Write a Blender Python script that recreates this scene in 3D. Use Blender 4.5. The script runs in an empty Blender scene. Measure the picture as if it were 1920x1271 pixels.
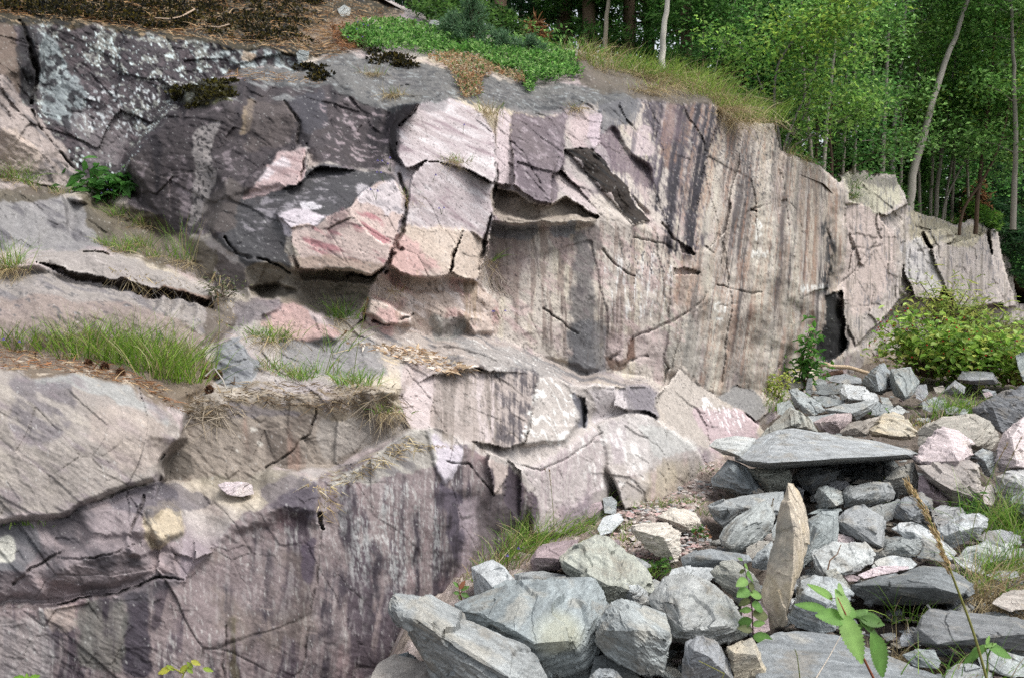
import bpy, bmesh, math, random
import numpy as np
from mathutils import Vector, Matrix
from mathutils.geometry import delaunay_2d_cdt

# ------------------------------------------------------------------ camera, sky, sun, exposure
SC = bpy.context.scene
COL = SC.collection
F = 1600.0; CX = 960.0; CY = 635.5
PITCH = math.atan((635.5 - 545.0) / F)
CAM = np.array([0.0, 0.0, 1.6])
cam_data = bpy.data.cameras.new('camera'); cam = bpy.data.objects.new('camera', cam_data)
COL.objects.link(cam); SC.camera = cam
cam.location = CAM; cam.rotation_euler = (math.pi / 2 - PITCH, 0, 0)
cam_data.sensor_width = 36.0; cam_data.lens = 36.0 * F / 1920.0
cam_data.clip_start = 0.05; cam_data.clip_end = 500

SUN_EL, SUN_AZ = math.radians(62), math.radians(118)   # azimuth clockwise from +Y: behind the camera, to the right
world = bpy.data.worlds.new('World'); SC.world = world; world.use_nodes = True
wn = world.node_tree; wn.nodes.clear()
w_out = wn.nodes.new('ShaderNodeOutputWorld'); w_bg = wn.nodes.new('ShaderNodeBackground')
w_sky = wn.nodes.new('ShaderNodeTexSky'); w_sky.sky_type = 'NISHITA'; w_sky.sun_disc = False
w_sky.sun_elevation = SUN_EL; w_sky.sun_rotation = SUN_AZ; w_sky.dust_density = 4.0; w_sky.air_density = 1.0; w_sky.ozone_density = 1.0
w_hsv = wn.nodes.new('ShaderNodeHueSaturation'); w_hsv.inputs['Saturation'].default_value = 0.30   # thin overcast: the blue is mostly veiled
wn.links.new(w_sky.outputs[0], w_hsv.inputs['Color']); wn.links.new(w_hsv.outputs[0], w_bg.inputs['Color'])
w_bg.inputs['Strength'].default_value = 0.148
wn.links.new(w_bg.outputs[0], w_out.inputs['Surface'])
sun_data = bpy.data.lights.new('sun', 'SUN'); sun = bpy.data.objects.new('sun', sun_data); COL.objects.link(sun)
sun_data.energy = 1.2; sun_data.angle = math.radians(32); sun_data.color = (1.0, 0.96, 0.9)
sdir = Vector((math.sin(SUN_AZ) * math.cos(SUN_EL), math.cos(SUN_AZ) * math.cos(SUN_EL), math.sin(SUN_EL)))
sun.rotation_euler = sdir.to_track_quat('Z', 'Y').to_euler(); sun.location = sdir * 30
SC.view_settings.view_transform = 'Standard'; SC.view_settings.look = 'None'
SC.view_settings.exposure = 0.90; SC.view_settings.gamma = 1.0; SC.view_settings.use_curve_mapping = False
SC.cycles.use_denoising = False; SC.cycles.max_bounces = 6; SC.cycles.transparent_max_bounces = 8

rng = np.random.default_rng(7)
random.seed(7)

# ------------------------------------------------------------------ maths helpers
RIGHT = np.array([1.0, 0, 0]); UP = np.array([0, math.sin(PITCH), math.cos(PITCH)]); FWD = np.array([0, math.cos(PITCH), -math.sin(PITCH)])
def unproj(x, y, d):
    """photo direction (x, y) at distance d along the view axis -> point of the place"""
    x = np.asarray(x, float); y = np.asarray(y, float); d = np.asarray(d, float)
    return CAM + ((x - CX) / F * d)[..., None] * RIGHT + ((CY - y) / F * d)[..., None] * UP + d[..., None] * FWD
_p = np.random.default_rng(3).permutation(256); PERM = np.concatenate([_p, _p, _p]).astype(np.int32)
_g = np.random.default_rng(4).normal(size=(256, 3)); GRAD = (_g / np.linalg.norm(_g, axis=1)[:, None]).astype(np.float32)
def noise3(x, y, z, seed=0):
    x = np.asarray(x, np.float32) + seed * 17.31; y = np.asarray(y, np.float32) + seed * 7.77; z = np.asarray(z, np.float32) + seed * 3.19
    xi = np.floor(x).astype(np.int32); yi = np.floor(y).astype(np.int32); zi = np.floor(z).astype(np.int32)
    xf = x - xi; yf = y - yi; zf = z - zi
    u = xf * xf * xf * (xf * (xf * 6 - 15) + 10); v = yf * yf * yf * (yf * (yf * 6 - 15) + 10); w = zf * zf * zf * (zf * (zf * 6 - 15) + 10)
    out = 0
    for dx in (0, 1):
        wx = u if dx else 1 - u; hx = PERM[(xi + dx) & 255]
        for dy in (0, 1):
            wy = v if dy else 1 - v; hy = PERM[hx + ((yi + dy) & 255)]
            for dz in (0, 1):
                wz = w if dz else 1 - w; g = GRAD[PERM[hy + ((zi + dz) & 255)]]
                out = out + wx * wy * wz * (g[..., 0] * (xf - dx) + g[..., 1] * (yf - dy) + g[..., 2] * (zf - dz))
    return out * 1.5
def fbm(x, y, z, seed=0, oct=4, gain=0.5, lac=2.03):
    a = 1.0; s = 0; t = 0
    for o in range(oct):
        s = s + a * noise3(x * lac ** o, y * lac ** o, z * lac ** o, seed + o * 5); t += a; a *= gain
    return s / t
def ridged(x, y, z, seed=0, oct=3):
    a = 1.0; s = 0; t = 0
    for o in range(oct):
        s = s + a * (1 - 2 * np.abs(noise3(x * 2.1 ** o, y * 2.1 ** o, z * 2.1 ** o, seed + o * 5))); t += a; a *= 0.5
    return s / t
def sstep(a, b, v): 
    t = np.clip((v - a) / (b - a), 0, 1); return t * t * (3 - 2 * t)
def hash2(i, j, s):
    h = (i.astype(np.int64) * 374761393 + j.astype(np.int64) * 668265263 + s * 1442695041) & 0xffffffff
    h = ((h ^ (h >> 13)) * 1274126177) & 0xffffffff
    return ((h ^ (h >> 16)) & 0xffffff) / float(0xffffff)
def cells(u, v, seed=0):
    """broken-stone relief: each cell a tilted flake.  returns (height -1..1, edge 0..1, random per cell)"""
    iu = np.floor(u); iv = np.floor(v); d1 = np.full(u.shape, 9.0); d2 = np.full(u.shape, 9.0); h = np.zeros(u.shape); r = np.zeros(u.shape)
    for a in (-1, 0, 1):
        for b in (-1, 0, 1):
            ci = iu + a; cj = iv + b
            px = ci + hash2(ci, cj, seed); py = cj + hash2(ci, cj, seed + 11)
            dx = u - px; dy = v - py; dd = np.hypot(dx, dy)
            hh = (hash2(ci, cj, seed + 23) - .5) * 1.1 + dx * (hash2(ci, cj, seed + 31) - .5) * 2.2 + dy * (hash2(ci, cj, seed + 37) - .5) * 2.2
            near = dd < d1
            d2 = np.where(near, d1, np.minimum(d2, dd)); h = np.where(near, hh, h); r = np.where(near, hash2(ci, cj, seed + 41), r); d1 = np.where(near, dd, d1)
    return h, d2 - d1, r

# ------------------------------------------------------------------ object helpers
def mesh_np(name, verts, faces, cols=None, smooth=False):
    """verts (n,3); faces = list of int arrays (m,k)"""
    me = bpy.data.meshes.new(name)
    verts = np.asarray(verts, np.float32); me.vertices.add(len(verts)); me.vertices.foreach_set('co', verts.ravel())
    if not isinstance(faces, (list, tuple)): faces = [faces]
    faces = [np.asarray(f, np.int32) for f in faces if len(f)]
    nl = sum(f.size for f in faces); npoly = sum(len(f) for f in faces)
    me.loops.add(nl); me.polygons.add(npoly)
    me.loops.foreach_set('vertex_index', np.concatenate([f.ravel() for f in faces]))
    tot = np.concatenate([np.full(len(f), f.shape[1], np.int32) for f in faces]); start = np.concatenate([[0], np.cumsum(tot)[:-1]]).astype(np.int32)
    me.polygons.foreach_set('loop_start', start); me.polygons.foreach_set('loop_total', tot)
    me.polygons.foreach_set('use_smooth', np.full(npoly, smooth))
    me.update(calc_edges=True)
    if cols is not None:
        c = np.ones((len(verts), 4), np.float32); c[:, :3] = cols
        at = me.color_attributes.new('Col', 'FLOAT_COLOR', 'POINT'); at.data.foreach_set('color', c.ravel())
    return me
def link(name, me, mat=None, parent=None, loc=None):
    o = bpy.data.objects.new(name, me); COL.objects.link(o)
    if mat is not None and me is not None and not me.materials: me.materials.append(mat)
    if parent is not None: o.parent = parent
    if loc is not None: o.location = loc
    return o
def tag(o, label=None, cat=None, group=None, kind=None):
    if label: o['label'] = label
    if cat: o['category'] = cat
    if group: o['group'] = group
    if kind: o['kind'] = kind
    return o
def empty(name, loc): 
    o = bpy.data.objects.new(name, None); COL.objects.link(o); o.location = loc; o.empty_display_size = 0.1; return o
def tube(path, radii, sides=7):
    """tapered round bar along a 3-D path -> (verts, quads)"""
    P = np.asarray(path, float); n = len(P); R = np.broadcast_to(np.asarray(radii, float), (n,))
    T = np.gradient(P, axis=0) if n > 2 else np.repeat((P[1] - P[0])[None], n, 0)
    T /= np.linalg.norm(T, axis=1)[:, None] + 1e-9
    ref = np.array([0.0, 0, 1]) if abs(T[0][2]) < .8 else np.array([1.0, 0, 0])
    A = np.cross(T, ref); A /= np.linalg.norm(A, axis=1)[:, None] + 1e-9; B = np.cross(T, A)
    ang = np.arange(sides) / sides * 2 * math.pi
    V = (P[:, None] + R[:, None, None] * (np.cos(ang)[None, :, None] * A[:, None] + np.sin(ang)[None, :, None] * B[:, None])).reshape(-1, 3)
    i = np.arange(n - 1)[:, None] * sides; j = np.arange(sides)[None]; k = (j + 1) % sides
    Q = np.stack([i + j, i + k, i + sides + k, i + sides + j], -1).reshape(-1, 4)
    return V, Q
class Bag:
    """collects pieces that belong to ONE mesh"""
    def __init__(s): s.v = []; s.f = {}; s.c = []; s.n = 0
    def add(s, v, f, col):
        v = np.asarray(v, float); s.v.append(v); c = np.asarray(col, float); s.c.append(np.broadcast_to(c, (len(v), 3)))
        f = np.asarray(f); s.f.setdefault(f.shape[1], []).append(f + s.n); s.n += len(v)
    def mesh(s, name, origin=(0, 0, 0), smooth=False):
        return mesh_np(name, np.concatenate(s.v) - np.asarray(origin), [np.concatenate(f) for f in s.f.values()], np.concatenate(s.c), smooth)

# ------------------------------------------------------------------ materials
def new_mat(name):
    m = bpy.data.materials.new(name); m.use_nodes = True; nt = m.node_tree; nt.nodes.clear()
    return m, nt, nt.nodes, nt.links
def rock_material(name, bump=0.35, scale=1.0, rough=0.82, vary=0.35, spec=0.25, bdist=0.02):
    m, nt, N, L = new_mat(name)
    out = N.new('ShaderNodeOutputMaterial'); b = N.new('ShaderNodeBsdfPrincipled'); L.new(b.outputs[0], out.inputs[0])
    b.inputs['Roughness'].default_value = rough; b.inputs['Specular IOR Level'].default_value = spec
    at = N.new('ShaderNodeAttribute'); at.attribute_name = 'Col'
    tc = N.new('ShaderNodeTexCoord')
    n1 = N.new('ShaderNodeTexNoise'); n1.inputs['Scale'].default_value = 45 * scale; n1.inputs['Detail'].default_value = 8; n1.inputs['Roughness'].default_value = .7
    n2 = N.new('ShaderNodeTexNoise'); n2.inputs['Scale'].default_value = 140 * scale; n2.inputs['Detail'].default_value = 4; n2.inputs['Roughness'].default_value = .6
    L.new(tc.outputs['Object'], n1.inputs['Vector']); L.new(tc.outputs['Object'], n2.inputs['Vector'])
    mr = N.new('ShaderNodeMapRange'); mr.inputs['From Min'].default_value = .3; mr.inputs['From Max'].default_value = .7
    mr.inputs['To Min'].default_value = 1 - vary; mr.inputs['To Max'].default_value = 1 + vary
    ad = N.new('ShaderNodeMath'); ad.operation = 'ADD'; mu = N.new('ShaderNodeMath'); mu.operation = 'MULTIPLY'; mu.inputs[1].default_value = .5
    L.new(n1.outputs[0], ad.inputs[0]); L.new(n2.outputs[0], ad.inputs[1]); L.new(ad.outputs[0], mu.inputs[0]); L.new(mu.outputs[0], mr.inputs['Value'])
    mx = N.new('ShaderNodeMix'); mx.data_type = 'RGBA'; mx.blend_type = 'MULTIPLY'; mx.inputs['Factor'].default_value = 1
    L.new(at.outputs['Color'], mx.inputs['A']); L.new(mr.outputs[0], mx.inputs['B']); L.new(mx.outputs['Result'], b.inputs['Base Color'])
    bp = N.new('ShaderNodeBump'); bp.inputs['Strength'].default_value = bump; bp.inputs['Distance'].default_value = bdist
    L.new(mu.outputs[0], bp.inputs['Height']); L.new(bp.outputs[0], b.inputs['Normal'])
    return m
def leaf_material(name, trans=0.52, rough=0.5, spec=0.3):
    m, nt, N, L = new_mat(name)
    out = N.new('ShaderNodeOutputMaterial'); b = N.new('ShaderNodeBsdfPrincipled'); t = N.new('ShaderNodeBsdfTranslucent'); mix = N.new('ShaderNodeMixShader')
    at = N.new('ShaderNodeAttribute'); at.attribute_name = 'Col'
    b.inputs['Roughness'].default_value = rough; b.inputs['Specular IOR Level'].default_value = spec
    oi = N.new('ShaderNodeObjectInfo'); nz = N.new('ShaderNodeTexNoise'); nz.inputs['Scale'].default_value = 60
    tc = N.new('ShaderNodeTexCoord'); L.new(tc.outputs['Object'], nz.inputs['Vector'])
    hs = N.new('ShaderNodeHueSaturation'); mr = N.new('ShaderNodeMapRange'); mr.inputs['To Min'].default_value = .75; mr.inputs['To Max'].default_value = 1.25
    L.new(nz.outputs[0], mr.inputs['Value']); L.new(mr.outputs[0], hs.inputs['Value']); L.new(at.outputs['Color'], hs.inputs['Color'])
    L.new(hs.outputs[0], b.inputs['Base Color']); L.new(hs.outputs[0], t.inputs['Color'])
    mix.inputs[0].default_value = trans; L.new(b.outputs[0], mix.inputs[1]); L.new(t.outputs[0], mix.inputs[2]); L.new(mix.outputs[0], out.inputs[0])
    return m
M_CLIFF = rock_material('cliff_rock', bump=0.22, scale=1.0, vary=0.26)
M_STONE = rock_material('slate_stone', bump=0.45, scale=1.6, vary=0.28, rough=.7, spec=.35)
M_SOIL = rock_material('soil_gravel', bump=0.8, scale=1.2, vary=0.5)
M_LEAF = leaf_material('leaf')
M_GRASS = leaf_material('grass_blade', trans=.35)
M_BARK = rock_material('bark', bump=.6, scale=1.2, vary=.35)
M_DRY = leaf_material('dry_stalk', trans=.15, rough=.8, spec=.1)
# ------------------------------------------------------------------ the cliff: ledges, blocks and cracks as one bedrock surface
GX0, GX1, GY0, GY1, ST = -440, 2000, -110, 1420, 2.0
gx = np.arange(GX0, GX1 + 1, ST); gy = np.arange(GY0, GY1 + 1, ST)
X, Y = np.meshgrid(gx, gy); NH, NW = X.shape
WX = X + 9 * noise3(X / 60, Y / 60, 0, 1) + 3.5 * noise3(X / 22, Y / 22, 0, 2) + 1.6 * noise3(X / 8, Y / 8, 0, 3)
WY = Y + 9 * noise3(X / 60, Y / 60, 5, 4) + 3.5 * noise3(X / 22, Y / 22, 5, 5) + 1.6 * noise3(X / 8, Y / 8, 5, 6)
CTRL = [
 # foot of the lower wall and its face
 [(-160,1420,3.05),(0,1420,3.2),(300,1420,3.35),(600,1420,3.6),(740,1420,3.85),(860,1420,4.35),(960,1420,4.8),(1100,1420,5.5),(1230,1420,6.7),(1350,1420,8),(1430,1420,9.4),(1540,1420,11.4),(1650,1420,14),(1900,1420,19),(2000,1420,20)],
 [(-160,1230,3.1),(0,1220,3.27),(200,1210,3.35),(400,1200,3.48),(600,1200,3.65),(740,1200,3.9),(860,1080,4.42),(960,995,4.85),(1100,950,5.5)],
 [(-160,1162,3.2),(0,1151,3.3),(80,1138,3.33),(200,1119,3.4),(300,1088,3.5),(345,1088,3.52)],
 [(-160,1146,3.32),(0,1137,3.46),(80,1124,3.48),(200,1104,3.5),(300,1070,3.6)],
 [(0,1050,3.44)],[(100,1065,3.40)],[(200,1040,3.46)],[(290,990,3.57)],[(290,940,3.65)],[(100,1005,3.52)],[(0,1010,3.49)],[(-160,1050,3.35)],
 [(-160,988,3.46),(0,988,3.52),(117,975,3.55),(167,953,3.58),(293,908,3.72)],
 # rounded boulder-like hump at the far left
 [(-160,973,3.40),(0,974,3.45),(110,960,3.48),(160,936,3.51),(285,890,3.66)],
 [(-160,850,3.48),(0,850,3.53),(150,835,3.59),(270,815,3.72)],
 [(-160,735,3.66),(0,735,3.70),(100,728,3.75),(200,742,3.80),(285,785,3.84)],
 [(-160,690,3.9),(0,695,3.95),(90,690,4.0),(200,702,4.0),(260,727,3.98),(310,767,3.95),(336,795,3.92)],
 [(338,815,3.9),(310,850,3.86),(294,886,3.8)],
 [(352,815,4.15),(324,855,4.1),(310,897,4.05)],
 # block corner and notched ledge of the lower wall
 [(350,1092,3.54),(345,1045,3.56)],[(380,1040,3.62)],[(400,1035,3.66)],[(440,975,3.72)],[(445,995,3.7)],
 [(490,960,3.73),(540,950,3.72),(590,960,3.76)],[(600,990,3.8)],[(612,960,3.82)],
 [(380,960,3.85)],[(330,930,3.9)],[(400,920,3.98),(460,915,4.0),(520,905,3.95),(560,890,3.95)],[(600,905,3.88)],[(570,930,3.8)],
 # middle wall
 [(300,905,4.04),(404,905,4.1),(471,904,4.14),(515,877,4.22),(550,873,4.27),(617,872,4.32),(666,848,4.4),(710,825,4.46),(750,808,4.52)],
 [(640,900,3.95),(690,860,4.1),(740,825,4.25),(780,805,4.32),(825,800,4.36),(865,830,4.42),(880,855,4.48),(950,860,4.68),(975,885,4.75),(1010,900,4.95),(1060,880,5.2),(1130,870,5.55),(1200,850,6.05)],
 [(680,950,4.0)],[(760,930,4.12)],[(850,920,4.33)],[(900,900,4.48)],[(940,920,4.65)],[(1000,950,4.95)],[(650,1050,3.85)],[(760,1050,4.05)],
 [(345,800,4.2),(400,785,4.2),(440,758,4.25),(560,766,4.32),(640,780,4.38),(700,767,4.48),(750,745,4.6),(770,700,4.8)],
 [(350,770,4.2),(400,742,4.27),(440,738,4.3),(560,740,4.33),(640,745,4.38),(700,730,4.46),(735,735,4.5)],
 [(790,790,4.55)],[(880,800,4.75)],[(960,810,4.95)],[(1060,800,5.3)],[(900,840,4.62)],
 [(707,657,4.95),(770,680,4.85),(840,700,4.78),(907,684,4.9),(957,694,5.02),(1040,714,5.3),(1090,719,5.5),(1150,724,5.7),(1207,726,5.95),(1232,732,6.1)],
 [(540,640,5.05),(640,625,5.25),(700,640,5.25),(760,622,5.55),(830,627,5.65),(900,622,5.85),(960,642,6.02),(1020,672,6.12),(1060,692,6.22),(1100,702,6.32),(1150,695,6.5),(1230,718,6.75),(1250,700,6.9)],
 [(540,700,4.72)],[(620,700,4.8)],[(390,720,4.5)],[(460,722,4.5)],
 # apron to the right of the middle wall
 [(1100,780,5.6)],[(1200,780,6.0)],[(1240,790,6.3)],[(1150,830,5.75)],[(1280,830,6.7)],[(1275,693,6.95)],[(1310,722,7.15)],[(1360,747,7.5)],[(1430,768,8.6)],[(1350,800,7.7)],[(1250,740,6.6)],[(1300,780,6.95)],
 # grass ledge, rounded rock and slab ledges at the left
 [(-160,650,4.4),(0,655,4.48),(120,660,4.5),(250,650,4.6),(370,640,4.78)],
 [(0,600,4.55),(130,590,4.6),(250,590,4.7),(360,602,4.85)],
 [(-160,550,4.75),(0,545,4.8),(100,537,4.9),(200,552,4.95),(300,562,5.0),(370,585,5.0)],
 [(-160,522,5.1),(0,520,5.15),(70,516,5.2),(180,534,5.3),(260,550,5.35),(380,577,5.4)],
 [(0,500,5.15),(70,496,5.12),(120,506,5.15),(200,522,5.2),(280,540,5.25),(385,565,5.3)],
 [(60,483,5.22),(150,485,5.3),(250,503,5.36),(390,540,5.42)],
 [(-160,480,5.3),(0,478,5.35),(60,470,5.6),(150,467,5.7),(220,480,5.75),(300,490,5.8),(400,528,5.7)],
 [(-160,470,5.5),(0,462,5.6),(100,450,5.8),(200,455,6.0)],
 [(-160,350,5.9),(0,355,6.1),(60,365,6.1),(150,380,6.15),(200,420,6.15)],
 [(0,342,6.3),(100,367,6.4),(200,400,6.5),(300,440,6.4)],
 # dark back wall and lichen rock at the upper left
 [(-160,320,6.3),(0,325,6.45),(80,345,6.55),(150,350,6.7),(240,355,6.8)],
 [(0,240,6.3)],[(70,290,6.5)],[(0,150,6.4)],[(48,130,6.65)],[(75,150,6.95)],[(100,250,6.75)],
 [(-160,30,6.8),(0,38,6.9),(60,42,7.0),(150,45,7.15),(260,62,7.3),(350,78,7.4),(450,88,7.5),(560,97,7.5)],
 [(150,200,6.95)],[(300,150,7.15)],[(180,290,6.8)],[(240,290,6.9),(310,200,7.1),(370,160,7.3),(430,140,7.45),(550,122,7.5)],
 [(250,310,6.5),(318,208,6.65),(350,173,6.72),(400,157,6.8),(470,152,6.85),(560,157,6.9),(620,167,6.9)],
 [(300,400,6.25)],[(380,300,6.2)],[(400,400,6.05)],[(480,230,6.3)],[(560,210,6.3)],[(600,205,6.45)],[(330,440,6.2)],[(250,380,6.45)],[(430,200,6.35)],[(340,230,6.45)],
 [(660,180,6.6)],[(740,205,6.55)],[(700,280,6.3)],[(640,260,6.3)],[(600,305,5.98)],[(720,305,5.95)],
 [(560,130,7.4),(650,122,7.5),(760,142,7.3),(850,152,7.2)],
 [(640,88,7.9),(760,112,7.8),(900,122,8.0),(1000,152,7.8),(1080,152,7.9)],[(1100,122,8.5)],
 [(-160,-60,8),(0,-40,8.2),(200,-20,8.4),(350,0,8.7),(500,20,8.9),(600,50,8.6)],
 [(-160,-110,9.0),(100,-110,9.6),(400,-110,10.5),(560,-60,10.4),(650,-30,10.8),(740,0,10.6),(800,30,10.2),(900,60,9.8),(1000,78,9.6),(1080,88,9.5),(1130,104,9.5),(1200,124,9.6),(1280,144,9.8),(1345,180,9.5)],
 # upper wall
 [(940,195,6.9),(1000,203,7.05),(1060,193,7.2),(1130,188,7.4),(1200,183,7.7),(1250,186,7.9),(1330,193,8.3),(1345,203,8.4),(1380,228,8.75),(1395,228,9.0),(1450,236,9.5),(1453,267,9.6),(1465,288,9.75),(1490,295,10.1),(1520,308,10.5),(1540,313,10.8),(1570,343,11.5),(1590,373,12.1),(1600,388,12.3)],
 [(950,300,6.45)],[(1000,360,6.2)],[(1050,330,6.55)],[(1120,388,6.5)],[(1150,300,6.95)],[(1200,300,7.15)],[(1215,410,6.9)],[(1060,270,6.8)],
 [(925,428,6.2),(1000,423,6.25),(1100,421,6.38),(1180,424,6.58),(1250,440,6.88),(1300,480,7.15)],
 [(915,540,6.1),(1000,560,6.15),(1100,560,6.3),(1200,560,6.6),(1300,560,7.05),(1400,560,8.1),(1480,560,9.5),(1540,560,10.7)],
 [(1300,300,7.65)],[(1380,330,8.3)],[(1450,350,9.0)],[(1520,400,10.2)],[(1560,450,10.9)],
 [(1230,712,6.8),(1335,738,7.7),(1430,728,9.1),(1520,690,10.9),(1560,672,11.6),(1600,645,12.3)],
 # blocks and the recess under them, left of the upper wall
 [(420,350,5.9)],[(440,450,5.55)],[(460,500,5.45)],[(550,522,5.45)],[(500,540,5.55)],[(600,560,5.6)],[(690,550,5.55)],[(740,560,5.55)],[(820,560,5.6)],[(900,560,5.85)],[(600,450,5.33)],[(700,420,5.42)],[(650,360,5.58)],[(840,240,6.02)],[(860,350,5.83)],
 [(470,562,5.4),(530,560,5.3),(610,597,5.35),(680,612,5.4)],[(430,600,5.2)],[(480,590,5.08)],[(540,575,5.1)],[(600,612,5.15)],[(640,640,5.12)],[(400,560,5.4)],
 [(390,650,4.9),(430,630,4.8)],[(450,690,4.6)],[(480,700,4.68)],
 [(800,480,5.56)],[(880,480,5.8)],[(760,380,5.66)],[(780,300,5.95)],
 # far buttresses
 [(1590,620,12.2)],[(1620,560,12.4)],[(1590,500,12.2)],[(1600,400,12.5)],[(1640,393,12.9)],[(1670,450,13.2)],[(1690,540,13.6)],
 [(1566,328,13.2),(1620,325,13.6),(1680,331,14),(1690,352,14),(1703,388,14.2),(1720,403,14.6),(1760,413,15.5),(1790,423,16),(1830,408,16.8),(1850,430,17.2),(1870,430,17.6),(1885,440,18),(1900,520,18.5),(1908,570,19),(2000,590,20)],
 [(1650,600,13.4),(1700,590,14.4),(1780,590,15.6),(1900,600,18.0),(2000,610,19)],[(1720,480,14.4)],[(1780,480,15.6)],[(1840,480,16.8)],[(1740,440,14.9)],[(1640,360,13.3)],
]
def resample(pl, step=26):
    out = []
    for a, b in zip(pl[:-1], pl[1:]):
        n = max(1, int(math.hypot(b[0] - a[0], b[1] - a[1]) / step))
        for i in range(n):
            t = i / n; inv = (1 - t) / a[2] + t / b[2]; out.append((a[0] + (b[0] - a[0]) * t, a[1] + (b[1] - a[1]) * t, 1 / inv))
    out.append(tuple(pl[-1])); return out
pts = []
for pl in CTRL: pts += resample([(-440, pl[0][1], pl[0][2] * .97)] + pl if pl[0][0] == -160 else pl)
pts += [(-440, -110, 8.8), (-440, 1420, 2.95), (2000, -110, 22)]
pts = np.array(pts); vco, _, tris, ov, _, _ = delaunay_2d_cdt([Vector((p[0], p[1])) for p in pts], [], [], 0, 0.01)
vx = np.array([(v.x, v.y) for v in vco]); vd = np.array([pts[o[0], 2] for o in ov])
INV = np.full(X.shape, 1 / 8.0)
for t in tris:
    a, b, c = [vx[i] for i in t]; ia, ib, ic = [1 / vd[i] for i in t]
    x0 = max(0, int((min(a[0], b[0], c[0]) - GX0) / ST)); x1 = min(NW, int((max(a[0], b[0], c[0]) - GX0) / ST) + 2)
    y0 = max(0, int((min(a[1], b[1], c[1]) - GY0) / ST)); y1 = min(NH, int((max(a[1], b[1], c[1]) - GY0) / ST) + 2)
    if x1 <= x0 or y1 <= y0: continue
    xs = X[y0:y1, x0:x1]; ys = Y[y0:y1, x0:x1]
    den = (b[1] - c[1]) * (a[0] - c[0]) + (c[0] - b[0]) * (a[1] - c[1])
    if abs(den) < 1e-6: continue
    l0 = ((b[1] - c[1]) * (xs - c[0]) + (c[0] - b[0]) * (ys - c[1])) / den; l1 = ((c[1] - a[1]) * (xs - c[0]) + (a[0] - c[0]) * (ys - c[1])) / den; l2 = 1 - l0 - l1
    m = (l0 > -1e-4) & (l1 > -1e-4) & (l2 > -1e-4)
    INV[y0:y1, x0:x1] = np.where(m, l0 * ia + l1 * ib + l2 * ic, INV[y0:y1, x0:x1])
# natural wander of every ledge line: look the surface up at warped places
def lookup(A, xs, ys):
    fx = np.clip((xs - GX0) / ST, 0, NW - 1.001); fy = np.clip((ys - GY0) / ST, 0, NH - 1.001); ix = fx.astype(int); iy = fy.astype(int); fx -= ix; fy -= iy
    return A[iy, ix] * (1 - fx) * (1 - fy) + A[iy, ix + 1] * fx * (1 - fy) + A[iy + 1, ix] * (1 - fx) * fy + A[iy + 1, ix + 1] * fx * fy
INV = lookup(INV, WX, WY)
def blur(A, r):
    if r < 1: return A
    for ax in (0, 1):
        P = np.pad(A, [(r + 1, r) if k == ax else (0, 0) for k in (0, 1)], mode='edge'); C = np.cumsum(P, ax)
        n = A.shape[ax]
        A = (np.take(C, np.arange(2 * r + 1, 2 * r + 1 + n), ax) - np.take(C, np.arange(0, n), ax)) / (2 * r + 1)
    return A
INV = blur(INV, 1)
D = 1 / INV
def pmask(poly, soft=0, warp=1.0):
    """soft mask of a traced outline -> (window, mask)"""
    p = np.array(poly, float); pad = 24 + soft * 2
    x0 = max(0, int((p[:, 0].min() - pad - GX0) / ST)); x1 = min(NW, int((p[:, 0].max() + pad - GX0) / ST) + 1)
    y0 = max(0, int((p[:, 1].min() - pad - GY0) / ST)); y1 = min(NH, int((p[:, 1].max() + pad - GY0) / ST) + 1)
    w = (slice(y0, y1), slice(x0, x1)); xs = X[w] + (WX[w] - X[w]) * warp; ys = Y[w] + (WY[w] - Y[w]) * warp
    m = np.zeros(xs.shape, bool); n = len(p)
    for i in range(n):
        xa, ya = p[i]; xb, yb = p[(i + 1) % n]
        if ya == yb: continue
        m ^= ((ya > ys) != (yb > ys)) & (xs < (xb - xa) * (ys - ya) / (yb - ya) + xa)
    m = m.astype(float); r = int(soft / ST / 2)
    return w, (blur(blur(m, r), r) if r >= 1 else m)
def lmask(pl, wid, warp=1.0):
    p = np.array(pl, float); pad = 26 + wid
    x0 = max(0, int((p[:, 0].min() - pad - GX0) / ST)); x1 = min(NW, int((p[:, 0].max() + pad - GX0) / ST) + 1)
    y0 = max(0, int((p[:, 1].min() - pad - GY0) / ST)); y1 = min(NH, int((p[:, 1].max() + pad - GY0) / ST) + 1)
    w = (slice(y0, y1), slice(x0, x1)); xs = X[w] + (WX[w] - X[w]) * warp; ys = Y[w] + (WY[w] - Y[w]) * warp
    d = np.full(xs.shape, 1e9)
    for a, b in zip(p[:-1], p[1:]):
        v = b - a; t = np.clip(((xs - a[0]) * v[0] + (ys - a[1]) * v[1]) / (v @ v + 1e-9), 0, 1)
        d = np.minimum(d, np.hypot(xs - a[0] - t * v[0], ys - a[1] - t * v[1]))
    return w, np.clip(1 - d / wid, 0, 1)
def plane(w, p3):
    """plane through three (x, y, depth) points, exact in space"""
    A = np.array([[q[0], q[1], 1] for q in p3], float); b = np.array([1 / q[2] for q in p3]); c = np.linalg.solve(A, b)
    return 1 / np.clip(c[0] * X[w] + c[1] * Y[w] + c[2], 1 / 40, 1 / 2)
def facet(poly, p3, soft=3):
    w, m = pmask(poly, soft, .75); D[w] = D[w] * (1 - m) + plane(w, p3) * m
def shift(poly, dd, soft=6):
    w, m = pmask(poly, soft); D[w] = D[w] + dd * m
CN = noise3(X / 35, Y / 35, 9, 8) + .6 * noise3(X / 12, Y / 12, 9, 9)
def crack(pl, dep=0.05, wid=4):
    w, m = lmask(pl, wid * .62); D[w] = D[w] + dep * sstep(.05, .8, m) * np.clip(.55 + .8 * CN[w], .05, 1.1)

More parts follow.
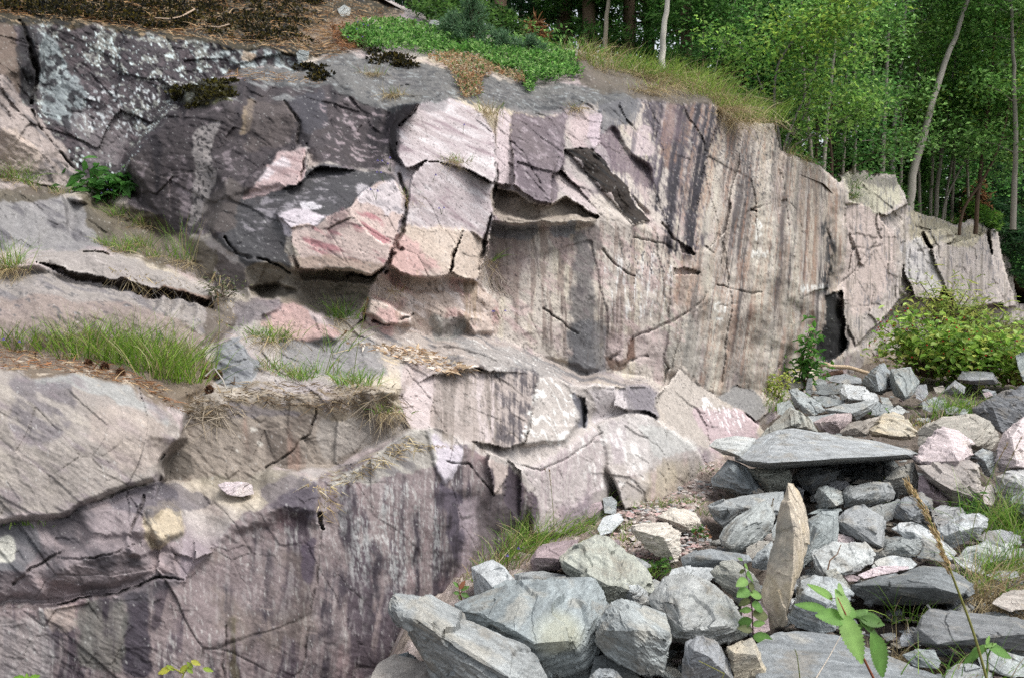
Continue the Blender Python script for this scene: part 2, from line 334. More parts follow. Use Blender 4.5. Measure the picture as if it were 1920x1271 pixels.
# --- blocks traced as flat broken faces
facet([(455,378),(462,340),(482,318),(530,278),(572,270),(580,300),(572,340),(520,362)], [(460,375,5.72),(570,272,5.95),(575,340,5.7)])
facet([(512,400),(548,352),(600,318),(660,320),(722,322),(748,352),(700,338),(655,385),(600,420),(545,430)], [(515,400,5.55),(722,322,5.84),(655,385,5.5)])
facet([(392,430),(420,370),(520,350),(548,355),(512,400),(530,440),(548,475),(558,505),(470,495),(420,460)], [(400,430,5.7),(548,355,5.75),(550,500,5.28)], 8)
facet([(655,385),(700,338),(748,352),(754,400),(745,440),(738,465),(690,440)], [(655,385,5.35),(748,352,5.6),(742,465,5.38)])
facet([(545,430),(600,420),(655,385),(690,440),(738,465),(718,500),(690,515),(620,510),(560,500),(548,475)], [(545,430,5.38),(655,385,5.35),(690,512,5.12)])
facet([(742,290),(745,240),(790,200),(832,178),(855,188),(880,202),(926,250),(930,315),(922,342),(870,314),(800,302),(760,316)], [(745,240,6.1),(926,250,6.3),(870,314,5.85)])
facet([(725,200),(790,195),(745,240),(740,290),(760,316),(735,300)], [(725,200,6.4),(745,240,6.1),(740,290,6.15)])
facet([(800,304),(870,316),(922,344),(928,400),(920,460),(905,500),(868,430),(755,425),(765,380),(772,330)], [(800,304,5.8),(922,344,5.98),(760,425,5.55)])
facet([(755,425),(868,430),(845,505),(838,518),(800,528),(730,498),(742,462)], [(755,425,5.55),(868,430,5.68),(800,525,5.4)])
facet([(868,430),(920,455),(905,500),(895,526),(848,512)], [(868,430,5.7),(920,455,5.95),(895,526,5.7)])
shift([(725,498),(800,530),(840,520),(900,528),(905,550),(850,545),(790,552),(735,530)], .08, 4)
shift([(690,560),(740,575),(775,590),(770,612),(720,610),(690,590)], -.14, 4)
shift([(860,585),(905,590),(930,620),(880,625)], -.12, 4)
shift([(800,585),(850,575),(870,600),(820,620)], -.05, 8)
# facets of the upper wall
facet([(932,215),(945,190),(958,215),(965,260),(960,330),(965,352),(925,340),(926,290)], [(945,195,6.75),(926,340,6.2),(965,352,6.3)])
facet([(958,215),(1000,205),(1055,215),(1062,260),(1058,290),(1030,380),(1000,372),(965,352),(962,280)], [(958,215,6.75),(1055,215,7.0),(1020,378,6.1)])
facet([(1035,330),(1048,318),(1085,350),(1118,388),(1122,405),(1060,372),(1028,384)], [(1048,318,6.75),(1120,400,6.45),(1030,384,6.15)])
facet([(1100,205),(1128,208),(1128,250),(1112,285),(1098,270)], [(1100,205,7.25),(1128,208,7.2),(1112,285,6.85)])
facet([(1128,250),(1150,240),(1185,290),(1215,320),(1222,400),(1190,370),(1150,320),(1112,290)], [(1128,250,7.1),(1215,320,7.3),(1180,365,6.8)], 6)
w_, m_ = pmask([(1060,280),(1108,284),(1140,312),(1172,348),(1218,414),(1186,424),(1150,382),(1112,338)], 2, .5)       # slanting slab whose dark underside faces down
D[w_] = D[w_] + m_ * (.02 - .14 * np.clip(((X[w_] - 1060) * .716 - (Y[w_] - 300) * .70 + 12) / 48, 0, 1))
w_, m_ = pmask([(1060,280),(1108,284),(1140,312),(1172,348),(1218,414),(1186,424),(1150,382),(1112,338)], 0)
D[w_] = D[w_] + m_ * .35 * sstep(0, 60, (Y[w_] - 280) * .72 - (X[w_] - 1060) * .72 + 55)[...] * 0
shift([(922,348),(1000,378),(1030,386),(1062,376),(1122,404),(1120,410),(1050,412),(960,412),(925,402)], .13, 2)  # hollow under the blocks
shift([(925,395),(960,400),(1000,408),(1060,404),(1115,408),(1110,420),(1000,420),(925,420)], -.25, 6)
shift([(1270,452),(1290,460),(1303,478),(1278,470)], .12, 2)
shift([(1264,508),(1285,503),(1312,516),(1310,520),(1280,518),(1264,520)], .08, 2)
shift([(1546,560),(1560,556),(1586,538),(1582,600),(1580,650),(1545,690),(1540,640)], .35, 2)
shift([(1628,505),(1642,496),(1650,492),(1648,530),(1652,570),(1640,580),(1640,540)], .3, 2)
shift([(1692,480),(1704,500),(1712,540),(1700,552),(1690,540)], .12, 3)
shift([(1470,370),(1476,372),(1486,380),(1472,382)], .12, 1); shift([(1408,390),(1420,392),(1408,396)], .1, 1)
# slab lip and undercuts at the left
shift([(62,490),(120,503),(200,520),(290,540),(395,566),(400,580),(300,560),(200,534),(110,514)], .15, 3)
shift([(150,470),(205,478),(198,485),(150,478)], .09, 2)
shift([(470,545),(520,535),(560,548),(540,556),(490,560)], .2, 5); shift([(560,505),(700,516),(690,530),(570,520)], .1, 4)
shift([(598,965),(606,960),(606,995),(597,990)], .08, 2)
facet([(362,1012),(375,1015),(402,1036),(368,1042)], [(362,1012,3.66),(402,1036,3.62),(368,1042,3.52)], 2)
facet([(330,1035),(362,1042),(350,1092),(336,1080)], [(330,1035,3.62),(362,1042,3.62),(350,1092,3.52)], 2)
facet([(800,805),(850,812),(868,838),(860,870),(835,905),(815,880)], [(800,805,4.33),(868,838,4.44),(830,905,4.26)], 4)
facet([(920,850),(955,860),(945,905),(925,925),(918,880)], [(920,850,4.5),(955,860,4.72),(930,920,4.55)], 3)
facet([(950,862),(978,885),(968,980),(945,930)], [(950,862,4.72),(978,885,4.85),(960,980,4.8)], 3)
facet([(1205,726),(1232,732),(1236,780),(1225,775)], [(1205,726,5.95),(1232,732,6.2),(1230,780,6.15)], 3)
facet([(485,600),(540,562),(600,590),(640,640),(560,645),(490,630)], [(485,600,5.1),(540,562,5.25),(600,640,5.0)], 8)
facet([(390,700),(420,640),(450,625),(478,690),(470,720),(400,722)], [(390,700,4.6),(445,625,4.85),(460,720,4.48)], 6)
shift([(120,1030),(230,1015),(310,1045),(320,1070),(200,1100),(90,1092)], -.07, 14); shift([(275,945),(335,950),(345,1000),(300,1025),(272,990)], -.05, 10); shift([(150,960),(270,930),(268,1000),(160,1018)], -.05, 14); shift([(-100,1060),(60,1060),(90,1120),(-100,1130)], -.05, 14)
shift([(225,1000),(275,985),(290,1030),(240,1040)], -.04, 6); shift([(330,1020),(400,1000),(440,960),(520,925),(600,910),(600,960),(440,990),(350,1060)], -.02, 10)
shift([(680,735),(745,728),(757,770),(735,795),(700,790),(690,765)], -.10, 8)
facet([(1585,385),(1640,390),(1665,430),(1672,470),(1690,560),(1655,600),(1600,650),(1586,600),(1592,470)], [(1590,500,12.2),(1668,450,12.9),(1640,590,12.5)], 2)
facet([(1588,332),(1680,328),(1691,350),(1702,386),(1665,402),(1640,396),(1590,378)], [(1590,340,13.0),(1690,345,13.7),(1640,395,12.9)], 2)
facet([(1688,458),(1730,445),(1752,480),(1775,530),(1760,560),(1715,560),(1693,500)], [(1690,460,13.75),(1735,450,14.35),(1740,550,14.1)], 2)
facet([(1733,436),(1782,430),(1792,446),(1756,476)], [(1733,436,14.5),(1782,430,15.0),(1756,476,14.3)], 2)
facet([(1746,470),(1800,452),(1850,440),(1868,500),(1882,570),(1800,580),(1772,530)], [(1765,470,14.5),(1850,440,16.0),(1800,570,14.8)], 2)
facet([(1858,428),(1873,432),(1884,500),(1904,575),(1880,580),(1866,500)], [(1858,430,16.6),(1873,432,17.0),(1890,575,16.8)], 2)
facet([(1345,205),(1380,230),(1395,232),(1380,330),(1360,440),(1322,470),(1300,470),(1318,330)], [(1330,215,8.35),(1385,240,8.75),(1320,460,7.55)], 3)
facet([(1465,292),(1540,318),(1560,430),(1556,540),(1500,560),(1480,420)], [(1470,300,9.7),(1540,320,10.75),(1520,550,10.1)], 3)
facet([(750,742),(812,705),(810,800),(765,803)], [(750,742,4.62),(812,705,4.82),(780,800,4.45)], 2)
facet([(812,705),(900,690),(955,695),(1002,707),(998,780),(985,830),(960,840),(895,830),(860,815),(810,800)], [(812,705,4.80),(1000,705,5.12),(900,830,4.6)], 2)
facet([(1003,708),(1050,712),(1078,735),(1083,790),(1060,825),(985,834),(996,780)], [(1003,710,5.14),(1078,735,5.47),(1000,830,4.93)], 4)
facet([(1078,735),(1100,745),(1096,802),(1083,792)], [(1078,735,5.45),(1100,745,5.75),(1090,800,5.55)], 2)
facet([(1150,724),(1230,728),(1236,780),(1210,764),(1180,768),(1150,760)], [(1150,724,5.76),(1230,728,6.10),(1200,765,5.86)], 2)
facet([(1210,773),(1232,778),(1262,800),(1308,845),(1335,885),(1250,940),(1190,950),(1200,860)], [(1225,776,5.95),(1308,845,6.55),(1235,900,5.92)], 5)
facet([(1120,792),(1180,766),(1218,773),(1212,830),(1225,900),(1200,955),(1170,960),(1140,880)], [(1120,792,5.60),(1222,776,5.93),(1165,885,5.58)], 4)
facet([(1235,737),(1272,694),(1300,712),(1340,742),(1390,770),(1445,820),(1420,870),(1340,890),(1310,850),(1264,800),(1236,780)], [(1272,697,6.9),(1420,795,8.0),(1310,845,6.75)], 3)
facet([(1340,741),(1385,721),(1430,745),(1443,775),(1420,792),(1390,768)], [(1385,722,8.5),(1430,780,8.5),(1345,742,7.8)], 2)
facet([(985,882),(1060,842),(1118,796),(1138,862),(1150,980),(1060,1010),(1000,1010),(985,920)], [(985,890,4.84),(1118,800,5.53),(1060,940,5.14)], 8)
# stepped strata of the middle ledge
for i, (x0, y0, x1, y1) in enumerate([(640,640,900,690),(700,635,950,680),(780,640,1010,700),(860,632,1080,705),(940,660,1180,718)]):
    w_, m_ = lmask([(x0, y0), ((x0 + x1) / 2, (y0 + y1) / 2 - 4), (x1, y1)], 9); D[w_] = D[w_] + .05 * sstep(0, 1, m_)
CRACKS = [
 ([(0,1147),(80,1134),(200,1114),(300,1082),(345,1084)], .07, 6), ([(0,985),(60,982),(117,970),(167,947),(230,922),(293,900)], .05, 6),
 ([(310,850),(300,870),(295,900)], .08, 7), ([(345,790),(338,815),(312,850)], .05, 6),
 ([(500,880),(550,845),(580,815),(590,760)], .05, 5), ([(602,985),(598,1060),(585,1110),(578,1200),(560,1271)], .02, 5),
 ([(930,305),(926,350)], .08, 4), ([(752,470),(738,480),(720,510)], .12, 6), ([(750,330),(762,380),(752,440),(742,470)], .12, 8),
 ([(865,432),(852,480),(845,510)], .05, 4), ([(928,345),(925,400),(918,440),(900,500)], .12, 6),
 ([(960,260),(985,290),(1000,325),(1015,345)], .04, 4), ([(1045,290),(1030,350),(1028,380)], .05, 4),
 ([(1190,450),(1215,455),(1250,460),(1270,470)], .04, 4), ([(1240,418),(1262,450),(1290,470)], .06, 5), ([(1322,460),(1340,478)], .08, 5), ([(1345,440),(1340,478)], .04, 4),
 ([(1365,438),(1395,410),(1410,392),(1430,378),(1455,376),(1462,398)], .06, 4), ([(1472,372),(1485,380),(1500,400),(1508,440)], .05, 4),
 ([(1348,538),(1375,540),(1400,545),(1425,546)], .10, 4), ([(1345,572),(1375,572),(1388,568)], .04, 3), ([(1300,585),(1330,560),(1350,530),(1362,440),(1380,430)], .04, 4),
 ([(1130,470),(1170,510),(1190,518)], .04, 4), ([(1020,580),(1060,605),(1085,625)], .05, 4),
 ([(1145,670),(1170,650),(1190,630),(1230,622),(1260,600),(1300,575),(1320,550)], .06, 5), ([(1185,628),(1178,660),(1168,672)], .05, 5),
 ([(1140,690),(1190,672),(1215,668)], .06, 5), ([(1250,690),(1240,720),(1232,735)], .05, 5), ([(1240,660),(1252,690)], .04, 4),
 ([(1300,440),(1290,560),(1270,640),(1255,700)], .02, 4), ([(1570,540),(1600,510),(1625,470),(1640,455)], .06, 4), ([(1556,430),(1558,500),(1550,560)], .10, 6),
 ([(1592,440),(1596,470),(1590,510)], .06, 4), ([(1592,470),(1620,465),(1650,460)], .05, 4), ([(1678,520),(1682,560)], .08, 4),
 ([(1440,735),(1448,700),(1470,670)], .08, 5), ([(960,870),(1010,880),(1080,850),(1130,810)], .03, 4), ([(900,740),(910,790),(930,830)], .012, 4), ([(940,700),(935,760),(945,820)], .015, 4), ([(990,710),(992,780),(1000,830)], .012, 4),
 ([(840,860),(880,870),(905,900),(925,925)], .05, 4), ([(420,440),(440,475),(520,500),(545,510)], .10, 5), ([(655,520),(700,515),(720,500)], .10, 6),
 ([(690,555),(685,600),(660,620)], .08, 5), ([(775,590),(740,610),(700,605)], .08, 5), ([(535,190),(560,230),(560,265)], .08, 7), ([(575,270),(570,320),(560,345)], .10, 6),
 ([(40,40),(60,90),(70,150),(60,190)], .18, 9), ([(60,205),(75,240),(110,290),(150,320)], .06, 6), ([(0,325),(60,345),(120,360)], .06, 5),
 ([(35,120),(70,180),(80,260)], .03, 4), ([(1690,400),(1720,430),(1750,440)], .05, 5), ([(1660,390),(1690,440),(1690,470)], .05, 5), ([(1720,470),(1750,465),(1790,440)], .12, 6),
 ([(1400,385),(1380,430),(1360,470),(1345,530)], .03, 4), ([(1490,290),(1500,330)], .04, 4), ([(1300,240),(1290,330),(1300,400)], .02, 5), ([(1215,180),(1235,230),(1232,260)], .05, 5),
 ([(420,1170),(425,1271)], .02, 4), ([(240,1000),(260,950),(270,930)], .05, 6), ([(110,1040),(180,1050),(250,1020)], .03, 5), ([(30,1100),(60,1060),(120,1030)], .04, 6),
]
for c_ in CRACKS: crack(*c_)

# --- which part of that surface is cliff (the rest is wood above, scree in front)
SIL = [(-480,1430),(-480,-130),(400,-130),(560,-58),(650,-28),(740,2),(800,32),(900,62),(1000,80),(1080,90),(1130,106),(1200,126),(1280,146),(1330,170),(1345,196),(1380,224),(1395,226),(1450,232),(1456,264),(1465,284),(1490,292),(1520,305),(1541,311),(1572,340),(1576,336),(1566,326),(1620,322),(1680,328),(1691,350),(1702,386),(1722,401),(1762,410),(1790,420),(1830,405),(1850,427),(1870,428),(1886,438),(1900,520),(1908,568),(2010,585),
       (2010,640),(1900,650),(1740,660),(1650,690),(1560,760),(1450,840),(1350,900),(1250,980),(1120,1060),(1010,1100),(930,1160),(860,1250),(860,1430)]
w_, a_ = pmask(SIL, 0, .7); ACT = np.zeros(X.shape, bool); ACT[w_] = a_ > .5
idx = np.full(X.shape, -1, np.int64); idx[ACT] = np.arange(ACT.sum())
def act(A): return A[ACT]
ax_, ay_ = act(X), act(Y)
P0 = unproj(ax_, ay_, act(D))
# metric coordinates along the wall: s runs along it, z up; foliation dips to the lower right
s_, z_, y_ = P0[:, 0] + .75 * P0[:, 1], P0[:, 2], P0[:, 1]
ca, sa = math.cos(math.radians(33)), math.sin(math.radians(33))
fu, fv = s_ * ca - z_ * sa, s_ * sa + z_ * ca
wu = fbm(s_ * 2.2, z_ * 2.2, y_ * 2.2, 21, 3); wv = fbm(s_ * 2.2, z_ * 2.2, y_ * 2.2, 25, 3)
SM = np.ones(X.shape)                                    # how broken each zone is
def rough_zone(poly, v, soft=20):
    w, m = pmask(poly, soft); SM[w] = SM[w] * (1 - m) + v * m
rough_zone([(920,425),(1200,425),(1560,330),(1600,640),(1430,740),(1240,720),(1000,640),(905,560)], .28, 40)
rough_zone([(740,250),(830,180),(930,260),(925,400),(890,520),(740,500)], .4, 10)
rough_zone([(550,430),(700,340),(750,370),(720,505),(560,495)], .5, 10)
rough_zone([(0,700),(250,720),(340,800),(300,890),(0,970)], .7, 20)
rough_zone([(350,1090),(600,1000),(740,840),(960,880),(960,1271),(300,1271)], .22, 40)
rough_zone([(0,990),(290,910),(350,1080),(0,1140)], 1.5, 20)
rough_zone([(1000,760),(1230,740),(1440,770),(1200,880),(1010,950)], .7, 30)
rough_zone([(690,540),(930,540),(930,625),(690,620)], 1.2, 20)
sm = act(SM)
h1, e1, r1 = cells(fu * 1.6 + wu * .12, fv * 2.4 + wv * .12, 3)
h2, e2, r2 = cells(fu * 4.2 + wu * .2, fv * 6.5 + wv * .2, 9)
h3, e3, r3 = cells(fu * 12 + wu * .4, fv * 18 + wv * .5, 15)
rel = .026 * h1 + .012 * h2 + .006 * h3 + .010 * fbm(s_ * 3, z_ * 3, y_ * 3, 31, 4) + .006 * ridged(fu * 6, fv * 22, y_ * 6, 41, 3)
fine = .0035 * fbm(s_ * 26, z_ * 26, y_ * 26, 51, 3) + .004 * noise3(fu * 30, fv * 110, y_ * 30, 55)
VM = np.zeros(X.shape); w_, m_ = pmask([(930,430),(1190,430),(1190,200),(1350,200),(1560,330),(1600,640),(1430,740),(1240,720),(1000,640),(905,560)], 36); VM[w_] = m_; vm = act(VM)
hv1, ev1, _ = cells(s_ * 1.25 + .12 * wu, z_ * .42 + s_ * .1, 71); hv2, ev2, _ = cells(s_ * 4.3 + .1 * wu, z_ * 1.3 + s_ * .3, 72); hv3, _, _ = cells(s_ * 12 + .3 * wu, z_ * 5 + s_, 73)
relv = .022 * hv1 + .007 * hv2 + .003 * hv3 + .003 * fbm(s_ * 9, z_ * .6, y_ * .3, 81, 3) * sstep(1180, 1330, ax_) + .006 * fbm(fu * 7, fv * 20, y_ * 6, 82, 3)
fz = zf_ = np.zeros(X.shape); w_, m_ = pmask([(1590,385),(1700,330),(1920,420),(1930,620),(1590,650)], 20); fz[w_] = m_; fm = act(fz); hf1, _, _ = cells(s_ * .55 + .2 * wu, z_ * .8 - s_ * .15, 75); hf2, _, _ = cells(s_ * 1.6 + .2 * wu, z_ * 2.0 - s_ * .4, 76); rel = rel * (1 - .6 * fm) + fm * (.03 * hf1 + .03 * hf2)
rel = rel * (1 - vm) + relv * vm; sm = sm * (1 - vm) + vm
gate = sstep(.1, .35, noise3(s_ * 2.2, z_ * 2.2, y_ * 2, 78)); hair = np.maximum(sstep(.02, .0, e1) * gate, .7 * sstep(.03, .0, e2) * sstep(.12, .35, noise3(s_ * 4, z_ * 4, y_ * 2, 79))) * (1 - vm) + vm * .8 * sstep(.03, .0, np.minimum(ev1, ev2 * .6)) * sstep(.1, .35, noise3(s_ * 3, z_ * 2, y_ * 2, 80))
disp = -.009 * hair + rel * sm + fine * (.6 + .4 * sm)
dact = act(D) - disp * np.clip(act(D) / 5.5, .75, 1.6)
D2 = D.copy(); D2[ACT] = dact
P = unproj(ax_, ay_, dact)
# ------------------------------------------------------------------ colours of the rock itself: minerals, water stains, lichen, dust
GAIN = .80
def sc(r, g, b, k=1.0):
    v = np.array([r, g, b]) / 255.0
    return np.where(v <= .04045, v / 12.92, ((v + .055) / 1.055) ** 2.4) * GAIN * k
N_ = len(s_)
C = np.zeros((N_, 3))
na = fbm(s_ * 1.1, z_ * 1.1, y_, 61, 4); nb = fbm(s_ * 3.1 + 9, z_ * 3.1, y_, 65, 4); nc = fbm(fu * 5, fv * 16, y_ * 3, 71, 4); nd = fbm(s_ * 14, z_ * 14, y_ * 14, 75, 4)
_px = np.array([-400, 0, 740, 960, 1100, 1230, 1350, 1430, 1540, 1650, 1900, 2300.]); _pd = np.array([3.1, 3.3, 3.9, 5.0, 5.9, 6.9, 7.9, 9.2, 11.2, 13.5, 18, 22]); _pX = (_px - 960) / F * _pd
_pa = np.concatenate([[0], np.cumsum(np.hypot(np.diff(_pX), np.diff(_pd)))])
_q = ax_ + np.interp(ax_, [1150, 1300, 1420, 1560], [.02, .17, .13, .03]) * (ay_ - 450); sv = np.interp(_q, _px, _pa) + .035 * noise3(s_ * 1.5, z_ * 1.5, y_, 140) + .02 * noise3(s_ * 6, z_ * 5, y_, 141)      # run-off goes straight down the wall
ns = fbm(sv * 8, z_ * .8 + 3, 0 * sv, 81, 4, .65); ns2 = fbm(sv * 24, z_ * 2.8, 0 * sv, 85, 4, .7); ns0 = fbm(sv * 3.0, z_ * .4, 0 * sv, 89, 4, .6); ns = ns * 1.35; ns2 = ns2 * 1.2; ns0 = ns0 * 1.35
nsp = noise3(s_ * 45, z_ * 30, y_ * 30, 93); nsp2 = noise3(s_ * 90, z_ * 45, y_ * 60, 95)
def lerp(col, m):
    global C
    m = np.clip(m, 0, 1)[:, None]; C = C * (1 - m) + np.asarray(col) * m
C[:] = sc(170, 157, 152)
lerp(sc(190, 172, 150), sstep(-.05, .35, na)); lerp(sc(150, 132, 138), sstep(0, .4, -na)); lerp(sc(184, 158, 158), sstep(.0, .4, nb) * .7)
def zm(poly, soft=16, warp=1.6):
    Z = np.zeros(X.shape); w, m = pmask(poly, soft, warp); Z[w] = m; mm = act(Z); return sstep(.06, .52, mm + 4 * mm * (1 - mm) * (.75 * nd + .35 * ns2 + .35 * nc))
def zone(poly, col, amt=1.0, soft=16): lerp(col, zm(poly, soft) * amt)
def runs(poly, col, n, lo, hi, amt=1.0, soft=24): lerp(col, zm(poly, soft) * sstep(lo, hi, n) * amt)
ALL = [(-480,-300),(2200,-300),(2200,1600),(-480,1600)]
MAIN = [(905,420),(1100,415),(1200,200),(1340,190),(1460,280),(1560,330),(1600,390),(1610,640),(1430,745),(1240,725),(1000,650),(880,600)]
LOW = [(345,1090),(400,1035),(440,970),(600,895),(760,815),(860,830),(960,870),(1010,960),(900,1300),(-480,1430),(-480,1160),(100,1135)]
# main wall to the right
zone(MAIN, sc(188, 173, 162), .85, 30)
runs(MAIN, sc(196, 180, 160), ns0, .0, .3, .8); runs(MAIN, sc(172, 146, 146), -nb, .05, .4, .6)
RW = [(1220,190),(1345,195),(1580,340),(1600,640),(1430,740),(1250,720),(1290,450)]
runs(RW, sc(146, 118, 104), ns * .35 + ns0, -.02, .3, .85); runs(RW, sc(84, 75, 77), -ns0 - .3 * ns, .1, .36, .85); runs(RW, sc(212, 200, 184), ns * .5 + ns0 * .5, .02, .34, .5); runs(RW, sc(166, 122, 98), -ns + .4 * nb, .1, .32, .55)
runs(RW, sc(112, 98, 94), -ns2, .14, .4, .35)
for x0, x1, x2, w in [(1385,1330,1290,16),(1478,1466,1400,20),(1425,1410,1360,14),(1455,1450,1480,10),(1510,1500,1470,12),(1330,1300,1290,14),(1370,1360,1310,12)]:
    Z = np.zeros(X.shape); wi, m = lmask([(x0,230),(x1,480),(x2,730)], w * 1.6, 2); Z[wi] = m
    lerp(sc(124, 106, 98), act(Z) * sstep(-.25, .25, ns2 + .4 * ns) * .85)
for x0, x1, x2, w in [(1425,1420,1405,12),(1345,1325,1345,18),(1500,1490,1490,14),(1445,1440,1440,10)]:
    Z = np.zeros(X.shape); wi, m = lmask([(x0,230),(x1,480),(x2,730)], w * 1.6, 2); Z[wi] = m
    lerp(sc(214, 204, 186), act(Z) * sstep(-.3, .3, ns2) * .6)
zone([(1260,560),(1300,600),(1310,700),(1240,690),(1235,640)], sc(168,160,150), .6, 30)
runs([(900,420),(1300,430),(1280,640),(1000,640),(900,570)], sc(146, 122, 112), ns, .0, .2, .7); runs([(900,420),(1300,430),(1280,640),(1000,640),(900,570)], sc(206,192,174), ns2 * .5 + nc, .08, .3, .55); runs([(900,420),(1300,430),(1280,640),(1000,640),(900,570)], sc(180,148,148), nc + .4 * nb, .05, .3, .6); runs([(920,430),(1300,430),(1280,640),(1000,640),(920,570)], sc(120,104,104), -ns2 * .5 - nd, .2, .4, .5)
zone([(930,430),(985,440),(975,560),(920,540)], sc(134,112,106), .65, 24); zone([(1085,440),(1110,440),(1112,690),(1075,690)], sc(96,92,96), .7, 16)
zone([(1080,600),(1140,600),(1135,700),(1075,700)], sc(104,102,106), .75, 16); zone([(1110,420),(1125,420),(1130,470),(1112,470)], sc(96,86,86), .7, 8)
runs([(1030,560),(1150,560),(1150,700),(1010,650)], sc(110,96,90), ns, .0, .3, .6)
zone([(1150,625),(1250,622),(1240,690),(1150,665)], sc(178,154,152), .6, 16); zone([(1180,630),(1192,630),(1190,668),(1172,672)], sc(112,72,52), .8, 6)
zone([(1140,668),(1180,668),(1160,690),(1142,690)], sc(104,72,54), .7, 6)
lerp(sc(212, 206, 204), zm([(1150,480),(1260,500),(1240,600),(1140,580)], 24) * sstep(.05, .3, ns2) * .7)
lerp(sc(88, 84, 88), zm([(1170,440),(1260,460),(1250,520),(1170,520)], 12) * sstep(.2, .35, nsp * .7 + ns2 * .3))
# dark water stripe from the crest
runs([(1222,180),(1300,186),(1345,196),(1330,290),(1312,380),(1300,475),(1258,460),(1250,390),(1214,345),(1218,250)], sc(84,74,84), ns2 * .3 + ns * .55 + nd * .5, -.36, .1, .93, 40)
runs([(1240,185),(1330,190),(1330,300),(1290,470),(1255,470),(1222,330)], sc(54,50,58), ns2 * .6 + ns + .3 * nd, -.1, .22, .85)
zone([(1255,190),(1290,200),(1280,260),(1245,280)], sc(118,96,104), .5, 16)
lerp(sc(70, 70, 78), zm([(1320,190),(1460,240),(1440,400),(1330,330)], 24) * sstep(.25, .42, nsp * .8 + nd * .3) * .9)
runs([(1345,205),(1470,270),(1560,340),(1550,420),(1345,330)], sc(120,106,100), ns2, .0, .3, .7)
runs([(1120,190),(1245,185),(1225,330),(1210,400),(1130,290)], sc(110,98,108), ns2, -.1, .25, .8); zone([(1120,185),(1215,180),(1190,235),(1130,250)], sc(112,110,116), .7, 10)
zone([(1205,240),(1225,235),(1222,300),(1190,290)], sc(192,170,170), .7, 10); zone([(1100,215),(1128,215),(1125,260),(1105,275)], sc(192,170,176), .9, 6)
zone([(1128,255),(1150,242),(1185,290),(1212,320),(1205,350),(1150,310)], sc(120,100,108), .8, 12)
# black wet seam and hollow at the corner
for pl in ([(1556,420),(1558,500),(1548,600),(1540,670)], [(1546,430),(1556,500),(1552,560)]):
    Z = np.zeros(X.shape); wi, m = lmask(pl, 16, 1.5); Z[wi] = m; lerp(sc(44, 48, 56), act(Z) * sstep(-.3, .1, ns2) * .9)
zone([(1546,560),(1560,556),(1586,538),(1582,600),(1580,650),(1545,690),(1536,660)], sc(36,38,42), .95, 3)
zone([(1628,505),(1642,496),(1650,492),(1648,530),(1652,570),(1640,580),(1640,540)], sc(58,50,42), .9, 2); zone([(1692,480),(1704,500),(1712,540),(1700,552),(1690,540)], sc(66,62,64), .9, 3)
FAR = [(1560,325),(1690,325),(1710,390),(1900,430),(1920,600),(1590,660),(1580,400)]
zone(FAR, sc(188,172,164), .75, 20); zone([(1590,380),(1650,390),(1680,470),(1660,560),(1600,600),(1585,480)], sc(196,172,164), .7, 14)
zone([(1580,330),(1690,335),(1690,380),(1640,400),(1590,380)], sc(188,178,156), .9, 10); zone([(1700,400),(1790,425),(1850,430),(1830,460),(1720,460)], sc(178,164,136), .8, 10)
zone([(1690,460),(1730,450),(1770,520),(1740,550),(1700,520)], sc(190,182,182), .7, 10); runs(FAR, sc(120,116,122), ns2 + .5 * nb, .1, .35, .75); runs(FAR, sc(128,116,106), ns, .1, .3, .6)
zone([(1600,330),(1700,330),(1700,345),(1600,345)], sc(120,112,108), .7, 8)
# pale slabs of the upper middle
PS = [(742,290),(745,240),(790,200),(832,178),(880,202),(926,250),(930,400),(900,520),(840,520),(800,528),(728,498),(755,430)]
zone(PS, sc(178,161,162), .95, 6); lerp(sc(196,183,184), zm(PS, 8) * sstep(.0, .3, nc) * .8); lerp(sc(150,126,132), zm(PS, 8) * sstep(.12, .35, -nc) * .75)
zone([(755,428),(868,432),(915,460),(900,520),(800,530),(728,498)], sc(196,172,152), .75, 16); zone([(735,440),(775,460),(830,515),(760,515),(728,498)], sc(190,140,140), .6, 18)
zone([(850,300),(930,300),(925,350),(870,340)], sc(190,178,176), .4, 20)
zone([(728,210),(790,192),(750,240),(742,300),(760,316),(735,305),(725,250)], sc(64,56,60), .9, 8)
zone([(800,180),(850,182),(830,200),(790,215)], sc(130,122,124), .6, 10)
zone([(932,190),(1200,180),(1180,240),(1120,200),(960,215)], sc(104,102,106), .75, 14)
zone([(962,218),(1060,212),(1062,270),(1032,380),(1000,372),(968,350)], sc(112,96,104), .9, 8); lerp(sc(160,142,148), zm([(962,218),(1060,212),(1032,380),(968,350)], 8) * sstep(.05, .35, nd) * .6)
zone([(940,205),(962,225),(960,330),(966,352),(926,338),(928,290)], sc(190,170,172), .9, 6)
zone([(1036,328),(1050,318),(1090,352),(1120,390),(1120,402),(1062,372)], sc(184,166,164), .8, 6)
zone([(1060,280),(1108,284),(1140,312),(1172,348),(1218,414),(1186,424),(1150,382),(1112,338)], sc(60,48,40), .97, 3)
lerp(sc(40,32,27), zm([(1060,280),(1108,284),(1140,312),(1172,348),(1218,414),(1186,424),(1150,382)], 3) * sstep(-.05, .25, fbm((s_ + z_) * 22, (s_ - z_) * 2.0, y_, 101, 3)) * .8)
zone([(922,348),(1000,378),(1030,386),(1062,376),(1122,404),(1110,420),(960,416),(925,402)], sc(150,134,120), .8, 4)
zone([(925,418),(1010,418),(1000,440),(930,445)], sc(112,112,118), .7, 10); zone([(1030,420),(1090,418),(1080,440),(1035,440)], sc(128,132,140), .7, 8)
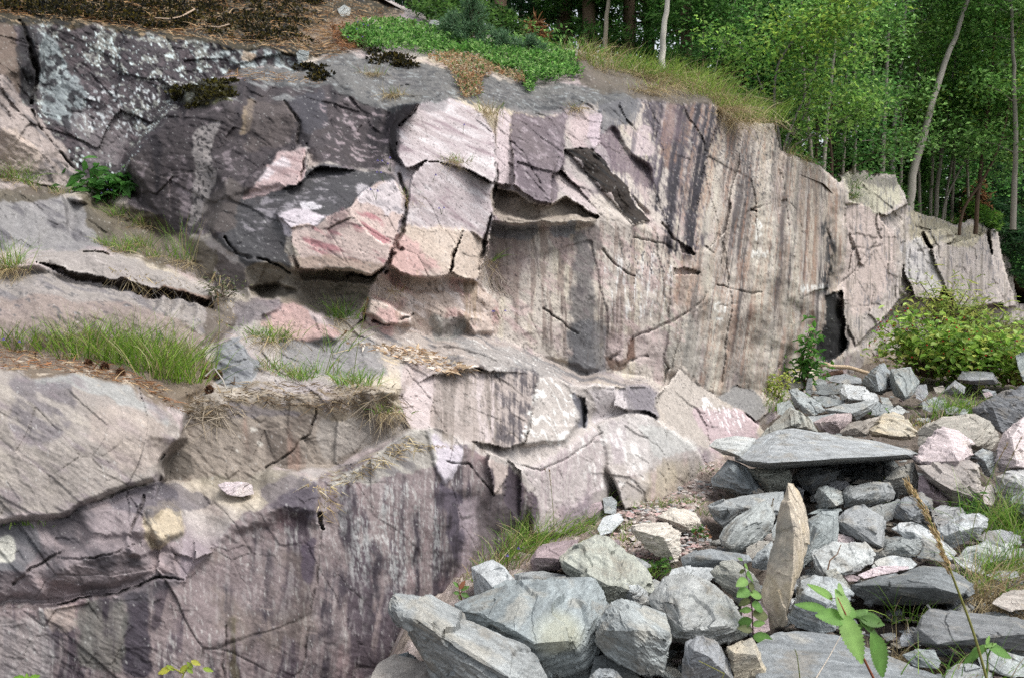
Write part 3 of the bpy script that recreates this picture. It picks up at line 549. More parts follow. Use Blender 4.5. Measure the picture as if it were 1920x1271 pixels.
# big broken block with the red banding
zone([(400,440),(420,360),(520,345),(550,350),(600,318),(722,320),(750,350),(700,338),(655,385),(600,420),(545,430),(530,450),(550,500),(460,495)], sc(78,76,80), .92, 8)
lerp(sc(150,140,146), zm([(420,380),(650,320),(640,390),(560,420),(430,470)], 14) * sstep(.1, .35, nd + .4 * nb) * .7)
zone([(515,402),(560,392),(605,410),(560,440),(535,440)], sc(200,184,190), .85, 8); zone([(560,380),(600,384),(590,396),(565,396)], sc(200,190,194), .8, 5)
BF = [(545,432),(600,420),(655,388),(700,340),(748,356),(752,400),(740,462),(716,500),(690,514),(560,498)]
zone(BF, sc(192,166,158), .95, 6); lerp(sc(172,104,112), zm([(560,440),(655,395),(700,400),(735,460),(715,500),(600,480)], 16) * sstep(-.02, .3, nc + .25 * nb) * .8)
zone([(670,345),(745,352),(750,410),(720,400),(680,370)], sc(188,176,180), .75, 10); lerp(sc(120,112,118), zm([(690,340),(750,350),(752,420),(700,380)], 10) * sstep(.05, .3, nd) * .6)
zone([(540,470),(600,482),(720,494),(700,516),(610,512),(556,502)], sc(164,138,122), .75, 8); zone([(640,392),(660,388),(650,430),(600,450)], sc(120,84,90), .5, 14)
zone([(455,380),(480,320),(530,280),(572,276),(572,335),(520,362)], sc(190,160,158), .95, 5); zone([(476,330),(545,288),(540,310),(485,340)], sc(204,192,196), .6, 8)
lerp(sc(150,118,118), zm([(455,380),(480,320),(572,276),(572,335)], 6) * sstep(.05, .3, -nc) * .7)
zone([(572,262),(620,255),(630,280),(575,282)], sc(200,190,192), .8, 8); zone([(575,282),(622,285),(600,320),(578,320)], sc(170,150,142), .7, 10)
# dark stained wall behind
DW = [(240,330),(320,205),(370,165),(470,150),(620,160),(735,205),(725,310),(600,312),(575,270),(530,275),(455,375),(410,440),(330,440),(250,390)]
zone(DW, sc(76,66,70), .95, 12); lerp(sc(138,122,126), zm(DW, 12) * sstep(.2, .45, ns * .6 + nd * .7) * .75); lerp(sc(54,48,54), zm(DW, 12) * sstep(.05, .3, -ns - .3 * nb) * .8)
zone([(370,240),(405,225),(392,330),(375,420),(355,425),(362,340)], sc(170,158,154), .6, 10); lerp(sc(60,54,58), zm([(360,240),(410,225),(385,420),(350,425)], 8) * sstep(.15, .3, nsp) * .8)
zone([(455,200),(475,180),(465,240),(455,250)], sc(176,150,120), .6, 8); zone([(460,190),(560,200),(545,265),(470,280)], sc(106,92,88), .6, 14); zone([(545,190),(600,170),(605,230),(570,250)], sc(80,76,84), .8, 10)
lerp(sc(160,140,144), zm([(600,190),(735,205),(725,310),(610,300)], 14) * sstep(.1, .35, nd + .3 * nc) * .7)
zone([(380,380),(430,330),(470,360),(420,430),(390,430)], sc(112,100,94), .6, 12)
# lichen rock in the upper left corner
UR = [(-480,25),(0,32),(350,72),(560,92),(560,125),(430,138),(320,205),(240,340),(150,355),(60,200),(-480,200)]
zone(UR, sc(74,66,72), .95, 12); lich = fbm(s_ * 4, z_ * 4, y_ * 4, 111, 3) * .7 + fbm(s_ * 16, z_ * 16, y_ * 16, 115, 4) * .9
lerp(sc(150,147,140), zm(UR, 10) * sstep(.09, .27, lich) * .85); lerp(sc(200,208,208), zm(UR, 10) * sstep(.24, .4, nsp * .6 + lich * .5) * .9); lerp(sc(128,108,112), zm(UR, 10) * sstep(.1, .4, -lich) * .35)
zone([(65,55),(100,75),(130,140),(160,190),(140,235),(90,215),(75,130)], sc(156,164,166), .65, 14); lerp(sc(60,56,62), zm([(60,50),(170,190),(140,240),(85,215)], 10) * sstep(.05, .2, fbm(s_ * 10, z_ * 10, y_, 117, 3)) * .9)
lerp(sc(190,196,196), zm([(380,95),(560,92),(555,128),(430,135)], 8) * sstep(-.1, .2, nd) * .7); zone([(455,95),(485,105),(475,120),(455,115)], sc(190,158,128), .7, 6)
zone([(-480,45),(20,40),(45,120),(40,180),(0,150),(-480,150)], sc(120,100,88), .9, 14); zone([(38,40),(62,60),(72,190),(48,190),(40,120)], sc(48,44,48), .85, 8)
PL = [(-480,150),(0,150),(60,205),(130,300),(180,340),(100,350),(-480,330)]
zone(PL, sc(166,148,142), .95, 10); lerp(sc(112,104,106), zm(PL, 10) * sstep(.0, .3, nc) * .8); zone([(-480,240),(20,240),(60,290),(70,320),(-480,330)], sc(196,172,158), .7, 14)
zone([(150,200),(240,210),(235,290),(180,320),(140,260)], sc(140,128,130), .5, 20); lerp(sc(200,200,202), zm([(160,180),(330,150),(260,250),(180,240)], 16) * sstep(.1, .35, nsp * .6 + nd * .8) * .7)
# shelves along the crest
TOPS = [(430,138),(560,128),(650,105),(760,125),(860,140),(1010,160),(1130,170),(1200,180),(1130,200),(930,200),(860,185),(790,195),(730,205),(620,165),(470,152)]
zone(TOPS, sc(108,105,104), .9, 8); lerp(sc(74,74,78), zm(TOPS, 8) * sstep(.05, .3, nd + .4 * nb) * .75); lerp(sc(176,180,182), zm(TOPS, 8) * sstep(.15, .4, -nd) * .5)
zone([(330,175),(400,152),(440,165),(420,190),(350,200)], sc(52,54,34), .8, 10); lerp(sc(84,82,36), zm([(380,160),(440,155),(430,190),(390,195)], 8) * sstep(0, .2, nd) * .8)
lerp(sc(150,148,148), zm([(430,150),(600,158),(560,185),(430,180)], 10) * sstep(.1, .3, nc) * .6)
# mossy slope with needle litter above
MO = [(-480,-140),(400,-140),(640,-30),(760,20),(660,80),(640,110),(560,100),(350,80),(200,52),(0,42),(-480,40)]
lit = fbm(fu * 9, fv * 34, y_ * 8, 121, 4)
zone(MO, sc(74,65,48), 1, 8); lerp(sc(44,42,30), zm(MO, 8) * sstep(.0, .18, fbm(s_ * 5, z_ * 16, y_ * 4, 125, 4)) * .9); lerp(sc(168,138,104), zm(MO, 8) * sstep(.12, .3, lit) * .8); lerp(sc(98,92,36), zm([(180,-60),(480,0),(560,70),(430,60),(250,30)], 20) * sstep(.08, .3, nb + .3 * nd) * .7)
zone([(560,60),(660,40),(760,20),(700,80),(640,105)], sc(150,126,108), .6, 16)
# ledges and humps at the left
zone([(-480,355),(60,365),(150,380),(205,430),(205,460),(90,465),(-480,475)], sc(138,132,132), .9, 12); lerp(sc(98,92,98), zm([(-480,355),(60,365),(205,430),(90,465),(-480,475)], 12) * sstep(.0, .3, nc + .3 * nb) * .7)
zone([(60,470),(150,468),(260,500),(400,545),(395,566),(200,522),(70,496)], sc(156,144,138), .9, 6); zone([(62,490),(200,520),(395,566),(400,580),(200,534)], sc(104,84,68), .85, 3); zone([(280,540),(400,560),(400,582),(300,556)], sc(120,92,76), .8, 6)
R2 = [(-480,515),(60,512),(200,535),(300,560),(382,580),(380,640),(200,650),(-480,660)]
zone(R2, sc(152,140,134), .9, 8); lerp(sc(120,112,116), zm(R2, 10) * sstep(.02, .3, nc) * .7); zone([(-480,560),(60,560),(250,575),(380,620),(380,650),(-480,660)], sc(150,126,116), .6, 14); lerp(sc(88,86,90), zm(R2, 10) * sstep(.22, .38, nd + .3 * nsp) * .7)
B1 = [(-480,690),(0,695),(90,688),(200,700),(260,727),(310,767),(340,800),(315,850),(296,897),(230,922),(150,955),(-480,985)]
zone(B1, sc(154,141,134), .95, 8); zone([(60,700),(200,705),(320,785),(300,790),(200,735),(100,725)], sc(158,156,154), .7, 10); zone([(20,710),(130,720),(130,800),(60,830),(20,790)], sc(122,112,116), .8, 22); lerp(sc(140,124,128), zm(B1, 10) * sstep(.05, .35, nc + .4 * na) * .7); lerp(sc(176,162,150), zm(B1, 10) * sstep(.12, .4, -nc + .3 * nb) * .6)
zone([(170,760),(300,790),(320,850),(250,880),(180,820)], sc(172,152,142), .5, 24)
M1 = [(-480,990),(0,985),(117,972),(167,950),(293,905),(330,930),(345,1085),(200,1115),(80,1135),(-480,1150)]
zone(M1, sc(142,126,128), .9, 8); lerp(sc(84,78,84), zm(M1, 10) * sstep(.0, .25, nb + .5 * nc) * .8); lerp(sc(176,152,152), zm(M1, 10) * sstep(.1, .35, -nb + .3 * nc) * .7); zone([(270,945),(330,945),(345,1000),(300,1030),(272,1000)], sc(186,166,138), .85, 12); lerp(sc(110,104,100), zm([(270,945),(340,945),(345,1010),(300,1030)], 8) * sstep(.1, .3, nd) * .6)
zone([(-480,980),(40,985),(70,1010),(50,1060),(20,1070),(-480,1060)], sc(112,110,114), .7, 14); zone([(-480,1020),(20,1010),(30,1050),(-480,1060)], sc(206,198,184), .7, 8)
zone([(200,940),(290,905),(400,940),(340,955),(240,965)], sc(104,96,104), .7, 10)
# lower wall: purple grey with run-off
zone(LOW, sc(134,116,116), .95, 10)
lerp(sc(84,70,80), zm(LOW, 14) * sstep(-.04, .2, ns + .25 * na + .3 * nd) * .85); lerp(sc(70,60,70), zm(LOW, 14) * sstep(.18, .4, ns0) * .7); lerp(sc(178,168,166), zm(LOW, 14) * sstep(.05, .3, fbm(sv * 34, z_ * 5, 0 * sv, 99, 4, .65) + .3 * nsp) * .3); lerp(sc(206,202,196), zm(LOW, 14) * sstep(.2, .45, fbm(s_ * 60, z_ * 14, y_ * 20, 97, 2) * .8 + .5 * ns2) * .3)
lerp(sc(152,118,120), zm(LOW, 14) * sstep(.1, .4, -nb) * .5); lerp(sc(120,104,92), zm([(380,960),(640,960),(640,1200),(420,1200)], 60) * sstep(.0, .3, nb) * .5)
zone([(236,1110),(280,1100),(275,1271),(232,1271)], sc(66,58,70), .9, 14); zone([(296,1090),(312,1100),(300,1180),(290,1180)], sc(70,58,70), .7, 8); zone([(560,1020),(592,1000),(585,1060),(572,1100),(566,1060)], sc(86,72,86), .85, 8)
zone([(480,910),(560,890),(600,910),(595,980),(540,950),(500,950)], sc(100,90,100), .75, 12); zone([(250,1095),(330,1070),(345,1085),(290,1120),(150,1150)], sc(86,80,86), .6, 10); zone([(80,1140),(150,1130),(150,1170),(110,1180)], sc(170,150,140), .7, 10)
nfine = fbm(sv * 46, z_ * 9, 0 * sv, 98, 4, .7); lerp(sc(198,198,194), zm([(640,930),(830,905),(850,960),(800,1080),(660,1080)], 80) * sstep(.0, .28, nfine + .45 * nsp2 + .35 * ns) * .38)
zone([(825,900),(870,930),(860,1050),(838,1040)], sc(98,86,100), .85, 10); zone([(860,950),(900,930),(890,1060),(860,1080)], sc(170,150,156), .7, 14); zone([(900,905),(960,910),(970,1000),(900,1020)], sc(112,98,102), .75, 14); zone([(946,865),(980,890),(968,990),(945,940)], sc(92,78,90), .8, 6); zone([(985,900),(1005,905),(1000,980),(985,980)], sc(112,94,104), .6, 8)
lerp(sc(96,86,52), zm([(422,1160),(442,1160),(446,1290),(424,1290)], 14) * sstep(-.3, .2, ns2 + nd) * .6)
zone([(800,805),(850,812),(868,838),(858,880),(835,905),(815,880)], sc(196,182,190), .9, 6); zone([(925,852),(955,862),(938,920),(925,920)], sc(196,174,166), .85, 4)
zone([(-480,1170),(80,1160),(90,1271),(-480,1430)], sc(150,140,138), .5, 20); zone([(150,1140),(235,1120),(230,1260),(150,1250)], sc(112,108,100), .7, 16)
for xa, ya, xb, yb, w in [(492,1000,486,1290,20),(612,1080,600,1290,24),(705,1040,700,1240,18),(655,930,648,1120,12),(420,1100,410,1290,12),(835,930,842,1070,14),(780,960,775,1130,10),(120,1180,118,1290,16),(200,1120,205,1290,14)]:
    Z = np.zeros(X.shape); wi, m = lmask([(xa, ya), (xb, yb)], w * 1.7, 2); Z[wi] = m; lerp(sc(70,60,68), act(Z) * sstep(-.3, .25, ns2 * .6 + nd * .6 + .3 * ns) * 1.1)
for yy in (1130, 1165, 1172):
    Z = np.zeros(X.shape); wi, m = lmask([(430, yy - 8), (500, yy + 6), (600, yy + 16)], 3, 1.5); Z[wi] = m; lerp(sc(180,156,148), act(Z) * sstep(-.1, .25, nd) * .35)
# middle wall
L2 = [(300,900),(345,795),(440,750),(690,765),(745,760),(700,825),(617,872),(515,880),(404,905)]
zone(L2, sc(150,134,122), .95, 8); lerp(sc(110,96,88), zm(L2, 10) * sstep(.0, .3, nb + .6 * ns) * .75); lerp(sc(176,140,124), zm(L2, 10) * sstep(.12, .35, na + ns * .5) * .7); zone([(310,860),(350,840),(370,895),(310,898)], sc(96,86,78), .7, 10); zone([(600,760),(700,770),(690,830),(600,860)], sc(166,154,146), .7, 14); zone([(430,750),(560,760),(560,780),(430,785)], sc(114,104,108), .7, 8)
lerp(sc(206,196,186), zm([(440,800),(500,810),(470,860),(430,850)], 12) * sstep(.05, .25, nd) * .7)
L2R = [(745,690),(840,700),(910,684),(1040,714),(1232,732),(1240,790),(1300,840),(1180,890),(1010,960),(960,875),(870,830),(760,800)]
zone(L2R, sc(182,168,162), .95, 10); runs([(820,700),(1000,690),(990,830),(880,850),(820,800)], sc(140,124,112), ns, -.1, .2, .8); runs([(900,690),(1000,690),(990,830),(910,850)], sc(96,84,88), ns2, .0, .25, .75); zone([(750,690),(830,700),(820,800),(760,800)], sc(178,154,150), .6, 14)
zone([(1075,745),(1100,740),(1095,790),(1078,800)], sc(106,104,112), .8, 10); zone([(1170,735),(1230,730),(1232,775),(1190,760)], sc(124,114,122), .7, 10); lerp(sc(200,188,184), zm(L2R, 14) * sstep(.1, .35, nc) * .6); lerp(sc(172,144,148), zm([(1000,850),(1300,760),(1300,840),(1030,960)], 20) * sstep(.05, .35, -nb) * .7); zone([(1100,800),(1250,770),(1290,830),(1200,880)], sc(190,182,180), .6, 26)
AP = [(1240,730),(1275,690),(1330,735),(1440,765),(1440,800),(1340,830),(1260,840),(1225,780)]
zone(AP, sc(184,168,156), .95, 8); lerp(sc(184,142,148), zm([(1300,750),(1430,790),(1400,830),(1320,800)], 14) * sstep(.0, .3, nb + nc * .5) * .8); lerp(sc(208,196,196), zm([(1310,750),(1400,790),(1350,810)], 10) * sstep(.1, .3, nd) * .8); zone([(1340,745),(1390,728),(1440,760),(1420,780)], sc(130,120,116), .8, 8)
# stepped ledge above it with flakes and dust
LE = [(535,640),(700,625),(900,620),(1060,690),(1240,725),(1040,712),(907,682),(840,698),(700,655),(540,700)]
zone(LE, sc(166,150,143), .9, 10); lerp(sc(110,106,110), zm(LE, 10) * sstep(.02, .3, nc + .3 * nb) * .75); lerp(sc(206,180,146), zm([(640,635),(790,650),(900,700),(800,700),(690,660)], 12) * sstep(.05, .25, fbm(fu * 12, fv * 60, y_, 131, 3)) * .8); zone([(840,640),(960,650),(1060,710),(1000,705),(900,680)], sc(150,144,142), .55, 12); lerp(sc(220,216,212), zm(LE, 10) * sstep(.3, .45, nd + nsp * .4) * .3)
GP = [(390,715),(425,635),(450,622),(480,690),(468,722)]
zone([(385,715),(415,640),(450,622),(482,690),(468,722)], sc(136,136,140), .9, 6); lerp(sc(84,84,92), zm(GP, 6) * sstep(.1, .3, nc) * .8)
zone([(530,640),(690,640),(730,700),(600,705),(530,690)], sc(134,130,132), .75, 16)
zone([(480,610),(540,560),(600,590),(640,635),(560,645)], sc(180,142,136), .85, 10); zone([(550,565),(600,590),(640,630),(590,600)], sc(178,166,166), .6, 8); zone([(440,570),(530,560),(500,600),(440,610)], sc(112,100,106), .7, 12)
zone([(390,570),(420,540),(440,590),(400,640),(380,620)], sc(104,90,78), .8, 10)
zone([(460,500),(560,505),(700,515),(690,560),(610,590),(530,560),(470,555)], sc(136,122,106), .85, 8); lerp(sc(94,86,70), zm([(500,540),(700,530),(690,580),(610,595)], 12) * sstep(.0, .25, nb) * .8); zone([(400,470),(460,495),(470,545),(410,540)], sc(92,80,78), .85, 10)
BR = [(690,545),(730,500),(900,525),(935,620),(760,625),(680,615)]
zone(BR, sc(190,166,154), .9, 8); lerp(sc(190,146,142), zm(BR, 8) * sstep(.05, .3, nb + nc * .4) * .7); lerp(sc(206,190,186), zm(BR, 8) * sstep(.1, .35, -nc) * .6); lerp(sc(150,124,96), zm(BR, 8) * sstep(.15, .35, ns) * .6); zone([(800,595),(870,600),(860,630),(810,630)], sc(150,146,140), .7, 10)
# earth and litter on the grassy ledges, dirt in the cracks
zone([(1085,100),(1200,126),(1345,182),(1345,200),(1290,190),(1200,178),(1130,178),(1090,160)], sc(104,92,80), .9, 10)
lerp(sc(146,128,106), zm([(335,770),(380,720),(480,722),(560,735),(745,730),(755,790),(700,770),(640,780),(560,766),(440,750),(400,790)], 10) * sstep(-.35, .1, nd + nb) * .75)
lerp(sc(120,100,80), zm([(0,690),(0,640),(200,630),(380,650),(400,720),(340,770),(260,725),(180,700)], 12) * .85); lerp(sc(190,170,150), zm([(0,660),(180,680),(330,750),(260,725),(90,690)], 8) * sstep(.1, .3, nd) * .8)
lerp(sc(96,84,64), zm([(150,360),(260,390),(400,470),(400,520),(250,490),(180,450)], 14) * .8); lerp(sc(96,84,64), zm([(-480,330),(150,355),(100,375),(-480,345)], 8) * .8)
lerp(sc(170,156,136), zm([(600,890),(700,850),(760,812),(700,870),(640,905)], 8) * sstep(-.2, .2, nd) * .7); lerp(sc(142,130,114), zm([(360,900),(460,895),(560,880),(520,905),(400,925)], 8) * .7)
CR = np.zeros(X.shape)
for pl, dp, wd in CRACKS:
    w_, m_ = lmask(pl, wd * .62); CR[w_] = np.maximum(CR[w_], sstep(.2, .8, m_) * min(1, dp * 12) * np.clip(.55 + .8 * CN[w_], 0, 1))
lerp(sc(80,70,60), act(CR) * .6)
# middle ledge blocks, one by one
zone([(750,742),(812,705),(810,800),(765,803)], sc(190,170,168), .8, 8)
DPN = [(812,705),(900,690),(955,695),(1002,707),(998,780),(985,830),(960,840),(895,830),(860,815),(815,800)]
zone(DPN, sc(168,150,143), .8, 8); lerp(sc(112,100,92), zm(DPN, 8) * sstep(-.1, .22, ns2 * .7 + .5 * ns + .5 * nd) * .5); lerp(sc(84,76,82), zm([(930,695),(1000,705),(996,780),(985,830),(950,830)], 24) * sstep(-.2, .15, ns2 * .6 + nd * .6) * .85); lerp(sc(188,170,168), zm([(885,700),(930,695),(930,830),(900,830)], 10) * sstep(.0, .2, -ns2) * .8)
zone([(1003,708),(1050,712),(1078,735),(1083,790),(1060,825),(985,834),(996,780)], sc(188,175,168), .5, 8); lerp(sc(228,222,218), zm([(1003,708),(1080,735),(1060,825),(985,834)], 8) * sstep(.1, .25, fbm(fu * 6 + wu, fv * 30 + wv * 6, y_, 151, 3)) * .8)
zone([(1078,735),(1100,745),(1096,802),(1083,792)], sc(112,108,116), .9, 6); zone([(1150,724),(1230,728),(1236,780),(1210,764),(1180,768)], sc(132,122,128), .8, 8); zone([(1110,735),(1160,730),(1170,765),(1120,790)], sc(192,178,180), .7, 10)
zone([(1120,792),(1180,766),(1215,773),(1262,800),(1308,845),(1300,866),(1240,870),(1200,890),(1140,862)], sc(190,177,173), .55, 14); zone([(1200,790),(1262,802),(1305,845),(1240,866),(1215,840)], sc(190,184,180), .8, 10); lerp(sc(176,158,162), zm([(1120,792),(1215,773),(1200,890),(1140,862)], 10) * sstep(.05, .3, nb) * .6)
zone([(1235,737),(1272,694),(1300,712),(1340,742),(1360,800),(1310,850),(1264,800)], sc(182,168,160), .55, 10); zone([(1300,770),(1390,772),(1432,800),(1400,832),(1330,846)], sc(192,164,168), .8, 10); lerp(sc(224,212,212), zm([(1310,745),(1400,785),(1380,820),(1320,790)], 10) * sstep(.05, .2, nd + .5 * nc) * .8)
zone([(1340,741),(1385,721),(1430,745),(1443,775),(1420,792),(1390,768)], sc(140,134,132), .95, 5)
zone([(985,882),(1060,842),(1118,796),(1138,862),(1130,920),(1060,946),(1010,962)], sc(188,172,171), .65, 14); lerp(sc(168,146,150), zm([(985,890),(1118,800),(1130,920),(1010,962)], 8) * sstep(.05, .3, ns2 + nb * .5) * .6); lerp(sc(218,210,206), zm([(1060,840),(1180,800),(1200,890),(1130,920)], 12) * sstep(.05, .3, nd) * .6)
zone([(620,905),(700,855),(760,815),(812,805),(815,860),(760,880),(690,910)], sc(168,160,150), .7, 10); lerp(sc(108,100,104), zm([(640,900),(760,820),(812,860),(700,905)], 10) * sstep(.05, .3, nc + nb * .4) * .7)
lerp(sc(226,220,214), zm([(640,640),(900,640),(1060,700),(900,705),(700,680)], 16) * sstep(.34, .5, nd + .6 * nsp2) * .35)
lerp(sc(70,62,56), hair * .4)
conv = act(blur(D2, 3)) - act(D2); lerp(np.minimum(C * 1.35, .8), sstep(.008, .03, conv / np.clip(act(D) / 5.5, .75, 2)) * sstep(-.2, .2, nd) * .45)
# paler convex edges and finer mineral grain everywhere
nv = fbm(sv * 38, z_ * 4.5, 0 * sv, 143, 3, .7); nl = fbm(fu * 9, fv * 70, y_ * 8, 145, 3, .7)
C *= (1 + .20 * nd + np.where(zm(RW, 60) > .5, .15 * nv, .22 * nl) + .10 * nsp2 + .10 * noise3(s_ * 60, z_ * 60, y_ * 60, 141))[:, None]
spk = zm([(600,250),(1500,250),(1500,760),(400,760)], 60); lerp(sc(64,60,64), sstep(.46, .56, nsp2 + .3 * nd) * (.25 + .5 * spk) * .8); lerp(sc(214,208,204), sstep(.55, .7, -nsp2 + .3 * nd) * .3)
# chalk marks left on the wall
CHALK = [[(1411,482),(1413,470),(1417,478),(1421,470),(1424,482)],[(1426,470),(1429,480),(1432,474),(1435,481),(1438,470)],
 [(1348,568),(1341,570),(1339,576),(1341,583),(1347,584)],[(1352,572),(1351,584),(1358,584),(1359,571)],[(1344,597),(1353,597)],[(1348,597),(1348,607)],
 [(1504,536),(1501,541),(1504,547),(1508,542),(1504,536)],[(1513,535),(1513,547),(1517,547)],[(1522,536),(1522,547)],[(1528,536),(1525,541),(1528,547),(1532,541),(1528,536)],[(1537,547),(1537,535),(1543,546),(1543,534)],
 [(1420,412),(1418,450)],[(1424,415),(1428,425),(1421,432),(1427,440),(1419,446)]]
for pl in CHALK:
    Z = np.zeros(X.shape); wi, m = lmask(pl, 3.2, .25); Z[wi] = m; lerp(sc(226,222,218), act(Z) * sstep(-.35, .15, nd) * .75)
C = C * ((C @ np.array([.3, .55, .15]))[:, None] / .34) ** .23; lum = (C @ np.array([.3, .55, .15]))[:, None]; C = lum * np.array([1, .985, .95]) * .14 + C * .86; C = np.clip(C * np.array([1.03, 1.10, 1.115]), .012, .85)

i0 = idx[:-1, :-1]; i1 = idx[:-1, 1:]; i2 = idx[1:, 1:]; i3 = idx[1:, :-1]
ok = (i0 >= 0) & (i1 >= 0) & (i2 >= 0) & (i3 >= 0)
FQ = np.stack([i0[ok], i3[ok], i2[ok], i1[ok]], -1)
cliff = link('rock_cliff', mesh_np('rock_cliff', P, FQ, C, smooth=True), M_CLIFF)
tag(cliff, kind='structure')
def cliff_pt(x, y):
    """point on the rock seen at (x, y) of the photograph"""
    return unproj(x, y, lookup(D2, np.asarray(x, float), np.asarray(y, float)))
# ------------------------------------------------------------------ the scree floor
GT = np.array([(2600,1.1),(1600,2.2),(1271,3.1),(1170,3.7),(1050,4.5),(950,5.5),(860,6.8),(800,8),(740,9.5),(690,11.5),(640,13.8),(600,17),(585,20),(572,26),(566,40)], float)[::-1]
def gdist(y): return np.interp(y, GT[:, 0], GT[:, 1])
_gp = unproj(np.full(len(GT), CX), GT[:, 0], GT[:, 1]); _o = np.argsort(_gp[:, 1])
def gz(Yw): return np.interp(Yw, _gp[_o, 1], _gp[_o, 2])
gxs = np.concatenate([np.linspace(-1.6, 6, 420), np.linspace(6.1, 60, 90)]); gys = np.concatenate([np.linspace(.4, 3, 40), np.geomspace(3.05, 24, 420), np.geomspace(24.5, 400, 30)])
GXX, GYY = np.meshgrid(gxs, gys)
GZZ = gz(GYY) + .10 * fbm(GXX * .9, GYY * .9, 0, 201, 3) + .035 * fbm(GXX * 5, GYY * 5, 0, 205, 3)
h4, e4, r4 = cells(GXX * 13, GYY * 13, 60); h5, e5, r5 = cells(GXX * 30, GYY * 30, 61)
near = (GYY < 24) & (GXX < 6.1)
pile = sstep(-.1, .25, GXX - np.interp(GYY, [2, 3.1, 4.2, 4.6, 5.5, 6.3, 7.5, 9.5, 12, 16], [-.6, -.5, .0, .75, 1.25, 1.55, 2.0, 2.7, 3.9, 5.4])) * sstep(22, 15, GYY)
GZZ = GZZ + np.where(near, .016 * h4 + .010 * h5, 0) - .05 - .10 * pile - .55 * sstep(-.42, -.8, GXX) * sstep(4.6, 3.9, GYY)
ground_z = lambda x, y: float(gz(y) + .10 * fbm(np.array(x * .9), np.array(y * .9), np.array(0.), 201, 3) - .05)
gc = np.zeros(GXX.shape + (3,)); gc[:] = sc(150, 138, 128)
def glerp(col, m): 
    global gc
    m = np.clip(m, 0, 1)[..., None]; gc = gc * (1 - m) + np.asarray(col) * m
glerp(sc(176,164,160), sstep(.4, .9, r4)); glerp(sc(170,146,142), sstep(.6, .9, r5) * .7); glerp(sc(112,98,84), sstep(.0, .35, fbm(GXX * 2.4, GYY * 2.4, 0, 211, 4)) * .8); glerp(sc(196,186,178), sstep(.8, .95, r5) * .8)
glerp(sc(74,64,54), sstep(.12, .0, e4) * .6)
glerp(sc(98,90,82), pile * .85); glerp(sc(84,74,58), sstep(14, 18, GYY) * .9)  # pile area coloured darker, standing in for shade between the boulders
n_ = GXX.shape; ii = np.arange(n_[0] * n_[1]).reshape(n_)
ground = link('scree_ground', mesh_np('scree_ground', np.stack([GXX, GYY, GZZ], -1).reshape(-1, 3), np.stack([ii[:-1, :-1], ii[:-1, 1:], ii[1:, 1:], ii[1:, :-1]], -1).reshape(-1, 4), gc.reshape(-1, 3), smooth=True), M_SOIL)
tag(ground, kind='structure')

# ------------------------------------------------------------------ boulders, each its own stone
ROCKS = []
REG = {'R': (1300, 640, 3.097), 'B': (1280, 847, 2.997), 'A': (640, 847, 2.997), 'T': (1280, 424, 2.997), 'P': (0, 0, 1)}
TONE = {'slate': (157,162,162), 'dark': (118,123,125), 'pale': (182,186,186), 'green': (160,162,154), 'tan': (194,185,166), 'slab': (166,171,171), 'pink': (200,188,190), 'rose': (166,150,153), 'warm': (166,161,153), 'mid': (144,149,151), 'buff': (204,198,186)}
def rock(reg, outline, tone, label, ridge=(), yb=None, tilt=.8, thick=None, lay=None, name='boulder', dd=0.0):
    """outline and ridge are the stone's corners as seen; each gets its own distance from the ground it stands on"""
    x0, y0, s = REG[reg]
    o = [(x0 + p[0] / s, y0 + p[1] / s) for p in outline]; r = [(x0 + p[0] / s, y0 + p[1] / s, p[2]) for p in ridge]
    ROCKS.append(dict(o=o, r=r, tone=tone, label=label, yb=yb, tilt=tilt, thick=thick, lay=lay, name=name, dd=dd))
# --- front row
rock('A',[(298,785),(285,830),(285,900),(330,975),(420,1130),(520,1290),(900,1330),(1180,1330),(1165,1265),(1090,1130),(1000,1075),(860,1000),(700,920),(530,840),(400,790)],'slate','long grey slab leaning up toward the purple wall at the bottom edge',
     ridge=[(295,880,.05),(340,920,.12),(520,960,.14),(640,1085,.16),(830,1200,.16),(980,1290,.16)],yb=1290,tilt=.25,thick=.35,lay=(.5,.3,.8))
rock('A',[(640,860),(690,840),(780,835),(860,760),(920,722),(1000,740),(1190,745),(1330,735),(1400,730),(1450,790),(1515,850),(1500,900),(1430,960),(1420,1080),(1490,1170),(1400,1290),(1180,1290),(1120,1130),(980,1060),(840,1000),(700,920)],'mid','broad dark grey boulder with a pale yellow hollow in its front',
     ridge=[(990,840,.16),(1000,890,.18),(1200,880,.12),(940,980,.22),(1090,1070,.28),(1300,1050,.28),(1410,960,.16)],yb=1225,tilt=.6,thick=.5)
rock('A',[(1575,820),(1520,840),(1440,950),(1420,1060),(1480,1130),(1620,1215),(1680,1255),(1800,1240),(1850,1090),(1855,1000),(1815,910),(1700,860)],'slate','angular light grey block with a broad flat top in the front row',
     ridge=[(1560,940,.14),(1640,1000,.22),(1835,1020,.12),(1480,1000,.12)],yb=1262,tilt=.7,thick=.4)
rock('A',[(1400,1260),(1450,1215),(1530,1220),(1600,1290),(1390,1330)],'slate','small grey stone at the bottom edge under the angular light block',yb=1275,ridge=[(1480,1250,.06)])
rock('A',[(1560,1180),(1480,1140),(1420,1150),(1400,1290),(1700,1300),(1660,1250)],'dark','dark grey stone wedged in the shade below the angular light block',yb=1250)
rock('A',[(735,650),(750,830),(830,825),(900,760),(970,715),(920,650),(850,608),(790,625)],'pale','pale grey triangular stone against the foot of the purple wall',ridge=[(790,690,.1),(850,760,.12)],yb=1122,tilt=.5)
rock('A',[(975,690),(1010,680),(1130,665),(1250,690),(1350,725),(1370,790),(1000,790)],'slate','flat grey stone just behind the broad dark boulder',ridge=[(1060,705,.08),(1200,725,.08)],yb=1110,tilt=1.0)
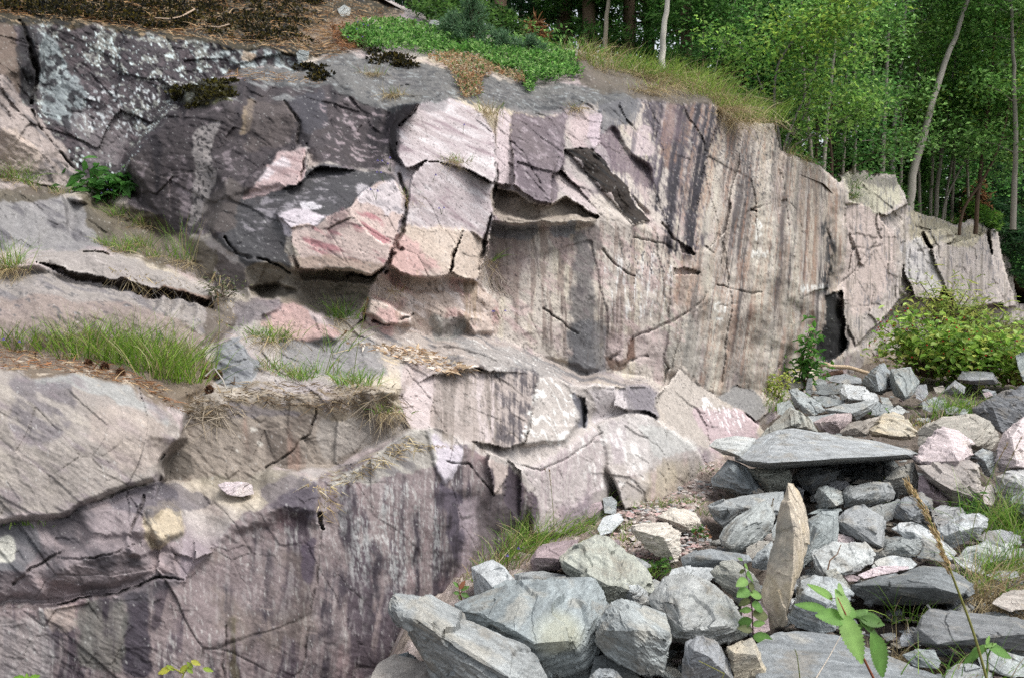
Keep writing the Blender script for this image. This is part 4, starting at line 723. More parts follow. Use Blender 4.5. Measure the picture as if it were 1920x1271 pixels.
rock('A',[(1080,575),(1110,530),(1180,510),(1330,490),(1320,540),(1240,590),(1230,660),(1080,668),(1062,620)],'rose','pinkish brown rounded stone beside the grassy foot of the wall',ridge=[(1090,590,.1),(1230,600,.12)],yb=1072,tilt=.8)
rock('A',[(1225,590),(1345,505),(1430,465),(1500,480),(1640,590),(1740,720),(1750,790),(1690,800),(1560,780),(1500,860),(1400,730),(1330,720),(1240,660)],'green','big sloping grey green boulder with streaked upper face',
     ridge=[(1250,610,.14),(1400,700,.16),(1480,740,.16),(1560,760,.1)],yb=1130,tilt=.75,thick=.45)
rock('A',[(1560,740),(1590,715),(1640,715),(1720,780),(1725,850),(1660,860),(1590,800),(1565,790)],'pale','small white streaked stone between three grey boulders',ridge=[(1600,740,.06)],yb=1138)
rock('A',[(1720,730),(1760,715),(1810,740),(1780,790),(1740,790)],'pale','little pale stone right of the sloping grey green boulder',yb=1112)
rock('P',[(1215,1120),(1245,1080),(1280,1075),(1330,1090),(1370,1125),(1400,1170),(1395,1190),(1360,1205),(1300,1210),(1255,1195),(1255,1150)],'slate','large pale grey boulder with a rough broken front, left of the standing stone',
     ridge=[(1270,1130,.16),(1360,1170,.12),(1280,1180,.16)],yb=1215,tilt=.7,thick=.4)
rock('A',[(1640,600),(1660,590),(1720,620),(1740,640),(1690,670),(1650,650)],'slate','small grey stone below the cream block on the gravel',yb=1070)
rock('A',[(1620,420),(1700,400),(1830,395),(1900,450),(1910,560),(1880,620),(1820,610),(1730,560),(1680,510),(1630,450)],'buff','cream coloured block with a sharp vertical edge on the gravel',ridge=[(1810,480,.12),(1840,420,.06),(1660,440,.08)],yb=1052,tilt=.8)
rock('A',[(1780,360),(1850,310),(1918,320),(1990,340),(2020,400),(1980,450),(1910,450),(1830,390)],'buff','low cream coloured slab behind the cream block on the gravel',yb=995,ridge=[(1900,400,.08)])
rock('A',[(1320,350),(1380,300),(1460,275),(1470,310),(1440,330),(1400,370)],'rose','small brown stone in the grass at the wall foot',yb=970)
rock('A',[(1470,260),(1520,245),(1550,280),(1540,350),(1480,340)],'slate','small bluish grey stone at the top of the gravel bank',yb=962)
rock('A',[(1440,430),(1470,370),(1560,340),(1590,380),(1520,450),(1460,470)],'pale','pale flat stone below the small bluish stone on the gravel bank',yb=1000,tilt=1.2)
rock('A',[(1500,495),(1560,490),(1570,540),(1520,560)],'rose','fist sized rosy stone behind the sloping grey green boulder',yb=1035)
rock('P',[(1020,1155),(1060,1150),(1060,1200),(1010,1200)],'dark','dark stone half hidden behind the long leaning slab',yb=1215)
rock('P',[(712,1245),(740,1228),(800,1240),(870,1268),(900,1300),(690,1300),(700,1262)],'warm','flat brownish stone at the bottom edge under the leaning slab',yb=1290,tilt=1.2)
rock('P',[(735,1232),(765,1222),(790,1240),(760,1252),(730,1245)],'mid','small grey stone between the wall and the leaning slab',yb=1245)
# --- centre of the pile
rock('B',[(590,170),(625,172),(660,220),(690,300),(708,440),(700,540),(655,660),(640,770),(590,850),(570,960),(500,990),(455,850),(445,800),(500,660),(545,470),(560,310),(575,220)],'tan','tall tan stone standing upright on its narrow foot',
     ridge=[(590,185,.02),(600,300,.07),(625,460,.10),(620,640,.10),(600,800,.08)],yb=1178,tilt=.10,thick=.22,lay=(.8,.4,.1),name='standing_stone')
rock('B',[(205,480),(230,430),(300,360),(400,310),(470,275),(510,310),(520,370),(500,420),(440,500),(350,550),(270,565),(215,530)],'slate','leaning grey boulder with fine bedding, left of the standing stone',ridge=[(310,440,.12),(260,520,.12)],yb=1036,tilt=.8,lay=(.4,-.5,.7))
rock('B',[(135,300),(230,280),(380,260),(470,225),(565,225),(560,350),(500,350),(470,275),(330,350),(230,420),(190,370),(150,330)],'slate','long flat grey stone behind the leaning boulder',ridge=[(200,325,.1),(350,310,.1)],yb=985,tilt=1.0)
rock('B',[(355,540),(430,500),(490,500),(480,530),(430,550),(400,600),(360,590)],'warm','small warm grey stone at the foot of the leaning boulder',yb=1046)
rock('B',[(385,620),(420,560),(500,500),(530,560),(500,660),(440,660),(390,650)],'slate','grey stone tucked against the left side of the standing stone',ridge=[(470,580,.08)],yb=1066)
rock('B',[(500,440),(545,360),(560,420),(540,480),(505,500)],'slate','thin grey chip behind the standing stone',yb=1012)
rock('B',[(-10,590),(60,555),(150,545),(250,560),(370,580),(390,610),(330,640),(200,655),(60,650),(0,640)],'mid','low flat grey stone in front of the gravel patch',ridge=[(80,590,.08),(250,610,.08)],yb=1068,tilt=1.2)
rock('B',[(-60,660),(0,640),(170,650),(200,690),(100,740),(0,740),(-80,700)],'pale','pale flat stone above the large rough boulder',yb=1095,tilt=1.4)
rock('B',[(160,670),(220,615),(280,605),(340,640),(400,680),(450,780),(430,830),(330,870),(260,800),(180,720)],'green','grey green block behind the nettle stalk',ridge=[(300,700,.1),(360,790,.12)],yb=1135,tilt=.7)
rock('B',[(330,860),(440,840),(480,900),(490,1000),(430,1030),(350,1000)],'rose','brownish pink stone at the root of the nettle stalk',yb=1192)
rock('B',[(0,1180),(20,1070),(80,1030),(190,1060),(260,1170),(290,1290),(0,1300)],'slate','grey boulder at the bottom edge beside the tan block',ridge=[(60,1110,.12),(150,1150,.14)],yb=1268,tilt=.6)
rock('B',[(250,1095),(390,1045),(440,1140),(475,1265),(290,1268),(270,1180)],'tan','tan block with squared faces at the bottom edge',ridge=[(290,1130,.06),(410,1140,.08)],yb=1266,tilt=.5)
rock('B',[(410,1080),(520,1020),(640,1000),(770,1020),(860,1020),(1000,1090),(1080,1190),(1250,1220),(1500,1290),(1200,1340),(430,1340),(470,1200)],'mid','wide flat speckled slab lying at the bottom edge behind the leafy sprig',ridge=[(470,1190,.02),(800,1240,.03)],yb=1300,tilt=1.9,thick=.3,lay=(.1,.3,.95))
rock('B',[(590,930),(640,830),(670,720),(740,690),(820,700),(900,730),(950,790),(940,850),(860,900),(850,1000),(770,1020),(640,980)],'slate','rounded grey block right of the standing stone foot',ridge=[(680,800,.12),(800,850,.16),(740,730,.05)],yb=1185,tilt=.6)
rock('B',[(800,670),(860,655),(900,700),(955,770),(950,795),(900,760),(830,720)],'green','narrow greenish wedge of stone lying on the rounded grey block',yb=1118,dd=-.05)
rock('B',[(905,695),(950,688),(1000,705),(980,725),(930,725)],'rose','small rosy stone beside the greenish wedge',yb=1098)
rock('B',[(950,740),(1010,720),(1200,670),(1330,645),(1450,640),(1560,680),(1640,740),(1640,790),(1590,800),(1500,860),(1420,865),(1290,870),(1050,850),(950,790)],'dark','dark overhanging slab propped over a black hollow',
     ridge=[(1010,745,.1),(1200,720,.16),(1330,720,.24),(1420,760,.28),(1560,800,.2)],yb=1135,tilt=.9,thick=.45,lay=(.2,.5,.8))
rock('B',[(1350,900),(1380,865),(1480,875),(1600,880),(1918,930),(2100,960),(2100,1120),(1918,1080),(1760,1050),(1640,1060),(1500,1090),(1420,1095),(1320,1055),(1308,1020)],'dark','long dark grey beam of stone running out at the right edge',
     ridge=[(1340,1000,.06),(1500,990,.14),(1700,1000,.16),(1918,1020,.16),(1430,1075,.16)],yb=1225,tilt=.8,lay=(.1,.3,.9))
rock('B',[(1060,640),(1100,600),(1180,578),(1290,600),(1320,630),(1290,655),(1180,670),(1080,680)],'pale','pale flat stone on top of the dark overhanging slab',yb=1085,tilt=1.2)
rock('B',[(985,690),(1050,670),(1100,640),(1270,640),(1270,655),(1150,685),(1020,710)],'pink','row of pink broken edges lying on the dark slab',yb=1082,dd=-.1)
rock('B',[(718,560),(850,510),(1030,500),(1085,570),(1060,620),(1000,660),(920,690),(820,690),(790,700),(745,640)],'pale','light grey flat topped stone carrying the little pink chip',ridge=[(745,580,.06),(800,680,.14),(900,680,.1)],yb=1090,tilt=.9)
rock('B',[(850,450),(940,475),(965,490),(955,515),(900,520),(845,505)],'pink','little pink chip resting on a light grey stone',yb=1030,dd=-.12,name='stone_chip')
rock('B',[(855,400),(910,330),(970,297),(1020,300),(1130,360),(1140,450),(1130,540),(1090,555),(1040,500),(960,490),(870,450)],'slate','grey block with banded front, behind the little pink chip',ridge=[(900,390,.08),(1080,430,.14),(1100,520,.14)],yb=1038,tilt=.7)
rock('B',[(700,380),(780,340),(880,330),(860,420),(860,510),(720,560),(660,660),(670,560)],'mid','grey sloping stone right behind the standing stone',ridge=[(760,430,.08)],yb=1062,tilt=.9)
rock('B',[(700,350),(760,320),(890,315),(900,330),(780,345)],'slate','thin grey ledge stone above the sloping stone',yb=965)
rock('B',[(700,690),(660,700),(670,760),(700,740),(730,690)],'dark','dark chip in the gap right of the standing stone',yb=1098)
rock('B',[(760,200),(800,185),(890,220),(905,290),(850,310),(770,320),(745,250)],'pale','pale grey cube shaped stone under the great slab',ridge=[(800,230,.08),(860,300,.1)],yb=955,tilt=.5)
rock('B',[(895,225),(930,195),(1070,175),(1160,175),(1195,230),(1180,265),(1060,300),(910,312)],'slate','grey block with shaded left face under the great slab',ridge=[(960,260,.12),(1080,220,.08),(1000,195,.03)],yb=950,tilt=.6)
rock('B',[(1040,315),(1150,285),(1220,265),(1200,330),(1180,380),(1140,390),(1100,345)],'slate','grey stone wedged right of the banded block',yb=975)
rock('B',[(1200,290),(1250,250),(1340,230),(1400,260),(1405,310),(1370,350),(1340,400),(1240,395),(1190,370)],'mid','grey boulder with a dull shaded front in the right part of the pile',ridge=[(1230,310,.1),(1330,300,.14),(1280,380,.14)],yb=985,tilt=.7)
rock('B',[(1330,130),(1350,130),(1420,190),(1490,270),(1480,300),(1400,290),(1370,220),(1320,230)],'rose','pinkish wedge leaning on the brown block',ridge=[(1400,230,.06)],yb=955,tilt=.5)
rock('B',[(1395,330),(1450,300),(1560,310),(1600,350),(1520,390),(1440,430),(1410,390)],'slate','grey stone between the dull boulder and the pale rounded one',yb=995)
rock('B',[(1440,440),(1500,390),(1580,350),(1660,345),(1720,370),(1715,420),(1650,480),(1560,520),(1500,540),(1450,500)],'pale','pale rounded boulder with a brown hollow in its face',ridge=[(1560,440,.14),(1480,470,.1),(1650,420,.1)],yb=1030,tilt=.7)
rock('B',[(1170,430),(1210,400),(1290,393),(1370,430),(1460,500),(1540,570),(1510,600),(1400,600),(1260,480)],'pale','whitish leaning slab behind the dry grass head',ridge=[(1300,450,.05)],yb=1045,tilt=.7,lay=(.3,-.4,.8))
rock('B',[(1100,580),(1150,520),(1230,490),(1370,465),(1360,510),(1310,590),(1240,590),(1120,590)],'slate','grey stone leaning in front of the whitish slab',ridge=[(1230,530,.06)],yb=1048,tilt=.9)
rock('B',[(1320,590),(1350,530),(1420,560),(1500,600),(1460,615)],'dark','dark stone under the whitish slab',yb=1056)
rock('B',[(1540,600),(1600,540),(1700,510),(1860,520),(1850,590),(1700,620),(1600,650)],'pale','wide pale stone in the grass at the right',ridge=[(1650,560,.06)],yb=1064,tilt=1.1)
rock('B',[(1640,490),(1720,440),(1800,435),(1900,470),(1900,520),(1720,510)],'slate','grey stone behind the wide pale stone in the grass',yb=1022,tilt=1.0)
rock('B',[(1520,590),(1600,600),(1700,660),(1690,690),(1600,660),(1540,620)],'pale','white streaky stone sunk in the grass',yb=1080,tilt=1.2)
rock('B',[(1700,690),(1780,665),(1880,670),(1890,700),(1780,720)],'slate','flat grey stone among the grass stalks at the right',yb=1090)
rock('B',[(1740,850),(1800,790),(1918,770),(2000,800),(1990,880),(1840,890)],'warm','grey brown stone behind the grass at the right edge',yb=1145,tilt=1.0)
rock('B',[(1220,1050),(1240,1015),(1280,1020),(1310,1060),(1290,1090),(1230,1090)],'mid','small round stone in the dry grass by the dark beam',yb=1212)
rock('B',[(1240,1140),(1300,1110),(1410,1115),(1450,1180),(1430,1220),(1300,1200)],'mid','grey stone in front of the dark beam',ridge=[(1340,1150,.04)],yb=1258,tilt=1.1)
rock('B',[(1480,1230),(1540,1190),(1640,1195),(1740,1240),(1750,1300),(1480,1300)],'mid','grey green stone at the lower right with dry grass round it',yb=1285,tilt=1.0)
rock('B',[(1660,1150),(1720,1110),(1850,1140),(2000,1170),(2000,1270),(1850,1260),(1680,1210)],'slate','grey flat stone in the lower right corner below the broad leaves',yb=1278,tilt=1.0)
# --- the great slab and what it rests on
rock('R',[(300,705),(240,690),(235,650),(330,590),(380,560),(430,555),(490,515),(580,505),(720,525),(900,545),(1080,580),(1130,605),(1270,633),(1310,650),(1285,682),(1100,695),(1000,715),(900,708),(700,718),(440,738),(340,728)],'slab','great flat light grey slab bridging a black gap',
     ridge=[(310,690,.2),(430,700,.34),(640,690,.38),(900,675,.36),(1100,665,.28),(1240,655,.2)],yb=925,tilt=2.1,thick=.75,lay=(.05,.15,1),name='stone_slab')
rock('R',[(88,605),(130,565),(250,545),(365,560),(340,620),(300,680),(235,665),(175,655),(165,630)],'pale','short flat tongue of slate at the left end of the great slab',ridge=[(180,630,.12),(240,650,.16)],yb=918,tilt=2.0,lay=(.05,.15,1),name='stone_slab')
rock('R',[(100,800),(150,740),(200,685),(240,695),(330,740),(390,840),(410,890),(330,890),(200,840),(110,840)],'mid','triangular grey stone holding up the left end of the great slab',ridge=[(210,730,.1),(320,850,.08)],yb=925,tilt=.6)
rock('R',[(310,735),(440,738),(560,740),(575,800),(560,850),(440,885),(390,830)],'green','grey green stone jammed under the great slab',ridge=[(430,800,.1)],yb=926,tilt=.4)
rock('R',[(575,790),(620,750),(720,735),(860,745),(820,800),(710,840),(690,875),(640,850)],'dark','dark slate in the shade under the great slab',ridge=[(680,790,.08)],yb=920,tilt=.6)
rock('R',[(780,820),(830,805),(900,815),(910,840),(850,860),(790,850)],'slate','small stone deep under the great slab',yb=918)
rock('R',[(860,800),(900,785),(920,805),(890,815)],'warm','tiny stone at the back of the gap under the great slab',yb=905)
rock('R',[(920,820),(960,800),(1040,800),(1030,830)],'warm','flat little stone at the back of the gap under the great slab',yb=908)
rock('R',[(1100,810),(1180,730),(1280,700),(1310,790),(1300,880),(1210,890),(1170,830)],'green','shaded grey green stone under the right end of the great slab',ridge=[(1230,780,.05)],yb=932,tilt=.3)
rock('R',[(340,870),(380,850),(410,870),(400,905),(360,905)],'buff','small round buff stone at the edge of the gravel',yb=932)
rock('R',[(1280,680),(1310,620),(1370,580),(1450,482),(1540,510),(1615,580),(1630,650),(1560,690),(1555,740),(1500,775),(1400,755),(1300,710)],'pink','pale pink angular boulder perched on the brown block',
     ridge=[(1300,690,.1),(1420,660,.08),(1540,695,.22),(1490,770,.14)],yb=930,tilt=.8,lay=(.2,.3,.9))
rock('R',[(1300,715),(1400,755),(1500,775),(1600,690),(1650,720),(1670,850),(1660,910),(1500,955),(1440,880),(1350,790)],'warm','brown block with a cracked face under the pink boulder',ridge=[(1400,800,.1),(1500,860,.12)],yb=952,tilt=.25)
rock('R',[(1630,650),(1680,618),(1740,640),(1750,720),(1740,800),(1690,770),(1650,700)],'slate','upright grey stone right of the pink boulder',ridge=[(1690,690,.06)],yb=930,tilt=.4)
rock('R',[(1670,850),(1730,830),(1765,905),(1730,950),(1690,940)],'pink','small lilac stone in the gap at the right',yb=950)
rock('R',[(1750,700),(1770,590),(1830,510),(1918,440),(2060,430),(2080,760),(1918,760),(1790,760)],'pink','whitish pink boulder at the right edge',ridge=[(1850,560,.1),(1880,720,.14)],yb=930,tilt=.6)
rock('R',[(1755,780),(1850,745),(1918,755),(2050,760),(2060,920),(1918,900),(1800,920),(1755,880)],'pale','pale grey boulder below the whitish pink one at the right edge',ridge=[(1840,800,.08)],yb=950,tilt=.6)
rock('R',[(1840,930),(1918,860),(2050,860),(2060,1060),(1918,1060),(1870,1010)],'mid','grey boulder behind the green stalks at the right edge',ridge=[(1918,940,.1)],yb=988,tilt=.6)
rock('R',[(1300,520),(1340,480),(1450,430),(1640,420),(1720,460),(1775,530),(1775,580),(1740,630),(1700,620),(1600,620),(1540,510),(1450,482),(1380,560),(1310,605)],'warm','broad dull brown boulder behind the pink one',ridge=[(1400,470,.08),(1640,470,.12),(1620,600,.2)],yb=880,tilt=.7)
rock('R',[(1640,400),(1700,330),(1800,290),(1918,255),(2060,250),(2080,480),(1918,480),(1800,545),(1770,500),(1700,440)],'dark','large dark striped boulder at the right edge below the shrub',ridge=[(1740,380,.1),(1880,330,.12),(1790,520,.1)],yb=845,tilt=.6,lay=(.5,.1,.8))
rock('R',[(1020,510),(1060,470),(1100,430),(1160,410),(1220,430),(1300,520),(1295,550),(1240,575),(1150,570),(1040,550)],'tan','flat tan stone with a cream top behind the great slab',ridge=[(1060,530,.1),(1200,550,.14)],yb=832,tilt=1.0)
rock('R',[(855,530),(900,480),(1000,450),(1090,432),(1030,500),(1020,550),(930,555)],'warm','grey stone tucked behind the flat tan stone',ridge=[(940,500,.06)],yb=825,tilt=.8)
rock('R',[(700,470),(750,440),(830,420),(915,415),(915,460),(860,530),(800,535),(730,510)],'rose','rose purple stone behind the great slab',ridge=[(830,460,.08)],yb=818,tilt=.7)
rock('R',[(640,440),(760,420),(830,415),(720,455),(690,480)],'slate','thin grey slab behind the rose purple stone',yb=800,tilt=1.2)
rock('R',[(390,555),(440,500),(520,440),(565,380),(640,420),(690,470),(725,525),(580,508),(490,518)],'green','pointed grey green stone behind the great slab',ridge=[(580,400,.06),(610,470,.1)],yb=825,tilt=.6)
rock('R',[(485,360),(560,340),(590,390),(530,430),(490,420)],'slate','grey stone beside the yellow green fern',yb=795)
rock('R',[(560,290),(600,265),(660,310),(720,350),(765,400),(700,430),(640,410),(590,370)],'slate','tilted flat grey slab near the wall foot',ridge=[(620,360,.04)],yb=785,tilt=.9,lay=(.2,.6,.7))
rock('R',[(650,290),(665,215),(690,210),(693,300),(680,315)],'slate','thin upright flake of grey stone near the wall foot',yb=745,tilt=.1)
rock('R',[(550,250),(590,200),(630,215),(640,270),(570,290)],'warm','grey brown stone at the foot of the leafy sapling',yb=738)
rock('R',[(500,290),(550,275),(565,320),(540,335)],'warm','small brownish stone left of the tilted slab',yb=752)
rock('R',[(690,315),(760,315),(890,350),(850,365),(770,380),(720,350)],'mid','long narrow grey stone among the far stones',yb=765,tilt=.9)
rock('R',[(695,300),(740,280),(860,245),(880,260),(850,300),(760,310)],'dark','dark wet looking stone below the fallen branch',yb=745,tilt=.8)
rock('R',[(700,230),(740,210),(780,240),(760,260),(710,270)],'mid','small grey stone below the fallen branch',yb=728)
rock('R',[(700,250),(760,255),(830,240),(820,260),(720,285)],'dark','flat dark stone in the gap by the wall foot',yb=735)
rock('R',[(770,210),(880,185),(970,215),(975,245),(900,250),(860,240),(800,230)],'mid','grey stone just below the middle of the fallen branch',yb=722,tilt=.8)
rock('R',[(850,290),(870,245),(960,255),(1060,310),(1110,370),(1050,380),(930,350),(860,340)],'pale','wide pale grey slab sloping down in the far pile',ridge=[(900,330,.06),(1040,350,.06)],yb=765,tilt=.9)
rock('R',[(765,395),(870,365),(1040,340),(1060,350),(1040,400),(950,460),(915,430),(800,420)],'slate','jagged grey stone in front of the wide pale slab',ridge=[(920,415,.1),(1000,380,.06)],yb=790,tilt=.8)
rock('R',[(980,240),(1010,190),(1080,130),(1110,125),(1150,180),(1150,250),(1100,310),(1060,305),(1000,280)],'mid','upright slate boulder with a pointed top under the shrub',ridge=[(1060,200,.1),(1080,290,.14)],yb=742,tilt=.3,lay=(.8,.1,.4))
rock('R',[(1145,160),(1260,150),(1310,230),(1285,300),(1220,345),(1170,310),(1150,230)],'mid','squared grey boulder under the shrub, right of the pointed one',ridge=[(1180,240,.1),(1230,320,.12)],yb=752,tilt=.4)
rock('R',[(1285,270),(1310,250),(1350,250),(1365,300),(1330,345),(1295,330)],'slate','small blocky grey stone right of the squared boulder',yb=752)
rock('R',[(1440,300),(1520,225),(1580,265),(1570,300),(1500,305)],'slate','pointed light grey stone under the right end of the shrub',ridge=[(1510,260,.06)],yb=742)
rock('R',[(1535,220),(1560,170),(1740,175),(1775,230),(1760,250),(1600,245)],'mid','long grey stone lying under the shrub at the right',ridge=[(1600,225,.06),(1740,220,.06)],yb=722,tilt=1.0)
rock('R',[(1330,350),(1400,320),(1470,350),(1460,390),(1380,410),(1330,390)],'slate','low grey stone left of the bright grass tuft',yb=772,tilt=1.2)
rock('R',[(1460,385),(1520,375),(1600,400),(1590,425),(1470,420)],'slate','flat grey stone in front of the bright grass tuft',yb=780,tilt=1.4)
rock('R',[(1085,320),(1130,325),(1165,380),(1130,400),(1100,370)],'slate','grey stone right of the wide pale slab',yb=768)
rock('R',[(1130,400),(1190,370),(1240,400),(1200,430),(1150,425)],'pale','small pale stone among gravel in the far pile',yb=778)
rock('R',[(1680,300),(1720,290),(1740,310),(1700,330)],'rose','little rosy stone behind the bright grass tuft',yb=748)
rock('R',[(1040,390),(1080,350),(1130,410),(1090,430),(1030,425)],'mid','mossy grey stone in the middle of the far pile',yb=780)
rock('R',[(1870,80),(1918,60),(2000,70),(2000,250),(1918,230),(1890,160)],'slate','grey boulder at the right edge beside the shrub',yb=728,tilt=.4)
rock('R',[(1395,265),(1450,255),(1470,290),(1410,300)],'warm','brown stone in the shade of the shrub',yb=738)
# --- stones on the ledges
rock('P',[(408,908),(425,903),(455,903),(473,908),(475,925),(455,930),(425,925)],'pink','white oval stone lying on the narrow ledge of the wall',yb='cliff',dd=-.06,tilt=.5,thick=.10)
rock('P',[(688,38),(695,34),(712,42),(710,47),(695,46)],'buff','small white stone on the brown slope above the cliff',yb='cliff',tilt=.8,thick=.15)
rock('P',[(805,42),(815,38),(835,46),(848,58),(835,66),(812,62)],'slate','grey stone half buried in the green mat on top of the cliff',yb='cliff',tilt=.8,thick=.4,dd=-.15)
rock('P',[(632,18),(645,10),(658,16),(656,30),(640,32)],'pale','pale stone on the slope at the top of the picture',yb='cliff',tilt=.6,thick=.2)
rock('P',[(555,100),(562,94),(580,96),(578,112),(560,120)],'slate','small square stone in a niche below the mossy slope',yb='cliff',tilt=.4,thick=.15,dd=-.05)

def hull_np(points):
    bm = bmesh.new()
    for p in points: bm.verts.new(p)
    bm.verts.ensure_lookup_table()
    r = bmesh.ops.convex_hull(bm, input=bm.verts)
    bmesh.ops.delete(bm, geom=list({g for g in r['geom_interior'] + r['geom_unused'] if isinstance(g, bmesh.types.BMVert)}), context='VERTS')
    bmesh.ops.recalc_face_normals(bm, faces=bm.faces)
    return bm
rrng = np.random.default_rng(21)
def dense(points, cell):
    """broken stone: the hull's flat faces cut into small triangles, edges kept sharp"""
    bm = hull_np(points); bmesh.ops.dissolve_limit(bm, angle_limit=math.radians(7), verts=bm.verts, edges=bm.edges); bmesh.ops.triangulate(bm, faces=bm.faces, quad_method='BEAUTY', ngon_method='BEAUTY'); bm.verts.index_update()
    hv = np.array([tuple(v.co) for v in bm.verts]); ht = np.array([[v.index for v in f.verts] for f in bm.faces]); bm.free()
    A, B, Cc = hv[ht[:, 0]], hv[ht[:, 1]], hv[ht[:, 2]]
    long = max(np.linalg.norm(A - B, axis=1).max(), np.linalg.norm(B - Cc, axis=1).max(), np.linalg.norm(A - Cc, axis=1).max())
    n = int(np.clip(long / cell, 6, 64)); n = int(min(n, math.sqrt(60000 / len(ht))))
    ij = [(i, j) for i in range(n + 1) for j in range(n + 1 - i)]; lut = {p: k for k, p in enumerate(ij)}
    I = np.array(ij) / n
    Vv = (A[:, None] * (1 - I[:, 0] - I[:, 1])[None, :, None] + B[:, None] * I[None, :, 0, None] + Cc[:, None] * I[None, :, 1, None])
    t = [(lut[i, j], lut[i + 1, j], lut[i, j + 1]) for i in range(n) for j in range(n - i)] + [(lut[i + 1, j], lut[i + 1, j + 1], lut[i, j + 1]) for i in range(n - 1) for j in range(n - 1 - i)]
    T = (np.arange(len(ht))[:, None, None] * len(ij) + np.array(t)[None]).reshape(-1, 3); Vv = Vv.reshape(-1, 3)
    key = np.round(Vv / (cell * .02)).astype(np.int64); _, first, inv = np.unique(key, axis=0, return_index=True, return_inverse=True); inv = inv.ravel()
    V = Vv[first]; T = inv[T]; T = T[(T[:, 0] != T[:, 1]) & (T[:, 1] != T[:, 2]) & (T[:, 0] != T[:, 2])]
    fn = np.cross(V[T[:, 1]] - V[T[:, 0]], V[T[:, 2]] - V[T[:, 0]]); nn = np.zeros_like(V)
    for k in range(3): np.add.at(nn, T[:, k], fn)
    return V, T, nn / (np.linalg.norm(nn, axis=1)[:, None] + 1e-12)
def finish_stone(ob_name, org, pts3, tone, label, group, lay, d0, size, amp, k, cat=None):
    v, T, n = dense(pts3 - org, max(.0021 * d0 / 3.5, size / 110)); nv = len(v); s = size
    lay = np.array(lay or (rrng.normal() * .35, rrng.normal() * .35, 1.0), float); lay /= np.linalg.norm(lay)
    a = np.cross(lay, (0.3, 1, 0.1)); a /= np.linalg.norm(a); b = np.cross(lay, a)
    q = np.stack([v @ a, v @ b, v @ lay], 1) + rrng.uniform(0, 50, 3)
    wob = fbm(q[:, 0] / s * 2, q[:, 1] / s * 2, q[:, 2] / s * 2, k, 3)
    hA, eA, rA = cells(q[:, 0] / s * 3.2 + wob, q[:, 2] / s * 7 + q[:, 1] / s * 2.2, 100 + k)
    hB, eB, rB = cells(q[:, 0] / s * 8 + wob, q[:, 2] / s * 22 + q[:, 1] / s * 6, 200 + k)
    lam = ridged(q[:, 0] / s * 3.5, q[:, 1] / s * 3.5, q[:, 2] / s * 32 + wob * 1.5, 300 + k, 3)
    big = fbm(q[:, 0] / s * 1.6, q[:, 1] / s * 1.6, q[:, 2] / s * 2.6, 400 + k, 4)
    fn = fbm(q[:, 0] / s * 22, q[:, 1] / s * 22, q[:, 2] / s * 40, 500 + k, 3)
    side = 1 - .75 * np.abs(n @ lay)                                   # bedding shows on the broken sides more than on the cleaved faces
    dsp = amp * (.020 * big + .034 * hA + .016 * hB * side * (0 if ob_name == 'stone_slab' else 1) + .012 * lam * side + .005 * fn)
    v = v + n * dsp[:, None]
    base = np.array(TONE[tone], float); base = base * rrng.uniform(.95, 1.05) + rrng.normal(size=3) * 1.0
    cc = np.repeat(sc(*base)[None], nv, 0)
    def lp(col, m):
        nonlocal cc
        m = np.clip(m, 0, 1)[:, None]; cc = cc * (1 - m) + np.asarray(col) * m
    slaty = tone in ('slab', 'slate', 'dark', 'pale', 'mid', 'green')
    ln = fbm(q[:, 0] * 7, q[:, 1] * 7, q[:, 2] * 60, 600 + k, 4); bl = fbm(q[:, 0] * 5, q[:, 1] * 5, q[:, 2] * 8, 700 + k, 4); gr = noise3(q[:, 0] * 90, q[:, 1] * 90, q[:, 2] * 160, 800 + k); gr2 = fbm(q[:, 0] * 35, q[:, 1] * 35, q[:, 2] * 110, 850 + k, 3)
    lp(cc * .66, sstep(.03, .35, ln) * .8); lp(np.minimum(cc * 1.28, .8), sstep(.05, .35, -ln) * .8); lp(cc * .72, sstep(.05, .4, bl) * .7)
    if slaty: lp(sc(150,140,124), sstep(.12, .4, bl + .4 * gr2) * .4); lp(sc(176,170,156), sstep(.15, .4, -bl) * .45); lp(sc(96,104,108), sstep(.1, .4, gr2) * .5)
    else: lp(sc(206,198,188), sstep(.1, .4, -bl) * .5); lp(sc(150,136,128), sstep(.12, .4, gr2) * .5)
    lp(np.minimum(cc * 1.35, .8), sstep(.28, .5, gr) * .6); lp(cc * .62, sstep(.28, .5, -gr) * .6)
    if 'yellow hollow' in label: 
        pw = v + org; t_ = unproj(1045., 1187., d0 - .1); lp(sc(182,182,158), sstep(.13, .06, np.linalg.norm((pw - t_) * (1, .6, 1.6), axis=1)) * .55)
    if tone == 'tan' or 'standing' in ob_name: lp(sc(194,178,146), sstep(.05, .35, -bl + .3 * ln) * .6); lp(sc(150,150,144), sstep(.0, .35, bl) * .6)
    me = mesh_np(ob_name, v, T, np.clip(cc, .015, .8), smooth=True); me.set_sharp_from_angle(angle=math.radians(28))
    return tag(link(ob_name, me, M_STONE, loc=org), label, cat or ('stone' if size < .3 else 'boulder'), group)
